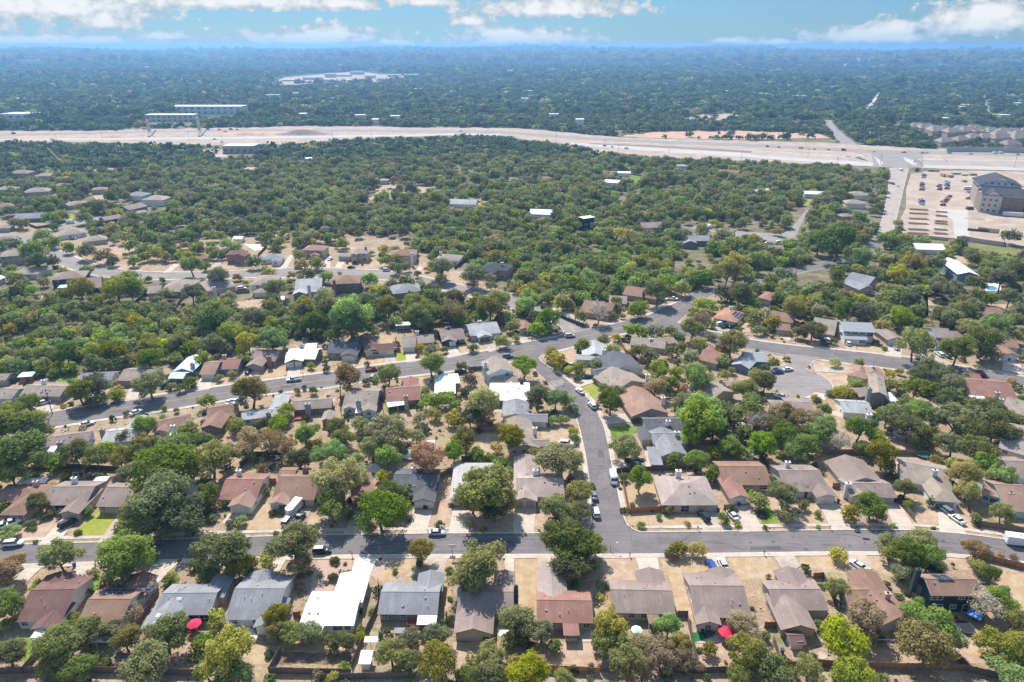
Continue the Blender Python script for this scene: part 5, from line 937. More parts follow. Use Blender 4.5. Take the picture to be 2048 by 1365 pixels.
# ------------------------------------------------------------------ street and garden things
GREY = plain('galvanised_steel', (.42, .42, .43), .45, .5)
def lamp(t, x, y, arm, label, h=8.5):
    P = Q(t, x, y); r = empty('street_lamp', P, label, 'street lamp'); b = MB(); b.tube((0, 0, 0), (0, 0, h), .11, .07, 8); b.obj('pole', GREY, r); b = MB(); b.tube((0, 0, h-.1), (arm*1.2, 0, h+.45), .05, .045); b.tube((arm*1.2, 0, h+.45), (arm*2.3, 0, h+.4), .045, .045); b.obj('arm', GREY, r); b = MB(); b.box(min(arm*2.2, arm*3), -.16, h+.3, max(arm*2.2, arm*3), .16, h+.44); b.obj('lamp_head', GREY, r)
lamp('B4', 70, 183, -1, 'tall street lamp beside the green lawn on the side street'); lamp('C5', 1665, 585, 1, 'pale street lamp by the cul-de-sac entrance', 9); lamp('A4', 95, 172, 0.6, 'short white street sign lamp at the near corner', 2.4); lamp('D2', 450, 690, .8, 'street lamp on the upper road below the brick house'); lamp('D3', 100, 640, -.8, 'street lamp on the upper road bend'); lamp('C4', 525, 375, -.8, 'thin street lamp at the junction corner'); lamp('E3', 850, 470, .8, 'tall highway lamp near the pale lanes', 13); lamp('E4', 950, 470, .9, 'tall highway lamp at the crossing', 12); lamp('E4', 1160, 425, .9, 'tall highway lamp right of the crossing', 12)
WOODP = mat('pole_wood', (.22, .17, .13), .95, .2, 2)
def pole(px_, py_, h, label, w=1.2):
    P = G(px_, py_); r = empty('utility_pole', P, label, 'utility pole', 'utility poles'); b = MB(); b.tube((0, 0, 0), (0, 0, h), .17, .11, 8); b.obj('pole', WOODP, r); b = MB(); b.box(-w, -.07, h-.75, w, .07, h-.6); b.obj('crossarm', WOODP, r); b = MB(); b.tube((.3, 0, h-2.2), (.3, 0, h-1.3), .22, .22, 8); b.obj('transformer', GREY, r); return P+Vector((0, 0, h-.55))
T = [pole(1138, 636, 13, 'utility pole at the upper road fence'), pole(1363, 598, 13, 'utility pole by the white pickup and junction'), pole(1437, 594, 13, 'utility pole right of the junction, in trees'), pole(1590, 560, 12, 'utility pole in the right hand woods'), pole(970, 545, 13, 'utility pole behind the charcoal roofed house'), pole(820, 480, 13, 'utility pole in the dense middle woods'), pole(560, 400, 13, 'utility pole far back in the left woods')]
T2 = [pole(1692, 663, 12, 'utility pole by the grey balcony house'), pole(105, 828, 10, 'leaning utility pole by the middle road, left')]
T3 = [pole(*q, 12, 'utility pole along the highway frontage') for q in ((115, 287), (205, 281), (378, 279), (446, 291), (666, 281), (744, 284), (1112, 283), (1210, 297), (1236, 311), (1337, 318), (1482, 322), (1615, 318), (1672, 338), (1760, 332), (1826, 343), (1840, 342), (2028, 336), (1611, 290))]
def wires(A, B_, label='thin black power lines'):
    b = MB()
    for off in (-1.0, 0., 1.0):
        pts = [A.lerp(B_, i/12)+Vector((off, 0, -4*.9*(i/12)*(1-i/12)*1.2)) for i in range(13)]
        for p, q in zip(pts, pts[1:]): b.tube(p, q, .022, .022, 3, cap=False)
    tag(b.obj('power_line', DARK), label, 'power line', 'power lines')
for i, l in ((0, 'power lines crossing behind the junction houses'), (1, 'short power lines between the junction poles'), (2, 'power lines leading right into the woods')): wires(T[i], T[i+1], l)
wires(T[0], T[4], 'power lines sloping down over the upper road'); wires(T[4], T[5], 'power lines crossing the middle woods'); wires(T[5], T[6], 'power lines fading into the far left woods')
def umbrella(t, x, y, col, label, R_=1.7, sq=False):
    P = Q(t, x, y, 2.3); P.z = 0; r = empty('garden_umbrella', P, label, 'umbrella'); b = MB(); b.tube((0, 0, 0), (0, 0, 2.7), .04, .04); b.obj('pole', DARK, r); n = 4 if sq else 8; m = plain('canvas', col, .8)
    for i in range(n):
        a0, a1 = 2*math.pi*i/n, 2*math.pi*(i+1)/n; b = MB(); b.poly([(R_*math.cos(a0), R_*math.sin(a0), 2.2), (R_*math.cos(a1), R_*math.sin(a1), 2.2), (0, 0, 2.75)]); b.poly([(R_*math.cos(a1), R_*math.sin(a1), 2.18), (R_*math.cos(a0), R_*math.sin(a0), 2.18), (0, 0, 2.7)]); b.poly([(R_*math.cos(a0), R_*math.sin(a0), 2.02), (R_*math.cos(a1), R_*math.sin(a1), 2.02), (R_*math.cos(a1), R_*math.sin(a1), 2.2), (R_*math.cos(a0), R_*math.sin(a0), 2.2)]); b.obj('panel', m, r)
umbrella('A1', 1765, 828, (.60, .02, .08), 'red umbrella on the patio of the skylight house', 1.6); umbrella('A4', 1150, 902, (.62, .015, .06), 'bright red umbrella behind the pinkish walled house', 1.8); umbrella('A4', 335, 885, (.65, .72, .8), 'pale blue and white umbrella under the yellow trees', 1.3); umbrella('A5', 1600, 738, (.08, .25, .65), 'square blue umbrella behind the teal house', 2., True); umbrella('C5', 1685, 232, (.15, .5, .68), 'turquoise umbrella by the grey balcony house', 2.1); umbrella('A4', 1170, 990, (.10, .04, .04), 'closed dark umbrella on the lower patio', .9)
def ring(t, x, y, R_, h, rim, inner, label, name, cat, legs=False):
    P = Q(t, x, y); r = empty(name, P, label, cat); n = 20; b = MB()
    for i in range(n):
        a0, a1 = 2*math.pi*i/n, 2*math.pi*(i+1)/n; q = [(R_*math.cos(a), R_*math.sin(a)) for a in (a0, a1)]; k = [(R_*.9*math.cos(a), R_*.9*math.sin(a)) for a in (a0, a1)]; z0 = h-.08 if legs else 0
        b.hexa([(*q[0], z0), (*q[1], z0), (*k[1], z0), (*k[0], z0)], [(*q[0], h), (*q[1], h), (*k[1], h), (*k[0], h)])
    b.obj('rim', plain('rim', rim, .6), r); b = MB(); b.poly([(R_*.9*math.cos(2*math.pi*i/n), R_*.9*math.sin(2*math.pi*i/n), h-.04 if legs else h*.7) for i in range(n)]); b.obj('mat' if legs else 'water', plain('inner_surface', inner, .15 if not legs else .9), r)
    if legs:
        for i in range(6): a = i*math.pi/3; b = MB(); b.tube((R_*.95*math.cos(a), R_*.95*math.sin(a), 0), (R_*.95*math.cos(a), R_*.95*math.sin(a), h-.08), .035, .035, 5); b.obj('leg', GREY, r)
ring('A5', 1490, 880, 2.0, .8, (.06, .06, .08), (.02, .02, .025), 'black trampoline behind the teal house', 'trampoline', 'trampoline', True); ring('B2', 695, 462, 1.9, .8, (.5, .3, .3), (.05, .03, .03), 'pink rimmed trampoline at the edge of the bare yard', 'trampoline', 'trampoline', True); ring('B4', 1470, 985, 1.5, .6, (.05, .06, .05), (.03, .05, .03), 'small black trampoline on the green lawn', 'trampoline', 'trampoline', True)
ring('B3', 95, 440, 3.4, .9, (.33, .20, .15), (.45, .48, .46), 'round above-ground pool with brown wall under the rusty tree', 'round_pool', 'pool'); ring('B5', 920, 245, 2.6, .8, (.65, .62, .58), (.30, .24, .2), 'round pale rimmed pool in the shaded bare yard', 'round_pool', 'pool'); ring('B5', 1110, 440, 2.4, .9, (.10, .28, .20), (.05, .14, .10), 'green trampoline against the long back fence', 'trampoline', 'trampoline', True)
def pool(t, pts, label, deck):
    sheet('pool_deck', [Q(t, *p) for p in deck], CONCW, z=.03); q = [Q(t, *p) for p in pts]; q = smooth([Vector((p.x, p.y, 0)) for p in q+[q[0]]], 2)[:-1]; o = sum(q, Vector())/len(q); r = empty('swimming_pool', o, label, 'swimming pool'); b = MB(); b.poly([(p.x-o.x, p.y-o.y, .05) for p in q]); ob = b.obj('water', plain('pool_water', (.02, .30, .46), .05, 0, .6), r)
    b = MB(); n = len(q)
    for i in range(n): a, c = q[i]-o, q[(i+1) % n]-o; b.hexa([(a.x, a.y, 0), (c.x, c.y, 0), (c.x*1.07, c.y*1.07, 0), (a.x*1.07, a.y*1.07, 0)], [(a.x, a.y, .1), (c.x, c.y, .1), (c.x*1.07, c.y*1.07, .1), (a.x*1.07, a.y*1.07, .1)])
    b.obj('coping', CONCW, r)
pool('B2', [(1460, 595), (1500, 580), (1560, 590), (1620, 610), (1660, 640), (1600, 640), (1540, 620), (1470, 625)], 'curved blue swimming pool behind the half hidden brown house', [(1430, 520), (1600, 510), (1690, 600), (1690, 660), (1450, 640)])
pool('D5', [(1690, 705), (1730, 695), (1800, 705), (1800, 735), (1740, 735), (1700, 730)], 'small turquoise pool in the right hand woods', [(1680, 660), (1830, 680), (1840, 740), (1690, 740)])
# white trailers, camper, deck, hoop, goal
def trailer(t, x, y, L, Wd, H, hd, label, col=(.8, .8, .79)):
    P = Q(t, x, y); r = empty('box_trailer', P, label, 'trailer', rz=math.radians(hd)); m = plain('trailer_panel', col, .4); b = MB(); b.box(-L/2, -Wd/2, .5, L/2, Wd/2, H); b.hexa([(L/2+.001, -Wd/2, .5), (L/2+.6, -.3, .5), (L/2+.6, .3, .5), (L/2+.001, Wd/2, .5)], [(L/2+.001, -Wd/2, H-.02), (L/2+.5, -.3, H-.1), (L/2+.5, .3, H-.1), (L/2+.001, Wd/2, H-.02)]); b.obj('body', m, r); b = MB(); b.box(-L/2-.03, -Wd/2-.03, H+.002, L/2+.03, Wd/2+.03, H+.07); b.obj('roof_panel', WHITE, r)
    b = MB(); b.box(-.3, -.3, H+.071, .2, .2, H+.2); b.obj('roof_vent', GREY, r); b = MB(); b.box(L/2+.4, -.06, .4, L/2+1.5, .06, .52); b.obj('drawbar', DARK, r); b = MB(); b.box(-L/2-.04, -Wd/2+.1, .6, -L/2-.001, Wd/2-.1, H-.1); b.obj('rear_door', WHITE, r)
    for sx in (-.45, .45):
        for sy in (-1, 1): inst('wheel', _w, r, (sx, sy*(Wd/2-.02), .34))
trailer('B2', 865, 950, 5.6, 2.3, 2.9, -104, 'white enclosed box trailer standing on the brown house drive'); trailer('A5', 1985, 110, 6.5, 2.4, 2.8, -13, 'long white box trailer parked on the near street, right edge')
trailer('E4', 1960, 948, 13, 2.6, 3.4, -24, 'long white site office trailer before the apartment building', (.7, .68, .64)); trailer('E4', 1625, 748, 8, 2.4, 3, 0, 'pale storage trailer in the middle of the construction yard', (.6, .58, .54))
def stack(x, y, w, l, h, col, lab):
    P = Q('E4', x, y); r = empty('material_stack', P, lab, 'materials'); m = mat('stacked_material', col, .9, .2, .5)
    for k in range(3): b = MB(); b.box(-w/2+.15*k, -l/2+.1*k, h*k/3+.01*k, w/2-.1*k, l/2-.15*k, h*(k+1)/3); b.obj('layer', m, r)
for q in ((1440, 650, 3, 6, 3, (.42, .30, .08), 'yellow ochre stack of machinery parts in the car park middle'), (1495, 655, 5, 4, 2.4, (.42, .27, .16), 'orange brown timber stack beside the upper parked cars'), (1540, 632, 9, 3, 1.8, (.45, .38, .30), 'long timber stack at the top of the yard'), (1600, 640, 6, 4, 1.6, (.5, .44, .36), 'pale timber stack near the yard top wall'), (1665, 640, 7, 3, 2.0, (.40, .30, .22), 'brown board stack nearest the dark roof'), (1600, 690, 4, 3, 2, (.4, .3, .2), 'small brown stack left of the dark roof'), (1690, 700, 3, 8, 2.6, (.5, .43, .34), 'scaffold board stack along the building side'), (1640, 770, 4, 3, 1.8, (.35, .28, .22), 'small dark stack below the storage trailer'), (1640, 895, 5, 3, 2.2, (.09, .09, .10), 'dark skip like stack by the pale concrete strip'), (1700, 870, 3, 4, 2.2, (.45, .33, .22), 'tan pallet stack at the building corner'), (330, 735, 1, 1, .6, (.3, .3, .3), 'tiny grey stack in the right woods')): stack(*q)
def camper():
    P = Q('B4', 1235, 225); r = empty('camper_trailer', P, 'rounded silver camper trailer among the back yard trees', 'camper', rz=math.radians(24)); b = MB(); n = 12; st = [(-3.7, .3), (-3.5, .75), (-2.9, 1.0), (2.9, 1.0), (3.5, .75), (3.75, .3)]; k0 = []
    for x, s in st:
        k0.append(len(b.v))
        for i in range(n): a = 2*math.pi*i/n; b.v.append((x, 1.2*s*math.copysign(abs(math.cos(a))**.6, math.cos(a)), 1.75+1.15*s*math.copysign(abs(math.sin(a))**.7, math.sin(a))))
    for a, c in zip(k0, k0[1:]):
        for i in range(n): j = (i+1) % n; b.f.append((a+i, c+i, c+j, a+j)); b.mi.append(0)
    for k in (k0[0], k0[-1]): b.f.append(tuple(range(k, k+n))); b.mi.append(0)
    b.obj('body', plain('polished_aluminium', (.72, .70, .68), .35, .5), r, smooth=True)
    for x in (-2, .2, 2): b = MB(); b.box(x-.4, -1.24, 1.6, x+.4, -1.19, 2.1); b.obj('window', GLASS, r)
    for sx in (-.5, .5):
        for sy in (-1, 1): inst('wheel', _w, r, (sx, sy*1.1, .34))
camper()
def deck(t, pts, h, m, label):
    q = [Q(t, *p) for p in pts]; o = sum(q, Vector())/len(q); r = empty('deck', o, label, 'deck'); a, b_, c, d = [p-o for p in q]; n = max(4, int((a-d).length/.45))
    for i in range(n):
        v0, v1 = i/n+.06/n, (i+1)/n-.06/n; Z = Vector((0, 0, 0)); q0 = [a.lerp(d, v0), b_.lerp(c, v0), b_.lerp(c, v1), a.lerp(d, v1)]; bb = MB(); bb.hexa([(p.x, p.y, h-.08) for p in q0], [(p.x, p.y, h) for p in q0]); bb.obj('plank', m, r)
    bb = MB(); cs = [a*.9, b_*.9, c*.9, d*.9]
    for p in cs: bb.box(p.x-.08, p.y-.08, 0, p.x+.08, p.y+.08, h-.081)
    for p, q2 in zip(cs, cs[1:]+cs[:1]): bb.tube((p.x, p.y, h+.9), (q2.x, q2.y, h+.9), .04, .04, 4)
    for p in cs: bb.box(p.x-.05, p.y-.05, h+.002, p.x+.05, p.y+.05, h+.95)
    bb.obj('railing', m, r)
RDECK = mat('red_deck_wood', (.36, .11, .08), .8, .2, 2)
deck('A3', [(55, 885), (245, 885), (255, 815), (70, 810)], .5, RDECK, 'reddish timber deck behind the mossy grey roofed house'); deck('C2', [(1320, 1300), (1460, 1290), (1475, 1240), (1340, 1245)], .6, RDECK, 'bright red deck behind the mauve house')
def hoop(t, x, y, label, hd=0):
    P = Q(t, x, y); r = empty('basketball_hoop', P, label, 'basketball hoop', rz=math.radians(hd)); b = MB(); b.tube((0, 0, .1), (0, 0, 3.2), .06, .06); b.obj('pole', DARK, r); b = MB(); b.box(-.7, -.35, 0, .7, .35, .25); b.obj('base', DARK, r); b = MB(); b.box(-.9, .3, 2.8, .9, .36, 3.8); b.obj('backboard', WHITE, r)
    b = MB()
    for i in range(10): a0, a1 = i*.628, (i+1)*.628; b.tube((.23*math.cos(a0), .62+.23*math.sin(a0), 3.0), (.23*math.cos(a1), .62+.23*math.sin(a1), 3.0), .02, .02, 4, cap=False)
    b.obj('ring', plain('orange_steel', (.6, .15, .03), .5), r)
hoop('A3', 478, 228, 'portable basketball hoop at the near street edge, centre'); hoop('B5', 524, 1135, 'dark basketball hoop leaning over the near street, right', 180)
def goal():
    P = Q('A5', 765, 1040); r = empty('football_goal', P, 'white frame goal in the lower right yard', 'goal'); b = MB(); b.tube((-2, 0, 0), (-2, 0, 2), .06, .06); b.tube((2, 0, 0), (2, 0, 2), .06, .06); b.tube((-2, 0, 2), (2, 0, 2), .06, .06); b.tube((-2, 0, 2), (-2, 1.4, 0), .04, .04); b.tube((2, 0, 2), (2, 1.4, 0), .04, .04); b.obj('frame', WHITE, r)
goal()
_m = MB(); _m.box(-.06, -.06, 0, .06, .06, 1.05, 1); _m.box(-.13, -.26, 1.052, .13, .26, 1.3, 0)
def mailbox(t, x, y, near):
    P = Q(t, x, y); r = empty('mailbox', P, 'mailbox on a post beside '+near, 'mailbox', 'kerbside mailboxes'); b = MB(); b.box(-.06, -.06, 0, .06, .06, 1.05); b.obj('post', WOODP, r); b = MB(); b.box(-.14, -.28, 1.052, .14, .28, 1.32); b.obj('box', random.choice((DARK, WHITE, GREY)), r)
for q in (('A1', 870, 290, 'the near street, left'), ('A4', 270, 225, 'the bare corner lot on the near street'), ('A4', 1490, 208, 'the straw lawn on the near street'), ('A2', 1385, 222, 'the white drive'), ('B4', 888, 1120, 'the corner house drive'), ('B4', 1510, 1110, 'the white doored garage drive'), ('B3', 655, 1140, 'the spreading oak'), ('B3', 25, 1140, 'the shaded kerb'), ('C2', 1425, 815, 'the white roofed house drive'), ('C1', 765, 1260, 'the middle road, left'), ('C5', 1410, 700, 'the cul-de-sac island'), ('C5', 1430, 780, 'the cul-de-sac kerb'), ('C4', 840, 1040, 'the lime lawn'), ('B5', 270, 1110, 'the tiled long drive'), ('B5', 870, 1110, 'the stained drive')): mailbox(*q)
BINC = {'blue': plain('bin_plastic', (.02, .06, .22), .5), 'green': plain('bin_plastic', (.02, .09, .05), .5), 'black': plain('bin_plastic', (.02, .02, .025), .5)}
for t, x, y, c, lab in (('B3', 225, 925, 'black', 'by the pink garage'), ('B3', 245, 925, 'green', 'by the pink garage'), ('B4', 1075, 955, 'blue', 'against the corner house'), ('B4', 1262, 900, 'blue', 'before the white garage doors'), ('A3', 770, 1000, 'green', 'behind the mauve gable'), ('A3', 795, 1000, 'black', 'behind the mauve gable'), ('A4', 1655, 1100, 'blue', 'in the side yard'), ('A1', 680, 310, 'blue', 'on the drive under the olive tree'), ('B1', 750, 1000, 'blue', 'beside the dark car drive'), ('C6', 1700, 655, 'blue', 'before the white garage'), ('A2', 1470, 740, 'black', 'beside the white roofed house'), ('B5', 345, 870, 'black', 'by the right garage')):
    P = Q(t, x, y); r = empty('wheelie_bin', P+Vector((0, 0, .142)), c+' wheelie bin '+lab, 'bin', 'wheelie bins'); b = MB(); b.hexa([(-.24, -.28, 0), (.24, -.28, 0), (.24, .28, 0), (-.24, .28, 0)], [(-.32, -.38, 1.0), (.32, -.38, 1.0), (.32, .38, 1.0), (-.32, .38, 1.0)]); b.obj('body', BINC[c], r); b = MB(); b.box(-.34, -.42, 1.003, .34, .4, 1.08); b.obj('lid', BINC[c], r)
def table(t, x, y, col, lab):
    P = Q(t, x, y); r = empty('patio_table', P, lab, 'table'); m = plain('patio_paint', col, .6); b = MB(); b.tube((0, 0, .70), (0, 0, .76), .75, .75, 14); b.obj('tabletop', m, r)
    for i in range(4): b = MB(); a = i*math.pi/2+.7; b.tube((.5*math.cos(a), .5*math.sin(a), 0), (.5*math.cos(a), .5*math.sin(a), .7), .03, .03, 5); b.obj('leg', m, r)
def chair(t, x, y, hd, col, lab):
    P = Q(t, x, y); r = empty('patio_chair', P, lab, 'chair', 'patio chairs', math.radians(hd)); m = plain('patio_paint', col, .6); b = MB(); b.box(-.3, -.3, .4, .3, .3, .47); b.obj('seat', m, r); b = MB(); b.box(-.3, .24, .472, .3, .3, 1.0); b.obj('backrest', m, r)
    for sx in (-.26, .26):
        for sy in (-.26, .26): b = MB(); b.box(sx-.03, sy-.03, 0, sx+.03, sy+.03, .398); b.obj('leg', m, r)
table('A2', 415, 915, (.7, .72, .75), 'white round table on the grey house patio'); table('A1', 1760, 880, (.5, .1, .1), 'round table below the red patio umbrella'); table('A4', 985, 925, (.06, .08, .08), 'dark round table on the artificial turf patio'); table('A4', 1140, 860, (.5, .6, .75), 'pale blue table by the bright red umbrella')
for i, (x, y) in enumerate(((335, 900), (372, 908), (470, 903), (345, 960), (440, 965))): chair('A2', x, y, 40*i, (.72, .72, .7), 'white patio chair behind the grey white-walled house')
for i, (x, y) in enumerate(((935, 920), (960, 945), (1010, 945), (1035, 925))): chair('A4', x, y, 80*i, (.05, .06, .06), 'dark patio chair on the small turf patio')
for i, (x, y) in enumerate(((1700, 905), (1730, 930), (1790, 900))): chair('A1', x, y, 80*i, (.6, .15, .15), 'red patio chair under the skylight house umbrella')
sheet('patio', [Q('A2', *p) for p in ((235, 905), (480, 895), (530, 950), (500, 985), (240, 960))], CONCW, z=.03); sheet('patio', [Q('A4', *p) for p in ((840, 910), (1080, 905), (1130, 1000), (1010, 1010), (850, 1005))], CONC, z=.03); sheet('artificial_turf', [Q('A4', *p) for p in ((838, 912), (935, 912), (1000, 960), (860, 1006))], lawn('turf', (.03, .14, .05), (.04, .18, .06), (.03, .1, .04)), z=.045); sheet('patio', [Q('A3', *p) for p in ((880, 870), (1000, 875), (985, 900), (905, 950))], CONCW, z=.03); sheet('patio', [Q('A3', *p) for p in ((1640, 880), (1750, 880), (1750, 990), (1640, 1000))], CONC, z=.03); sheet('patio', [Q('B4', *p) for p in ((400, 380), (480, 380), (500, 530), (440, 545))], CONC, z=.03)
# site: foundation trenches, retaining pit, batch towers, spoil heap, dust
TR = mat('formwork_timber', (.40, .24, .15), .9, .2, .5)
for j, (x0, x1) in enumerate(((1195, 1330), (1390, 1475))):
    for i, y in enumerate((895, 925, 965, 1000, 1045, 1075)):
        if j == 1: y = y+(18 if i < 3 else 0)
        A = Q('E4', x0-i*3, y); B_ = Q('E4', x1, y+6); o = (A+B_)/2; r = empty('foundation_trench', o, 'timber edged foundation trench, %s column of the building site' % ('left' if j == 0 else 'right'), 'foundation', 'foundation trenches on the building site'); d = (B_-A).normalized(); n = Vector((-d.y, d.x, 0)); L = (B_-A).length
        for s in (-1.6, 1.6): c = n*s; b = MB(); q = [c-d*L/2-n*.3, c+d*L/2-n*.3, c+d*L/2+n*.3, c-d*L/2+n*.3]; b.hexa([(p.x, p.y, 0) for p in q], [(p.x, p.y, .7) for p in q]); b.obj('formwork_board', TR, r)
        b = MB(); q = [-d*L/2-n*1.3, d*L/2-n*1.3, d*L/2+n*1.3, -d*L/2+n*1.3]; b.poly([(p.x, p.y, .1) for p in q]); b.obj('trench_floor', mat('dark_trench', (.2, .13, .09), .95, .2), r)
def wallring(pts, h, label):
    q = [Q('E4', *p) for p in pts]; o = q[0]; r = empty('retaining_pit', o, label, 'retaining wall')
    for a, c in zip(q, q[1:]): d = (c-a).normalized(); n = Vector((-d.y, d.x, 0)); a = a-o; c = c-o; k = [a-n*.25, c-n*.25, c+n*.25, a+n*.25]; b = MB(); b.hexa([(p.x, p.y, 0) for p in k], [(p.x, p.y, h) for p in k]); b.obj('wall_segment', WALLC, r)
wallring([(1540, 1125), (1620, 1128), (1705, 1145), (1890, 1170), (1862, 1075), (1700, 1055)], 3, 'concrete retaining walls of the open pit on the site'); wallring([(1245, 1105), (1540, 1135)], 2.2, 'low concrete wall below the foundation trenches')
for x, y, h, lab in ((1183, 362, 26, 'tall beige batching tower left beside the highway works'), (1578, 358, 30, 'tall tan batching tower right beside the highway works')):
    P = Q('E1', x, y); r = empty('batching_tower', P, lab, 'tower'); m = mat('tower_sheeting', (.55, .42, .28), .7, .12, .3); b = MB(); b.box(-1.7, -1.7, h*.32, 1.7, 1.7, h*.85); b.obj('silo', m, r); b = MB(); b.hexa([(-.4, -.4, h*.2), (.4, -.4, h*.2), (.4, .4, h*.2), (-.4, .4, h*.2)], [(-1.7, -1.7, h*.319), (1.7, -1.7, h*.319), (1.7, 1.7, h*.319), (-1.7, 1.7, h*.319)]); b.obj('hopper', m, r)
    for sx in (-1.8, 1.8):
        for sy in (-1.8, 1.8): b = MB(); b.tube((sx, sy, 0), (sx*.95, sy*.95, h*.46), .25, .25, 5); b.obj('leg', GREY, r)
    b = MB(); b.tube((3, -2, 0), (14, -8, 9), .8, .8, 5); b.obj('conveyor', GREY, r)
P = Q('E1', 470, 585); r = empty('mobile_crane', P, 'long yellow crane boom lying out over the far left trees', 'crane'); b = MB(); b.tube((8, -5, 1), (-15, 8, 17), .7, .4, 5); b.obj('boom', plain('crane_paint', (.6, .42, .1), .6), r); b = MB(); b.box(4, -8, 0, 12, -3, 3.2); b.obj('cab', plain('crane_paint', (.6, .42, .1), .6), r)
def mound(t, x, y, rx, ry, h, col, lab):
    P = Q(t, x, y); b = MB(); n = 28; b.v.append((0, 0, h)); rings = 5; rr = random.Random(3)
    for k in range(1, rings+1):
        for i in range(n): a = 2*math.pi*i/n; s = k/rings*(1+rr.uniform(-.06, .06)); b.v.append((rx*s*math.cos(a), ry*s*math.sin(a), max(-.1, h*(math.cos(min(1, k/rings)*math.pi)*.5+.5)*(1+rr.uniform(-.12, .12))-(.1 if k == rings else 0))))
    for i in range(n): b.f.append((0, 1+i, 1+(i+1) % n)); b.mi.append(0)
    for k in range(rings-1):
        for i in range(n): j = (i+1) % n; a = 1+k*n; b.f.append((a+i, a+n+i, a+n+j, a+j)); b.mi.append(0)
    o = b.obj('spoil_heap', mat('spoil', col, .95, .2, .1), None, P, True); tag(o, lab, 'spoil heap')
mound('E2', 420, 350, 46, 18, 7, (.27, .20, .17), 'long grey brown spoil heap in the middle of the highway works'); mound('E1', 920, 375, 30, 12, 3, (.50, .32, .22), 'low orange earth heap, left highway works'); mound('E1', 1960, 355, 34, 12, 3, (.48, .28, .19), 'low reddish earth heap by the right tower'); mound('E4', 1680, 965, 9, 7, 1.6, (.40, .31, .24), 'small earth heap on the building site, left'); mound('E4', 1870, 985, 12, 8, 2.2, (.45, .34, .26), 'small earth heap on the building site, right')
# ------------------------------------------------------------------ trees
def crown_mesh(seed, nleaf, size, nclump=13, rc=(.30, .46), sparse=False, zf=.8, sep=.5):
    r = np.random.default_rng(seed); d = r.normal(size=(nclump*3, 3)); d /= np.linalg.norm(d, axis=1)[:, None]; d[:, 2] = np.abs(d[:, 2])*1.1-.35; keep = [d[0]]
    for q in d[1:]:
        if len(keep) < nclump and min(np.linalg.norm(q-k) for k in keep) > sep: keep.append(q)
    cs = np.array([q/np.linalg.norm(q)*r.uniform(.45, .86) for q in keep]); cs[:, 2] *= zf; cs = np.vstack([cs, [[0, 0, .1]]]); rad = r.uniform(*rc, size=len(cs)); rad[-1] = .45
    w = rad**2; w /= w.sum(); idx = r.choice(len(cs), size=nleaf, p=w); n = r.normal(size=(nleaf, 3)); n /= np.linalg.norm(n, axis=1)[:, None]
    rr = rad[idx]*np.clip(r.normal(.88, .19, nleaf), .25, 1.4); c = cs[idx]+n*rr[:, None]*np.array([1, 1, .85])
    nn = n+r.normal(size=(nleaf, 3))*.42; nn[:, 2] += .3; nn /= np.linalg.norm(nn, axis=1)[:, None]
    a = np.cross(nn, r.normal(size=(nleaf, 3))); a /= np.linalg.norm(a, axis=1)[:, None]; b = np.cross(nn, a); s = size*r.uniform(.55, 1.35, nleaf)[:, None]; sb = s*r.uniform(.5, .95, nleaf)[:, None]
    V = np.stack([c-a*s, c-b*sb, c+a*s, c+b*sb], 1).reshape(-1, 3); me = bpy.data.meshes.new('crown'); me.vertices.add(len(V)); me.vertices.foreach_set('co', V.astype(np.float32).ravel())
    me.loops.add(nleaf*4); me.loops.foreach_set('vertex_index', np.arange(nleaf*4, dtype=np.int32)); me.polygons.add(nleaf); me.polygons.foreach_set('loop_start', np.arange(0, nleaf*4, 4, dtype=np.int32)); me.update(calc_edges=True); me.validate()
    me.materials.append(leaf_mat('g')); return me, cs
def trunk_mesh(seed, cs, nl=6, bare=False):
    r = random.Random(seed); b = MB(); k = r.uniform(-.1, .1); p0 = Vector((0, 0, 0)); p1 = Vector((k, r.uniform(-.08, .08), .45)); b.tube(p0, p1, .075, .052, 7); p2 = p1+Vector((k*.6, 0, .4)); b.tube(p1, p2, .055, .035, 6)
    for c in list(cs)[:nl]:
        e = Vector(c)*.92+Vector((0, 0, 1.25)); m = p1.lerp(e, .5)+Vector((r.uniform(-.05, .05), r.uniform(-.05, .05), .06)); b.tube(p1.lerp(p2, r.random()*.6), m, .035, .022, 5); b.tube(m, e, .022, .010, 4)
        for j in range(4 if bare else 2): q = m.lerp(e, .3+.3*j*.5); e2 = q+Vector((r.uniform(-.3, .3), r.uniform(-.3, .3), r.uniform(.05, .3))); b.tube(q, e2, .013, .004, 3)
    return b.mesh('trunk', BARK, True)
NEAR = [crown_mesh(100+i, 5600, .05, nclump=17+i*2, rc=(.17, .36), zf=.9, sep=.34) for i in range(7)]
THIN = [crown_mesh(200+i, 1500, .055, nclump=11, rc=(.26, .4)) for i in range(3)]
LOD = [crown_mesh(300+i, 620, .125, nclump=9, rc=(.36, .52)) for i in range(4)]
TRK = [trunk_mesh(i, NEAR[i][1], 9) for i in range(7)]; TRT = [trunk_mesh(20+i, THIN[i][1], 9, True) for i in range(3)]; TRL = [trunk_mesh(30+i, LOD[i][1], 4) for i in range(4)]
FARM = [crown_mesh(400+i, 150, .22, nclump=7, rc=(.42, .6))[0] for i in range(3)]
ZS = dict(o=.88, g=1.0, l=1.1, y=1.1, b=.98, s=.94, d=1.05, c=1.5, u=.8)
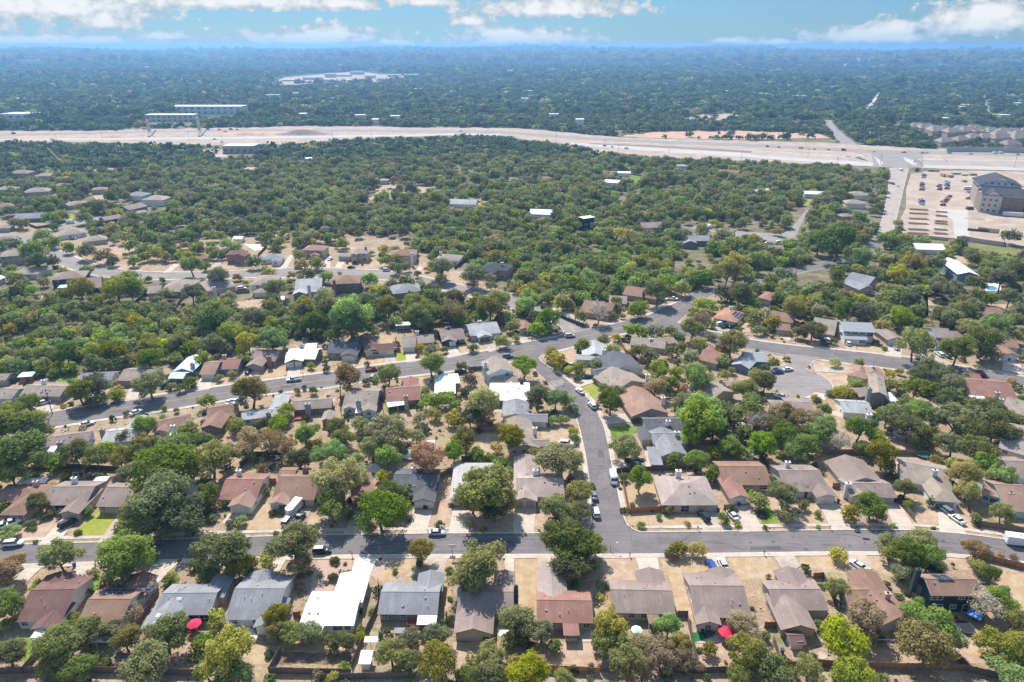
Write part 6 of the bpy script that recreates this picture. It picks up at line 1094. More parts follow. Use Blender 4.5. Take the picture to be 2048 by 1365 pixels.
TR_TXT = """A1 70 650 260 l;70 330 300 b;540 210 330 s;1130 180 440 gl;1100 360 240 s;1560 400 120 g;550 1010 400 s;780 910 290 s;1140 960 250 y;1210 740 190 b;1500 920 370 s;70 1110 290 s;1350 1200 420 s;780 545 90 u;1405 255 55 u;700 1240 260 g;480 1180 260 s;900 760 60 u;1000 880 200 s;660 760 90 y;150 740 130 l;60 820 140 o;960 1180 100 u;840 350 90 t
A2 220 150 450 o;350 310 220 y;450 230 150 y;590 220 130 l;860 110 400 s;920 290 220 b;690 760 230 y;690 880 180 y;810 920 210 o;1000 910 230 o;1190 1010 170 o;1320 990 190 o;150 750 150 ly;110 830 130 l;240 1080 420 ly;40 960 170 g;60 1240 220 ly;300 1300 260 g;1450 870 100 l;1450 930 90 l;1740 1080 290 s;1210 410 92 u;1225 255 90 u;1770 355 60 u;620 1110 80 u;1190 1300 110 y;90 340 160 g;100 300 120 o;20 400 100 g;1560 720 60 u;1060 1290 100 b;1000 370 60 u;1095 390 50 u;1320 285 35 u;1235 300 40 u;1640 240 30 u;1150 460 40 u;900 480 90 b
A3 190 160 210 y;700 290 480 s;620 400 300 s;1540 100 430 o;1580 310 320 o;1720 110 260 o;450 350 90 u;120 400 50 u;1050 790 300 s;1290 900 220 s;1400 1020 150 g;1010 980 150 s;1205 1070 90 l;90 970 200 s;330 930 230 s;340 1160 330 y;60 1160 220 o;830 1110 250 s;1050 1150 150 y;1180 1290 340 ly;660 1170 140 s;1790 960 150 g;650 1300 220 g;840 1300 260 o;1500 1330 190 s;1590 1245 80 u;455 600 55 u;470 780 90 o;1100 940 160 s
A4 720 130 150 y;880 120 145 y;645 200 105 o;70 490 60 u;240 620 150 d;230 560 110 l;620 850 210 L;80 830 310 y;110 1010 290 o;430 1010 300 b;560 1120 280 b;740 1010 190 y;800 1190 230 b;260 1190 310 y;1000 1030 150 y;1310 830 260 b;1370 1080 330 ly;1510 930 95 g;1580 1260 320 g;1280 1290 230 o;1760 1270 120 g;890 1070 60 u;1145 1180 36 u;1385 690 45 u;1535 390 50 t;640 1000 130 s;390 1280 200 b;1620 1330 200 g
A5 360 170 150 y;340 500 200 s;830 130 230 s;1080 70 240 s;960 190 280 gl;1180 220 250 gl;940 350 180 s;1000 300 140 b;1610 150 200 b;1600 250 110 y;1820 195 78 b;1950 215 66 b;1730 370 180 g;1810 600 270 gl;1680 640 280 d;1560 640 130 s;1940 780 220 y;1880 1040 380 ly;1180 800 380 gl;1160 1020 420 y;1300 930 300 g;580 780 360 b;170 830 110 gl;390 990 420 ly;500 1290 350 ly;80 1240 240 s;650 900 150 d;1900 1290 330 gl;760 1310 120 l;1430 1010 60 u;1500 1010 50 u;420 560 110 s;1640 300 150 s;1990 1180 260 y
B1 120 130 400 o;330 220 190 g;150 290 170 l;400 200 130 s;160 420 430 g;90 570 300 g;480 480 170 g;690 395 250 g;870 450 220 ly;1130 250 150 s;1310 155 190 l;1290 290 150 y;1100 450 200 y;1250 420 190 s;1480 520 470 gl;1560 400 330 gl;1650 350 240 gl;1700 210 160 g;1180 590 190 s;590 610 80 y;340 860 180 s;430 975 110 u;800 930 100 g;1480 840 520 o;1650 980 420 o;1260 990 380 o;1420 1060 330 o;280 1065 105 u;315 1100 55 u;80 1150 180 ul;710 1135 70 u;322 1225 45 u;470 705 90 y;960 330 150 l;20 900 120 o;1390 300 140 s;700 300 90 g
B2 90 480 370 s;250 430 200 y;320 150 140 ly;450 290 240 b;640 300 270 b;420 400 140 l;720 160 190 g;760 60 150 g;960 230 230 g;1040 310 170 Y;1240 190 200 g;1300 270 210 s;800 330 150 b;900 460 200 o;1170 410 250 gl;1390 490 190 gl;1680 220 320 s;1560 360 240 s;1710 450 210 l;1450 150 150 s;1800 340 120 Y;1280 660 400 y;1200 880 300 g;1400 620 220 y;1640 920 400 gl;1740 790 250 g;580 740 85 y;215 870 85 s;110 990 85 s;90 860 100 b;370 1020 100 g;1040 1090 95 g;60 800 230 g;560 540 90 b;690 1145 50 u;1660 600 130 l;1540 1080 120 g;30 680 160 g;20 900 130 g;800 470 130 b;570 130 130 s;660 960 75 u;735 950 75 u;1360 960 110 g;20 300 180 g
B3 240 455 320 r;490 400 190 l;590 290 220 y;700 420 150 gl;820 440 80 gl;1000 270 250 y;870 350 110 y;920 480 160 g;160 250 160 s;40 230 160 s;800 740 480 s;660 820 280 s;960 830 260 s;860 920 240 s;1450 470 360 s;1600 480 180 s;1190 400 120 y;1400 900 260 o;1500 960 250 o;1620 760 230 s;1630 930 200 o;1430 720 150 s;1580 190 110 y;60 760 150 g;20 880 150 g;640 1050 75 uy;458 885 50 u;1690 695 34 u;1265 1115 28 u;770 50 170 b;560 180 90 s;1590 260 90 g;990 580 90 s;1420 830 120 s
B4 240 360 270 o;900 110 360 l;830 240 220 gl;1040 200 180 g;960 240 140 g;680 460 140 g;870 470 190 l;1040 390 150 l;1020 570 170 gl;1170 340 190 g;1270 370 150 g;1440 130 200 d;1480 330 250 gl;1610 160 220 s;1700 250 250 gl;1390 400 120 g;360 640 220 L;210 620 85 g;310 535 90 u;290 880 50 u;610 920 130 u;540 985 60 g;375 1060 68 g;1130 1000 110 g;1440 830 170 s;1680 790 260 s;1690 960 150 s;1650 40 190 b;1130 60 180 g;330 110 80 u;1770 400 190 g;1560 230 130 s;1790 700 140 s;185 740 35 u
B5 110 110 230 b;200 200 260 g;60 340 250 gl;350 320 210 d;540 180 240 gl;720 260 170 g;770 420 250 y;800 510 160 s;860 80 250 s;1000 180 260 s;1220 210 150 Y;1210 320 120 Y;1400 110 300 s;1400 330 240 o;1620 370 280 s;1560 190 280 s;1780 160 280 s;1730 60 240 o;1260 470 130 y;1390 480 110 l;1510 600 270 y;1530 740 200 y;1700 520 220 gl;1840 620 230 g;960 730 200 s;1000 860 100 g;660 890 240 g;480 930 160 y;1200 840 105 s;1850 950 200 s;30 880 100 s;160 960 68 s;1600 980 80 s;1220 1095 32 u;660 130 100 g;1130 300 160 s;1900 250 200 s;730 980 120 s;1960 110 160 s;1080 350 90 g
C1 300 1100 230 l;60 1130 190 l;850 960 290 g;1020 910 290 s;1050 1030 190 g;1230 970 160 l;1590 890 310 o;1240 880 90 b;60 640 190 l;230 560 190 l;460 640 170 l;150 700 190 g;330 660 150 g;700 560 250 g;800 540 170 l;600 690 150 g;980 560 220 ly;1200 540 240 ly;1000 670 210 g;1190 650 170 g;1400 590 140 y;1600 460 210 ly;1720 440 170 ly;1600 630 250 g;1470 520 130 Y;30 730 180 g;1750 1150 60 g;1745 1240 40 u;420 740 130 g;560 770 110 g;740 700 150 g;1500 700 120 g;1310 990 60 b
C2 530 820 85 g;665 790 88 o;860 950 330 y;400 1050 180 g;65 1170 70 g;1510 690 85 g;1610 560 50 g;1665 610 60 g;1360 970 80 o;1530 950 110 g;220 850 140 g;120 930 110 s;1230 1150 190 g;1180 1270 170 g;1255 1065 80 y;700 1280 150 ly;180 1340 180 gl;650 350 230 ly;430 470 250 o;560 480 190 o;840 450 230 y;1080 430 270 gl;1100 280 220 g;1180 360 140 g;450 150 360 g;900 180 260 s;1500 260 210 g;1600 210 170 g;210 70 85 l;1240 210 110 s;1370 350 100 g;1600 330 140 g;1740 340 170 g;360 590 180 l;60 600 160 g;800 620 140 g;880 300 170 s;270 330 190 s;100 430 210 s;850 410 90 Y;1430 100 210 s;1660 110 190 s;1080 50 170 o;40 200 120 s;20 920 90 s;520 260 180 o;760 520 130 g;300 440 160 g
C3 100 220 370 L;50 110 200 ly;580 210 150 gl;450 260 95 s;870 140 320 o;970 260 140 g;1050 120 180 y;1470 150 170 g;1200 140 240 y;1600 60 260 y;520 60 220 s;700 90 170 s;1270 210 120 g;960 520 160 s;860 490 100 y;1120 520 90 s;1390 370 90 b;1430 490 110 gl;1740 430 150 g;90 820 310 b;510 790 250 g;980 670 280 g;1310 700 120 s;1390 830 160 s;1320 960 80 s;920 960 110 s;960 1050 190 gl;1140 1050 190 gl;1540 1080 360 y;1400 1250 240 s;600 1250 140 Y;860 1250 170 s;1010 1200 150 y;1200 1220 180 y;1640 630 60 y;220 80 180 g;180 300 170 g;380 340 90 g;330 80 160 s;1310 80 150 s
C4 170 60 220 l;30 260 140 o;60 400 90 o;420 190 220 L;300 260 180 L;360 290 150 gl;500 320 50 c;150 710 240 g;430 550 160 y;500 610 190 y;790 440 180 ly;980 420 150 s;1135 380 95 l;1090 500 170 d;760 150 170 s;950 110 220 d;1080 150 110 s;1140 60 120 s;1350 80 190 g;1205 165 68 s;1360 300 200 g;1550 310 180 s;1700 310 130 s;1770 380 140 g;1390 530 180 o;1500 590 190 o;1740 540 160 o;750 700 150 g;910 680 140 o;640 730 100 l;600 775 48 u;905 855 58 g;1020 960 150 o;1080 1080 280 g;1170 970 160 o;735 550 48 u;290 1030 270 s;490 1050 220 gl;620 1050 180 gl;690 1140 105 g;465 1270 120 g;570 1270 110 g;1600 760 220 g;1560 920 220 b;1720 850 190 g;1790 740 140 g;1340 1285 80 u;230 170 170 o;100 150 130 g;1640 660 120 g;1790 1100 150 g
C5 190 110 170 l;230 200 220 b;340 250 90 g;640 250 78 s;640 90 100 s;820 150 180 ly;790 40 130 L;1000 190 190 y;830 310 120 o;910 320 80 s;980 280 100 s;1280 330 150 s;1430 310 220 s;1500 110 190 s;1240 80 240 y;1650 430 76 g;1740 120 180 g;130 300 260 o;330 380 100 o;210 420 180 y;560 440 280 y;450 510 160 b;450 620 160 g;560 750 85 g;480 790 140 s;90 600 180 s;180 820 320 gl;1020 650 150 g;910 720 110 s;830 760 160 y;910 870 230 s;1660 640 110 l;700 960 240 s;760 1090 210 g;440 1150 190 g;250 1090 230 g;240 1230 420 l;800 1200 140 ly;1050 1210 210 b;1330 1270 250 b;60 1080 230 s;1450 1030 76 y;1720 960 160 y;1610 1000 100 ul;40 920 130 b;30 480 120 s;620 1180 180 g;1180 1290 180 s;1000 1100 60 g;1750 940 130 ly
C6 90 890 180 s;20 990 140 Y;530 750 85 g;100 650 105 g;370 520 68 u;390 450 45 u;710 440 340 ly;1150 530 320 g;1430 410 380 s;1470 540 200 s;860 690 240 s;740 790 220 s;1000 800 220 s;500 880 190 y;700 930 230 g;900 920 200 g;1100 880 230 s;640 1080 200 g;1020 1060 230 g;1130 980 170 g;400 1220 230 g;720 1190 280 g;600 1290 260 g;900 1270 250 g;1180 1250 270 s;1470 1160 310 s;1640 1260 240 s;1270 800 110 g;1730 860 120 b;1850 600 85 l;1850 1040 90 g;1250 300 160 y;1100 250 150 b;870 290 140 b;330 240 170 y;460 190 190 g;560 200 180 g;680 200 140 L;770 240 100 g;1550 250 290 g;1000 160 240 s;1200 100 240 s;950 110 140 s;1320 160 190 g;1150 190 190 s;1780 350 170 y;1750 190 180 s;430 780 120 y;1350 1100 180 s"""
TR_D = """D1 140 340 190 o;340 420 240 l;380 520 200 g;520 510 130 o;440 230 150 g;470 310 110 g;560 310 130 g;370 260 100 g;690 370 130 g;880 400 190 s;1050 440 170 b;1150 500 130 s;860 600 150 g;1280 450 60 g;1370 510 130 o;1460 470 110 g;1560 400 170 y;1350 330 150 g;1270 240 170 s;1960 560 200 g;1230 680 190 l;1350 680 190 g;1200 800 260 ly;1330 800 220 l;820 790 240 y;170 690 130 s;1700 850 140 o;1600 920 140 o;1520 700 70 s;1660 710 70 g;1960 850 200 s;1940 980 80 l;1720 1000 140 s;1640 1120 180 s;1790 1100 90 s;850 60 140 g;560 160 80 g;240 120 130 s;520 60 150 g;160 110 130 s;1150 160 150 y;950 150 110 g;1480 1130 80 s
D2 190 420 130 l;370 340 120 l;540 510 150 g;820 300 110 ly;655 360 50 g;1000 450 130 s;1030 540 130 b;1200 520 150 g;190 665 230 s;380 670 80 y;680 640 170 s;930 650 90 y;910 730 70 g;1100 640 150 s;1290 660 140 g;1425 640 50 y;1730 680 180 g;1890 500 130 gl;1990 480 130 l;2000 580 150 s;1510 545 30 u;1580 540 40 u;1660 560 35 u;760 790 200 o;740 900 180 o;280 870 170 s;1060 980 200 y;1300 960 280 y;1470 890 90 s;1260 850 130 g;1740 940 220 g;1920 990 210 y;1960 740 130 s;1860 790 110 y;1550 1050 380 L;1180 1130 230 g;880 1120 100 s;1150 210 80 l;1240 210 80 l;1480 330 90 y;1890 370 130 y;1400 260 80 g;60 560 100 g;20 860 130 o;150 950 170 g;720 1150 180 o;290 1240 210 ly
D3 50 560 120 g;330 540 100 L;420 580 240 s;420 690 130 s;270 590 70 y;750 660 230 s;920 680 130 s;930 760 110 s;360 790 110 s;270 800 90 s;200 730 100 b;60 720 170 s;560 900 200 y;540 1000 200 y;620 950 140 s;1000 930 230 ly;820 920 100 s;1320 900 200 l;1200 760 150 s;1260 680 180 s;1310 790 180 y;1500 870 150 g;1640 900 180 ly;1440 650 90 l;1250 1000 160 g;800 1060 160 g;150 950 240 ly;230 1080 300 g;1080 800 50 s;1800 780 200 g;1930 700 210 gl;1980 800 200 g;320 470 90 g;1390 900 90 l;1720 930 130 y;180 640 90 s
D4 590 830 260 s;840 750 190 l;370 980 200 g;170 900 130 l;1270 800 200 d;1030 920 150 l;1530 690 130 l;1140 950 160 g;1430 850 260 s;1830 870 150 L;1570 930 130 L;1900 650 200 o;1400 560 260 y;1300 620 230 y;1060 660 200 gl;1640 510 220 gl;1560 1020 150 ly;1980 920 200 y;1250 240 190 s;1050 190 170 s;800 260 170 s;240 220 200 y;1490 270 80 g;1590 270 150 l;1370 330 200 g;1820 190 110 y;1220 150 80 y;300 560 130 l;640 560 120 l;450 470 110 y;100 580 200 g;650 710 200 g;420 680 160 g;230 640 170 g;1760 700 160 s
D5 800 270 180 gl;960 250 160 g;350 260 330 gl;180 280 200 g;540 420 200 g;890 580 180 y;1040 480 200 y;1230 480 180 s;1580 400 130 o;1590 440 130 o;1940 220 160 s;1920 800 180 s;1730 790 130 g;190 910 170 s;340 750 110 b;230 680 160 g;570 920 200 s;400 900 180 g;1260 690 200 s;1430 720 180 s;1620 640 170 s;1850 620 220 s;1960 560 220 s;900 110 100 s;570 220 110 y;400 130 150 b;820 780 170 s;1000 820 180 s;1380 980 220 s;1560 900 200 s;920 970 200 g;1880 980 150 g;1560 1070 180 y;470 760 110 y;550 790 100 y"""
ALLT = []
def parse(txt):
    for ln in txt.split('\n'):
        t, rest = ln.split(' ', 1)
        for q in rest.split(';'):
            x, y, w, k = q.split(); s0 = TL[t][2]; X, Y = fp(t, float(x), float(y)); w = float(w)/s0; kk = k
            base = {'gl': 'l', 'ly': 'y', 'L': 'l', 'Y': 'y', 'ul': 'u', 'uy': 'u', 'r': 'b', 't': 'd'}.get(k, k)
            if k == 'gl': base = 'gl'
            if k in ('ly',): base = 'ly'
            zs = ZS.get({'gl': 'g', 'ly': 'l'}.get(base, base), .9); z = 4.
            if kk[0] == 'u': zs = .8
            for _ in range(4): P = G(X, Y, z); r = w/2/ppm(P)*(1.07 if kk[0] != 'u' else 1.0); z = (1.25*zs if kk[0] != 'u' else .62)*r
            ALLT.append([w, kk, base, Vector((P.x, P.y, 0)), r, zs])
parse(TR_TXT); parse(TR_D)
LEAF['f'] = (.050, .068, .030); LEAF2['f'] = (.085, .102, .040); LEAF['gl'] = (.104, .148, .028); LEAF2['gl'] = (.155, .200, .036); LEAF['ly'] = (.162, .182, .030); LEAF2['ly'] = (.238, .238, .036); LEAF['L'] = (.118, .188, .030); LEAF2['L'] = (.168, .240, .036); LEAF['Y'] = (.31, .23, .03); LEAF2['Y'] = (.37, .28, .035)
LEAF['ul'] = (.13, .18, .035); LEAF2['ul'] = (.2, .24, .05); LEAF['uy'] = (.2, .2, .05); LEAF2['uy'] = (.27, .25, .06); LEAF['r'] = (.185, .105, .05); LEAF2['r'] = (.22, .14, .06); LEAF['t'] = LEAF['d']; LEAF2['t'] = LEAF2['d']
ADJ = dict(o='dark green live oak', g='mid green tree', gl='fresh green leafy tree', l='light green tree', ly='yellowish lime tree', L='bright green tree', y='olive yellow tree', Y='golden yellow tree', b='brownish autumn tree', r='rusty orange tree', s='grey green oak', d='nearly bare pale tree', c='slim dark conifer', t='bare cut tree stump', u='rounded green shrub', ul='light green shrub', uy='yellowish shrub')
ALLT.sort(key=lambda a: -a[0])
trees = [a for a in ALLT if a[1][0] != 'u']; shrubs = [a for a in ALLT if a[1][0] == 'u']
IND = trees[:293]; REST = trees[293:]
def rel(P):
    best = min(((P-h[0]).length-h[3]*.5, i) for i, h in enumerate(HOUSES)); h = HOUSES[best[1]]; d = P-h[0]
    # 'behind' means farther from the viewpoint
    if abs(d.y) > abs(d.x)*.8: w = 'behind' if d.y > 0 else 'in front of'
    else: w = 'right of' if d.x > 0 else 'left of'
    return w+' the '+h[1]
SZ = lambda r: 'large ' if r > 6.2 else ('small ' if r < 2.6 else '')
def lab(kind, r, P, sz=True):
    s = (SZ(r) if sz else '')+ADJ[kind]+' '+rel(P); w = s.split()
    return ' '.join(w[:16]) if len(w) <= 16 else ' '.join(w[:16])
def stump(P, r, label):
    o = empty('tree', P, label, 'tree'); b = MB(); b.tube((0, 0, 0), (.1, 0, 2.6), .38, .28, 8); b.tube((.1, 0, 2.5), (-.9, .2, 4.2), .22, .13, 6); b.tube((.1, 0, 2.5), (.8, -.1, 4.4), .2, .12, 6); b.tube((-.4, .1, 3.4), (-1.2, -.2, 4.0), .1, .05, 5); b.obj('trunk', BARK, o)
CROWN_SRC = []
for n_, (w, kk, base, P, r, zs) in enumerate(IND):
    sv = n_*5+3; rz = (sv*1.7) % 6.28
    if kk == 't': stump(P, r, lab(kk, 4, P)); continue
    root = empty({'c': 'conifer_tree', 'o': 'oak_tree', 's': 'oak_tree'}.get(kk, 'tree'), P, lab(kk, r, P), 'tree', 'trees of the neighbourhood', rz)
    if kk == 'd': cm, tm = THIN[sv % 3][0], TRT[sv % 3]
    elif w > 34: cm, tm = NEAR[sv % 7][0], TRK[sv % 7]
    else: cm, tm = LOD[sv % 4][0], TRL[sv % 4]
    thin = kk in 'dbs' and (sv % 3 == 0 or kk == 'b') and kk != 'd' and w > 34
    sx = r*1.06*(1+.13*math.sin(sv)); sy = r*1.06*(1-.13*math.sin(sv))
    cr = inst('crown', THIN[sv % 3][0] if (thin and kk == 'b' and sv % 2) else cm, root, (0, 0, 1.25*r*zs), 0, (sx, sy, r*zs*1.02), leaf_mat(kk)); inst('trunk', tm, root, (0, 0, 0), 0, (sx, sy, r*zs))
    if cm.name.startswith('crown') and cm in [q[0] for q in LOD]: CROWN_SRC.append(cr)
for n_, (w, kk, base, P, r, zs) in enumerate(shrubs):
    o = inst('shrub', (NEAR[n_ % 6][0] if w > 14 else LOD[n_ % 4][0]), None, (P.x, P.y, .62*r), n_*1.3, (r*1.1, r*1.1, r*.85), leaf_mat(kk)); tag(o, lab(kk, r, P, False), 'shrub', 'garden shrubs')
# bushes of the big garden bed
# ------------------------------------------------------------------ the woods: one countless mass, instanced
def inpoly(x, y, poly):
    n = len(poly); c = np.zeros(len(x), bool); xmn, ymn = poly.min(0); xmx, ymx = poly.max(0); idx = np.where((x >= xmn) & (x <= xmx) & (y >= ymn) & (y <= ymx))[0]
    if len(idx) == 0: return c
    X, Y = x[idx], y[idx]; k = np.zeros(len(idx), bool); j = n-1
    for i in range(n):
        xi, yi = poly[i]; xj, yj = poly[j]
        if yi != yj: k ^= ((yi > Y) != (yj > Y)) & (X < (xj-xi)*(Y-yi)/(yj-yi)+xi)
        j = i
    c[idx] = k; return c
def W2(pts): return np.array([(G(x, y).x, G(x, y).y) for x, y in pts])
DENS = [(1.0, [(-700, 112), (2800, 112), (2800, 560), (2048, 640), (1960, 672), (1850, 655), (1700, 640), (1600, 640), (1500, 622), (1440, 606), (1440, 585), (1380, 583), (1300, 605), (1180, 640), (1080, 596), (1000, 580), (900, 535), (800, 478), (600, 462), (420, 478), (330, 490), (230, 478), (150, 455), (-300, 400), (-700, 300)]),
        (1.0, [(-300, 560), (0, 585), (120, 592), (260, 632), (420, 610), (560, 630), (700, 610), (860, 592), (1000, 622), (1035, 640), (1000, 655), (880, 650), (700, 668), (560, 682), (420, 708), (330, 728), (200, 742), (0, 772), (-300, 800)]),
        (.42, [(150, 455), (230, 480), (330, 500), (420, 478), (600, 465), (800, 480), (900, 537), (1000, 575), (960, 575), (860, 545), (560, 520), (420, 535), (300, 530), (190, 500)]),
        (.36, [(-300, 500), (0, 482), (140, 545), (300, 562), (700, 560), (860, 582), (1000, 615), (1000, 622), (860, 592), (700, 610), (560, 630), (420, 610), (260, 632), (120, 592), (0, 585), (-300, 580)]),
        (.30, [(1040, 640), (1120, 648), (1130, 665), (1040, 680)]), (.5, [(1440, 606), (1600, 640), (1850, 655), (1960, 672), (2060, 690), (2200, 700), (2200, 640), (1900, 560), (1500, 560)]),
        (.5, [(-200, 860), (100, 880), (400, 900), (900, 900), (1150, 880), (1150, 900), (900, 925), (400, 930), (-200, 940)]), (.5, [(1300, 850), (1500, 830), (2200, 830), (2200, 900), (1700, 920), (1500, 900), (1300, 900)]), (.4, [(-200, 1330), (2300, 1330), (2400, 1420), (-300, 1420)])]
THINZ = [(.75, [(-400, 330), (150, 335), (330, 375), (350, 430), (250, 452), (100, 440), (-300, 400)]), (.5, [(720, 340), (980, 330), (1000, 420), (700, 420)]), (.0, [(1420, 285), (1660, 278), (1700, 300), (1420, 290)]), (.4, [(1200, 335), (1300, 340), (1310, 365), (1200, 368)]), (.35, [(1340, 440), (1620, 440), (1620, 490), (1340, 490)]), (.5, [(400, 470), (800, 470), (800, 520), (400, 520)]), (.15, [(1225, 267), (1480, 262), (1660, 270), (1660, 280), (1240, 278)]), (.3, [(150, 335), (330, 335), (330, 350), (150, 352)]), (.35, [(1700, 340), (1800, 340), (1790, 460), (1690, 460)])]
for d_, p_ in DENS[:2]+DENS[3:6]: sheet('woodland_floor', px(p_) if p_[0][1] > 200 else px([(-700, 150)]+[(2800, 150)]+p_[2:]), LAWN['floor'], z=.003+.0006*len(p_)/10, clear=False)
densw = [(d, W2(p)) for d, p in DENS]; thinw = [(d, W2(p)) for d, p in THINZ]+[(.14, p) for p in CLR]
def scatter(r0, r1, step, rad):
    n = int(r1*1.15/step); gx, gy = np.meshgrid(np.arange(-n, n+1)*step, np.arange(int(r0*.2/step), int(r1*1.02/step)+1)*step); x = (gx+NR.uniform(-.48, .48, gx.shape)*step).ravel(); y = (gy+NR.uniform(-.48, .48, gy.shape)*step).ravel()
    d = np.hypot(x, y); k = (d >= r0) & (d < r1) & (np.abs(x) < y*1.0+60); x, y = x[k], y[k]
    dn = np.zeros(len(x))
    for q, p in densw: m = inpoly(x, y, p); dn[m] = np.maximum(dn[m], q)
    if r0 > 1000: dn[:] = np.maximum(dn, (y > 1500))
    for q, p in thinw: m = inpoly(x, y, p); dn[m] *= q
    nz = .5+.25*np.sin(x/37+np.sin(y/29)*2)+.25*np.sin(y/41+x/97+1)+.2*np.sin(x/13-y/17)
    gap = np.clip((nz+.11)*2.6, .2, 1)*np.where(np.sin(x/8.5+np.sin(y/11)*2.2)*np.sin(y/9.3+np.sin(x/14)*2) > .8, .35, 1)
    if r0 > 2000: gap *= np.clip((np.sin(x/310+np.sin(y/420)*2)+np.sin(x/190-y/350)+1.5)*1.5, .15, 1)
    k = NR.random(len(x)) < dn*gap; x, y = x[k], y[k]; bad = np.zeros(len(x), bool)
    for p in OCC: bad |= inpoly(x, y, p)
    x, y = x[~bad], y[~bad]; s = rad*(.5+.85*NR.random(len(x))**1.4); return x, y, s
parts = [scatter(150, 560, 4.4, 3.4), scatter(560, 800, 5.2, 4.1), scatter(800, 1350, 7.0, 5.4), scatter(1350, 2600, 14., 8.8), scatter(2600, 5200, 23., 13.5), scatter(5200, 9500, 44., 25.)]
bx, by, bs = scatter(95, 340, 5.2, 1.15)     # brush in the yards, never on lawns, drives or roofs
gx, gy = np.meshgrid(np.arange(-260, 261, 4.6), np.arange(96, 335, 4.6)); gx = (gx+NR.uniform(-2.2, 2.2, gx.shape)).ravel(); gy = (gy+NR.uniform(-2.2, 2.2, gy.shape)).ravel(); k_ = NR.random(len(gx)) < .5; gx, gy = gx[k_], gy[k_]; bad = np.zeros(len(gx), bool)
for p in OCC: bad |= inpoly(gx, gy, p)
bx, by = gx[~bad], gy[~bad]; bs = NR.uniform(.4, 1.9, len(bx)); parts.append((bx, by, bs))
# keep wild trees off the individually placed ones and off vehicles
tp = np.array([(a[3].x, a[3].y, a[4]) for a in ALLT])
X, Y, SZv, KZ = [], [], [], []
for lev, (x, y, s) in enumerate(parts):
    if lev < 2 or lev == 5:
        ok = np.ones(len(x), bool)
        for tx, ty, tr in tp: ok &= (np.hypot(x-tx, y-ty) > tr*.8+s*.45)
        for c_ in [o for o in C.objects if o.get('category') in ('car', 'pickup truck', 'van')]: ok &= (np.hypot(x-c_.location.x, y-c_.location.y) > 3.5)
        x, y, s = x[ok], y[ok], s[ok]
    if lev < 4:                               # open ground seen beyond a tree stays in view: nothing tall right before it
        bad = np.zeros(len(x), bool)
        for fr, lx in ((.3, 0), (.75, 0), (.0, .75), (.0, -.75)):
            sh = fr*s*(1.9 if lev < 2 else 1.5)*y/120
            for p in OCC: bad |= inpoly(x*(1+sh/y)+lx*s, y+sh, p)
        x, y, s = x[~bad], y[~bad], s[~bad]
    X.append(x); Y.append(y); SZv.append(s); KZ.append(np.full(len(x), lev))
X = np.concatenate(X); Y = np.concatenate(Y); SS = np.concatenate(SZv); LV = np.concatenate(KZ)
kinds = ['c', 'o', 's', 'g', 'gl', 'y', 'b', 'ly']
reg = .5+.5*np.sin(X/85+np.sin(Y/70)*1.6)*np.cos(Y/93+.6)
LV[LV == 5] = 1; u = NR.random(len(X)); pr = np.zeros((len(X), 8)); pr[:, 0] = .42; pr[:, 1] = .24; pr[:, 2] = .16; pr[:, 3] = .07+.10*reg; pr[:, 4] = .02+.06*reg; pr[:, 5] = .03+.08*reg; pr[:, 6] = .03; pr[:, 7] = .01+.03*reg
low = (Y < 455); pr[low, 0] = .28; pr[low, 3] += .15; pr[low, 4] += .12; pr[low, 5] += .05
g1 = W2([(1100, 540), (1300, 500), (1700, 470), (1760, 560), (1500, 590), (1300, 610), (1150, 640)]); mg = inpoly(X, Y, g1); pr[mg, 0] = .08; pr[mg, 3] += .25; pr[mg, 4] += .22; pr[mg, 7] += .06
g2 = W2([(-300, 690), (0, 680), (320, 690), (420, 700), (200, 745), (-300, 800)]); mg = inpoly(X, Y, g2); pr[mg, 0] = .04; pr[mg, 4] += .3; pr[mg, 7] += .1
fw_ = LV >= 2; pr[fw_] = np.array([.46, .30, .09, .05, .02, .04, .02, .02]); pr /= pr.sum(1)[:, None]; K = (u[:, None] > np.cumsum(pr, 1)).sum(1).clip(0, 7)
Z = hills(X, Y); print('wood trees', len(X), [len(p[0]) for p in parts])
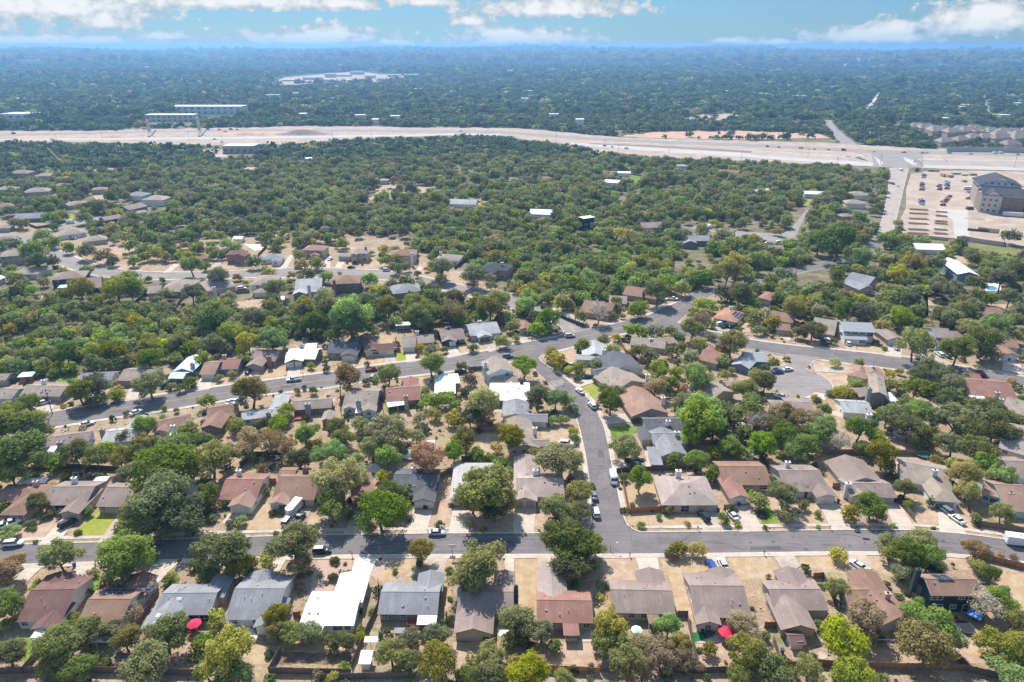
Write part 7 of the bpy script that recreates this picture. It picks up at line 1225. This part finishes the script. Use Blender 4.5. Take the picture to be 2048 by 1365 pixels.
# listed trees past the first 300 join the mass
RX = [(a[3].x, a[3].y, a[4], a[1]) for a in REST]
km = {'o': 1, 'g': 3, 'gl': 4, 'l': 7, 'ly': 7, 'L': 4, 'y': 5, 'Y': 5, 'b': 6, 'r': 6, 's': 2, 'd': 2, 'c': 0, 't': 6}
X = np.concatenate([X, [q[0] for q in RX]]); Y = np.concatenate([Y, [q[1] for q in RX]]); SS = np.concatenate([SS, [q[2]*1.03 for q in RX]]); K = np.concatenate([K, [km[q[3]] for q in RX]]); LV = np.concatenate([LV, np.zeros(len(RX), int)]); Z = np.concatenate([Z, np.zeros(len(RX))])
def gn_wood(name, label, lev_sel, srcs, zfac, up):
    m = lev_sel; n = int(m.sum()); me = bpy.data.meshes.new(name); me.vertices.add(n); zs = np.where(K[m] == 0, zfac*1.3, zfac); pos = np.stack([X[m], Y[m], Z[m]+SS[m]*zs*up], 1); me.vertices.foreach_set('co', pos.astype(np.float32).ravel())
    kind = K[m].astype(np.int32)*4+NR.integers(0, len(srcs), n).astype(np.int32)
    for an, ty, val in (('kind', 'INT', kind), ('size', 'FLOAT_VECTOR', np.stack([SS[m]*NR.uniform(.9, 1.15, n), SS[m]*NR.uniform(.9, 1.15, n), SS[m]*zs*NR.uniform(.85, 1.2, n)], 1).astype(np.float32)), ('turn', 'FLOAT_VECTOR', np.stack([np.zeros(n), np.zeros(n), NR.uniform(0, 6.28, n)], 1).astype(np.float32))):
        a = me.attributes.new(an, ty, 'POINT'); a.data.foreach_set('value' if ty == 'INT' else 'vector', val.ravel())
    o = link(bpy.data.objects.new(name, me)); tag(o, label, 'woods', None, 'stuff')
    ng = bpy.data.node_groups.new(name, 'GeometryNodeTree'); ng.interface.new_socket('Geometry', in_out='INPUT', socket_type='NodeSocketGeometry'); ng.interface.new_socket('Geometry', in_out='OUTPUT', socket_type='NodeSocketGeometry'); N = ng.nodes; Lk = ng.links
    gi = N.new('NodeGroupInput'); go = N.new('NodeGroupOutput'); jn = N.new('GeometryNodeJoinGeometry')
    def attr(nm, ty): a = N.new('GeometryNodeInputNamedAttribute'); a.data_type = ty; a.inputs[0].default_value = nm; return a.outputs[0]
    ak, asz, at = attr('kind', 'INT'), attr('size', 'FLOAT_VECTOR'), attr('turn', 'FLOAT_VECTOR'); infos = []
    for s_ in srcs: oi = N.new('GeometryNodeObjectInfo'); oi.inputs[0].default_value = s_; infos.append(oi.outputs['Geometry'])
    for ki, kn in enumerate(kinds):
        for si in range(len(srcs)):
            cp = N.new('FunctionNodeCompare'); cp.data_type = 'INT'; cp.operation = 'EQUAL'; Lk.new(ak, cp.inputs[2]); cp.inputs[3].default_value = ki*4+si
            ip = N.new('GeometryNodeInstanceOnPoints'); Lk.new(gi.outputs[0], ip.inputs['Points']); Lk.new(cp.outputs[0], ip.inputs['Selection'])
            sm = N.new('GeometryNodeSetMaterial'); sm.inputs['Material'].default_value = leaf_mat('f' if (name == 'far_woods' and ki < 3) else kn); Lk.new(infos[si], sm.inputs[0]); Lk.new(sm.outputs[0], ip.inputs['Instance']); Lk.new(at, ip.inputs['Rotation']); Lk.new(asz, ip.inputs['Scale']); Lk.new(ip.outputs[0], jn.inputs[0])
    Lk.new(jn.outputs[0], go.inputs[0]); md = o.modifiers.new('instances', 'NODES'); md.node_group = ng; return o
# crowns used as instances come from trees that stand in the scene
src = []
for i, (x, y, l) in enumerate(((905, 480, 'dark oak in the dense middle woods above the charcoal roofed house'), (1010, 500, 'dark oak in the middle woods above the upper road bend'), (1160, 480, 'dark oak in the woods below the dark glass building'), (700, 430, 'dark oak in the left woods above the terraced gardens'))):
    P = G(x, y); rt = empty('oak_tree', P, l, 'tree', 'trees in the far woods'); src.append(inst('crown', LOD[i][0], rt, (0, 0, 3.6), 0, (3.4, 3.4, 2.8), leaf_mat('o'))); inst('trunk', TRL[i], rt, (0, 0, 0), 0, (3.4, 3.4, 2.8))
# two far trees by the highway lend their simple crowns to the distant woods
fsrc = []
for i, (x, y) in enumerate(((1100, 352), (1150, 330), (1560, 350))):
    P = G(x, y); rt = empty('tree', P, 'dark green tree in the far woods near the highway', 'tree', 'trees in the far woods'); fsrc.append(inst('crown', FARM[i], rt, (0, 0, 5.), 0, (4.5, 4.5, 3.6), leaf_mat('o'))); inst('trunk', TRL[i], rt, (0, 0, 0), 0, (4.5, 4.5, 4.))
gn_wood('near_woods', 'oak and juniper woods between the streets and the highway', LV < 2, src, .92, .95); gn_wood('far_woods', 'endless oak and juniper woods running to the horizon', LV >= 2, fsrc, .74, .75)

# ------------------------------------------------------------------ ground litter (small stones, weeds) in the near yards
def weeds():
    n = 9000; b = MB(); k = 0; P = np.stack([NR.uniform(-190, 190, n*3), NR.uniform(98, 330, n*3)], 1); d = np.abs(P[:, 0]) < P[:, 1]*.8+5; P = P[d][:n]; bad = np.zeros(len(P), bool)
    cl = NR.random(len(P)) < .5+.5*np.sin(P[:, 0]/5+np.sin(P[:, 1]/7)*2)
    for p in OCC: 
        if len(p) > 3: bad |= inpoly(P[:, 0], P[:, 1], p) & True
    for x, y in P[(~bad) & cl]:
        for j in range(4):
            a = random.random()*6.28; r = random.uniform(.12, .5); h = random.uniform(.08, .35); ox, oy = random.uniform(-.5, .5), random.uniform(-.5, .5); b.poly([(x+ox-r*math.cos(a), y+oy-r*math.sin(a), .02), (x+ox+r*math.cos(a), y+oy+r*math.sin(a), .02), (x+ox+r*.6*math.sin(a), y+oy-r*.6*math.cos(a), h)], random.choice((0, 0, 1)))
    o = b.obj('dry_weeds', [mat('dry_weed', (.22, .19, .09), .95, .3, .2), mat('green_weed', (.10, .13, .04), .95, .3, .2)]); tag(o, 'low dry weeds scattered over the bare yards', 'weeds', None, 'stuff')
weeds()

# ------------------------------------------------------------------ haze
def haze():
    b = MB(); b.box(-15800, -15800, -60, 15800, 15800, 146); o = b.obj('haze', plain('air', (1, 1, 1))); m = bpy.data.materials.new('haze'); m.use_nodes = True; nt = m.node_tree; nt.nodes.clear(); v = nt.nodes.new('ShaderNodeVolumePrincipled'); v.inputs['Color'].default_value = (.29, .60, 1.0, 1); v.inputs['Density'].default_value = HAZE_DENSITY; v.inputs['Anisotropy'].default_value = .35
    out = nt.nodes.new('ShaderNodeOutputMaterial'); nt.links.new(v.outputs[0], out.inputs['Volume']); o.data.materials.clear(); o.data.materials.append(m); tag(o, kind='stuff')
if HAZE_DENSITY: haze()
# ------------------------------------------------------------------ final labels: each one singles out its thing
for r, k, P in FENCES:
    md = sum(P, Vector())/len(P); r['label'] = {'g': 'weathered grey board fence', 'r': 'reddish cedar fence', 'd': 'dark timber fence'}[k]+' '+rel(md); r['label'] = ' '.join(r['label'].split()[:16])
bpy.context.view_layer.update()
groups = {}
for o in C.objects:
    if o.parent is None and o.get('label'): groups.setdefault(o['label'], []).append(o)
ORD = ['', 'leftmost', 'second', 'third', 'fourth', 'fifth', 'sixth', 'seventh', 'eighth', 'ninth', 'tenth', 'eleventh', 'twelfth']
for l, os_ in groups.items():
    if len(os_) == 1: continue
    if len(os_) > 7:
        for o in os_: o['group'] = o.get('group') or ' '.join(l.split()[:8])
        continue
    os_.sort(key=lambda o: to_px(o.matrix_world.translation)[0]); n = len(os_); keep = l.split()
    for i, o in enumerate(os_):
        if n == 2: sfx = ['the left one', 'the right one'][i].split()
        elif i < 12: sfx = [ORD[i+1]] if i == 0 else [ORD[i+1], 'from', 'left']
        else: sfx = ['number', str(i+1), 'from', 'left']
        if sfx == ['leftmost']: sfx = ['leftmost', 'one']
        o['label'] = ' '.join(keep[:16-len(sfx)])+', '+' '.join(sfx)
        if not o.get('group'): o['group'] = ' '.join(l.split()[:8])
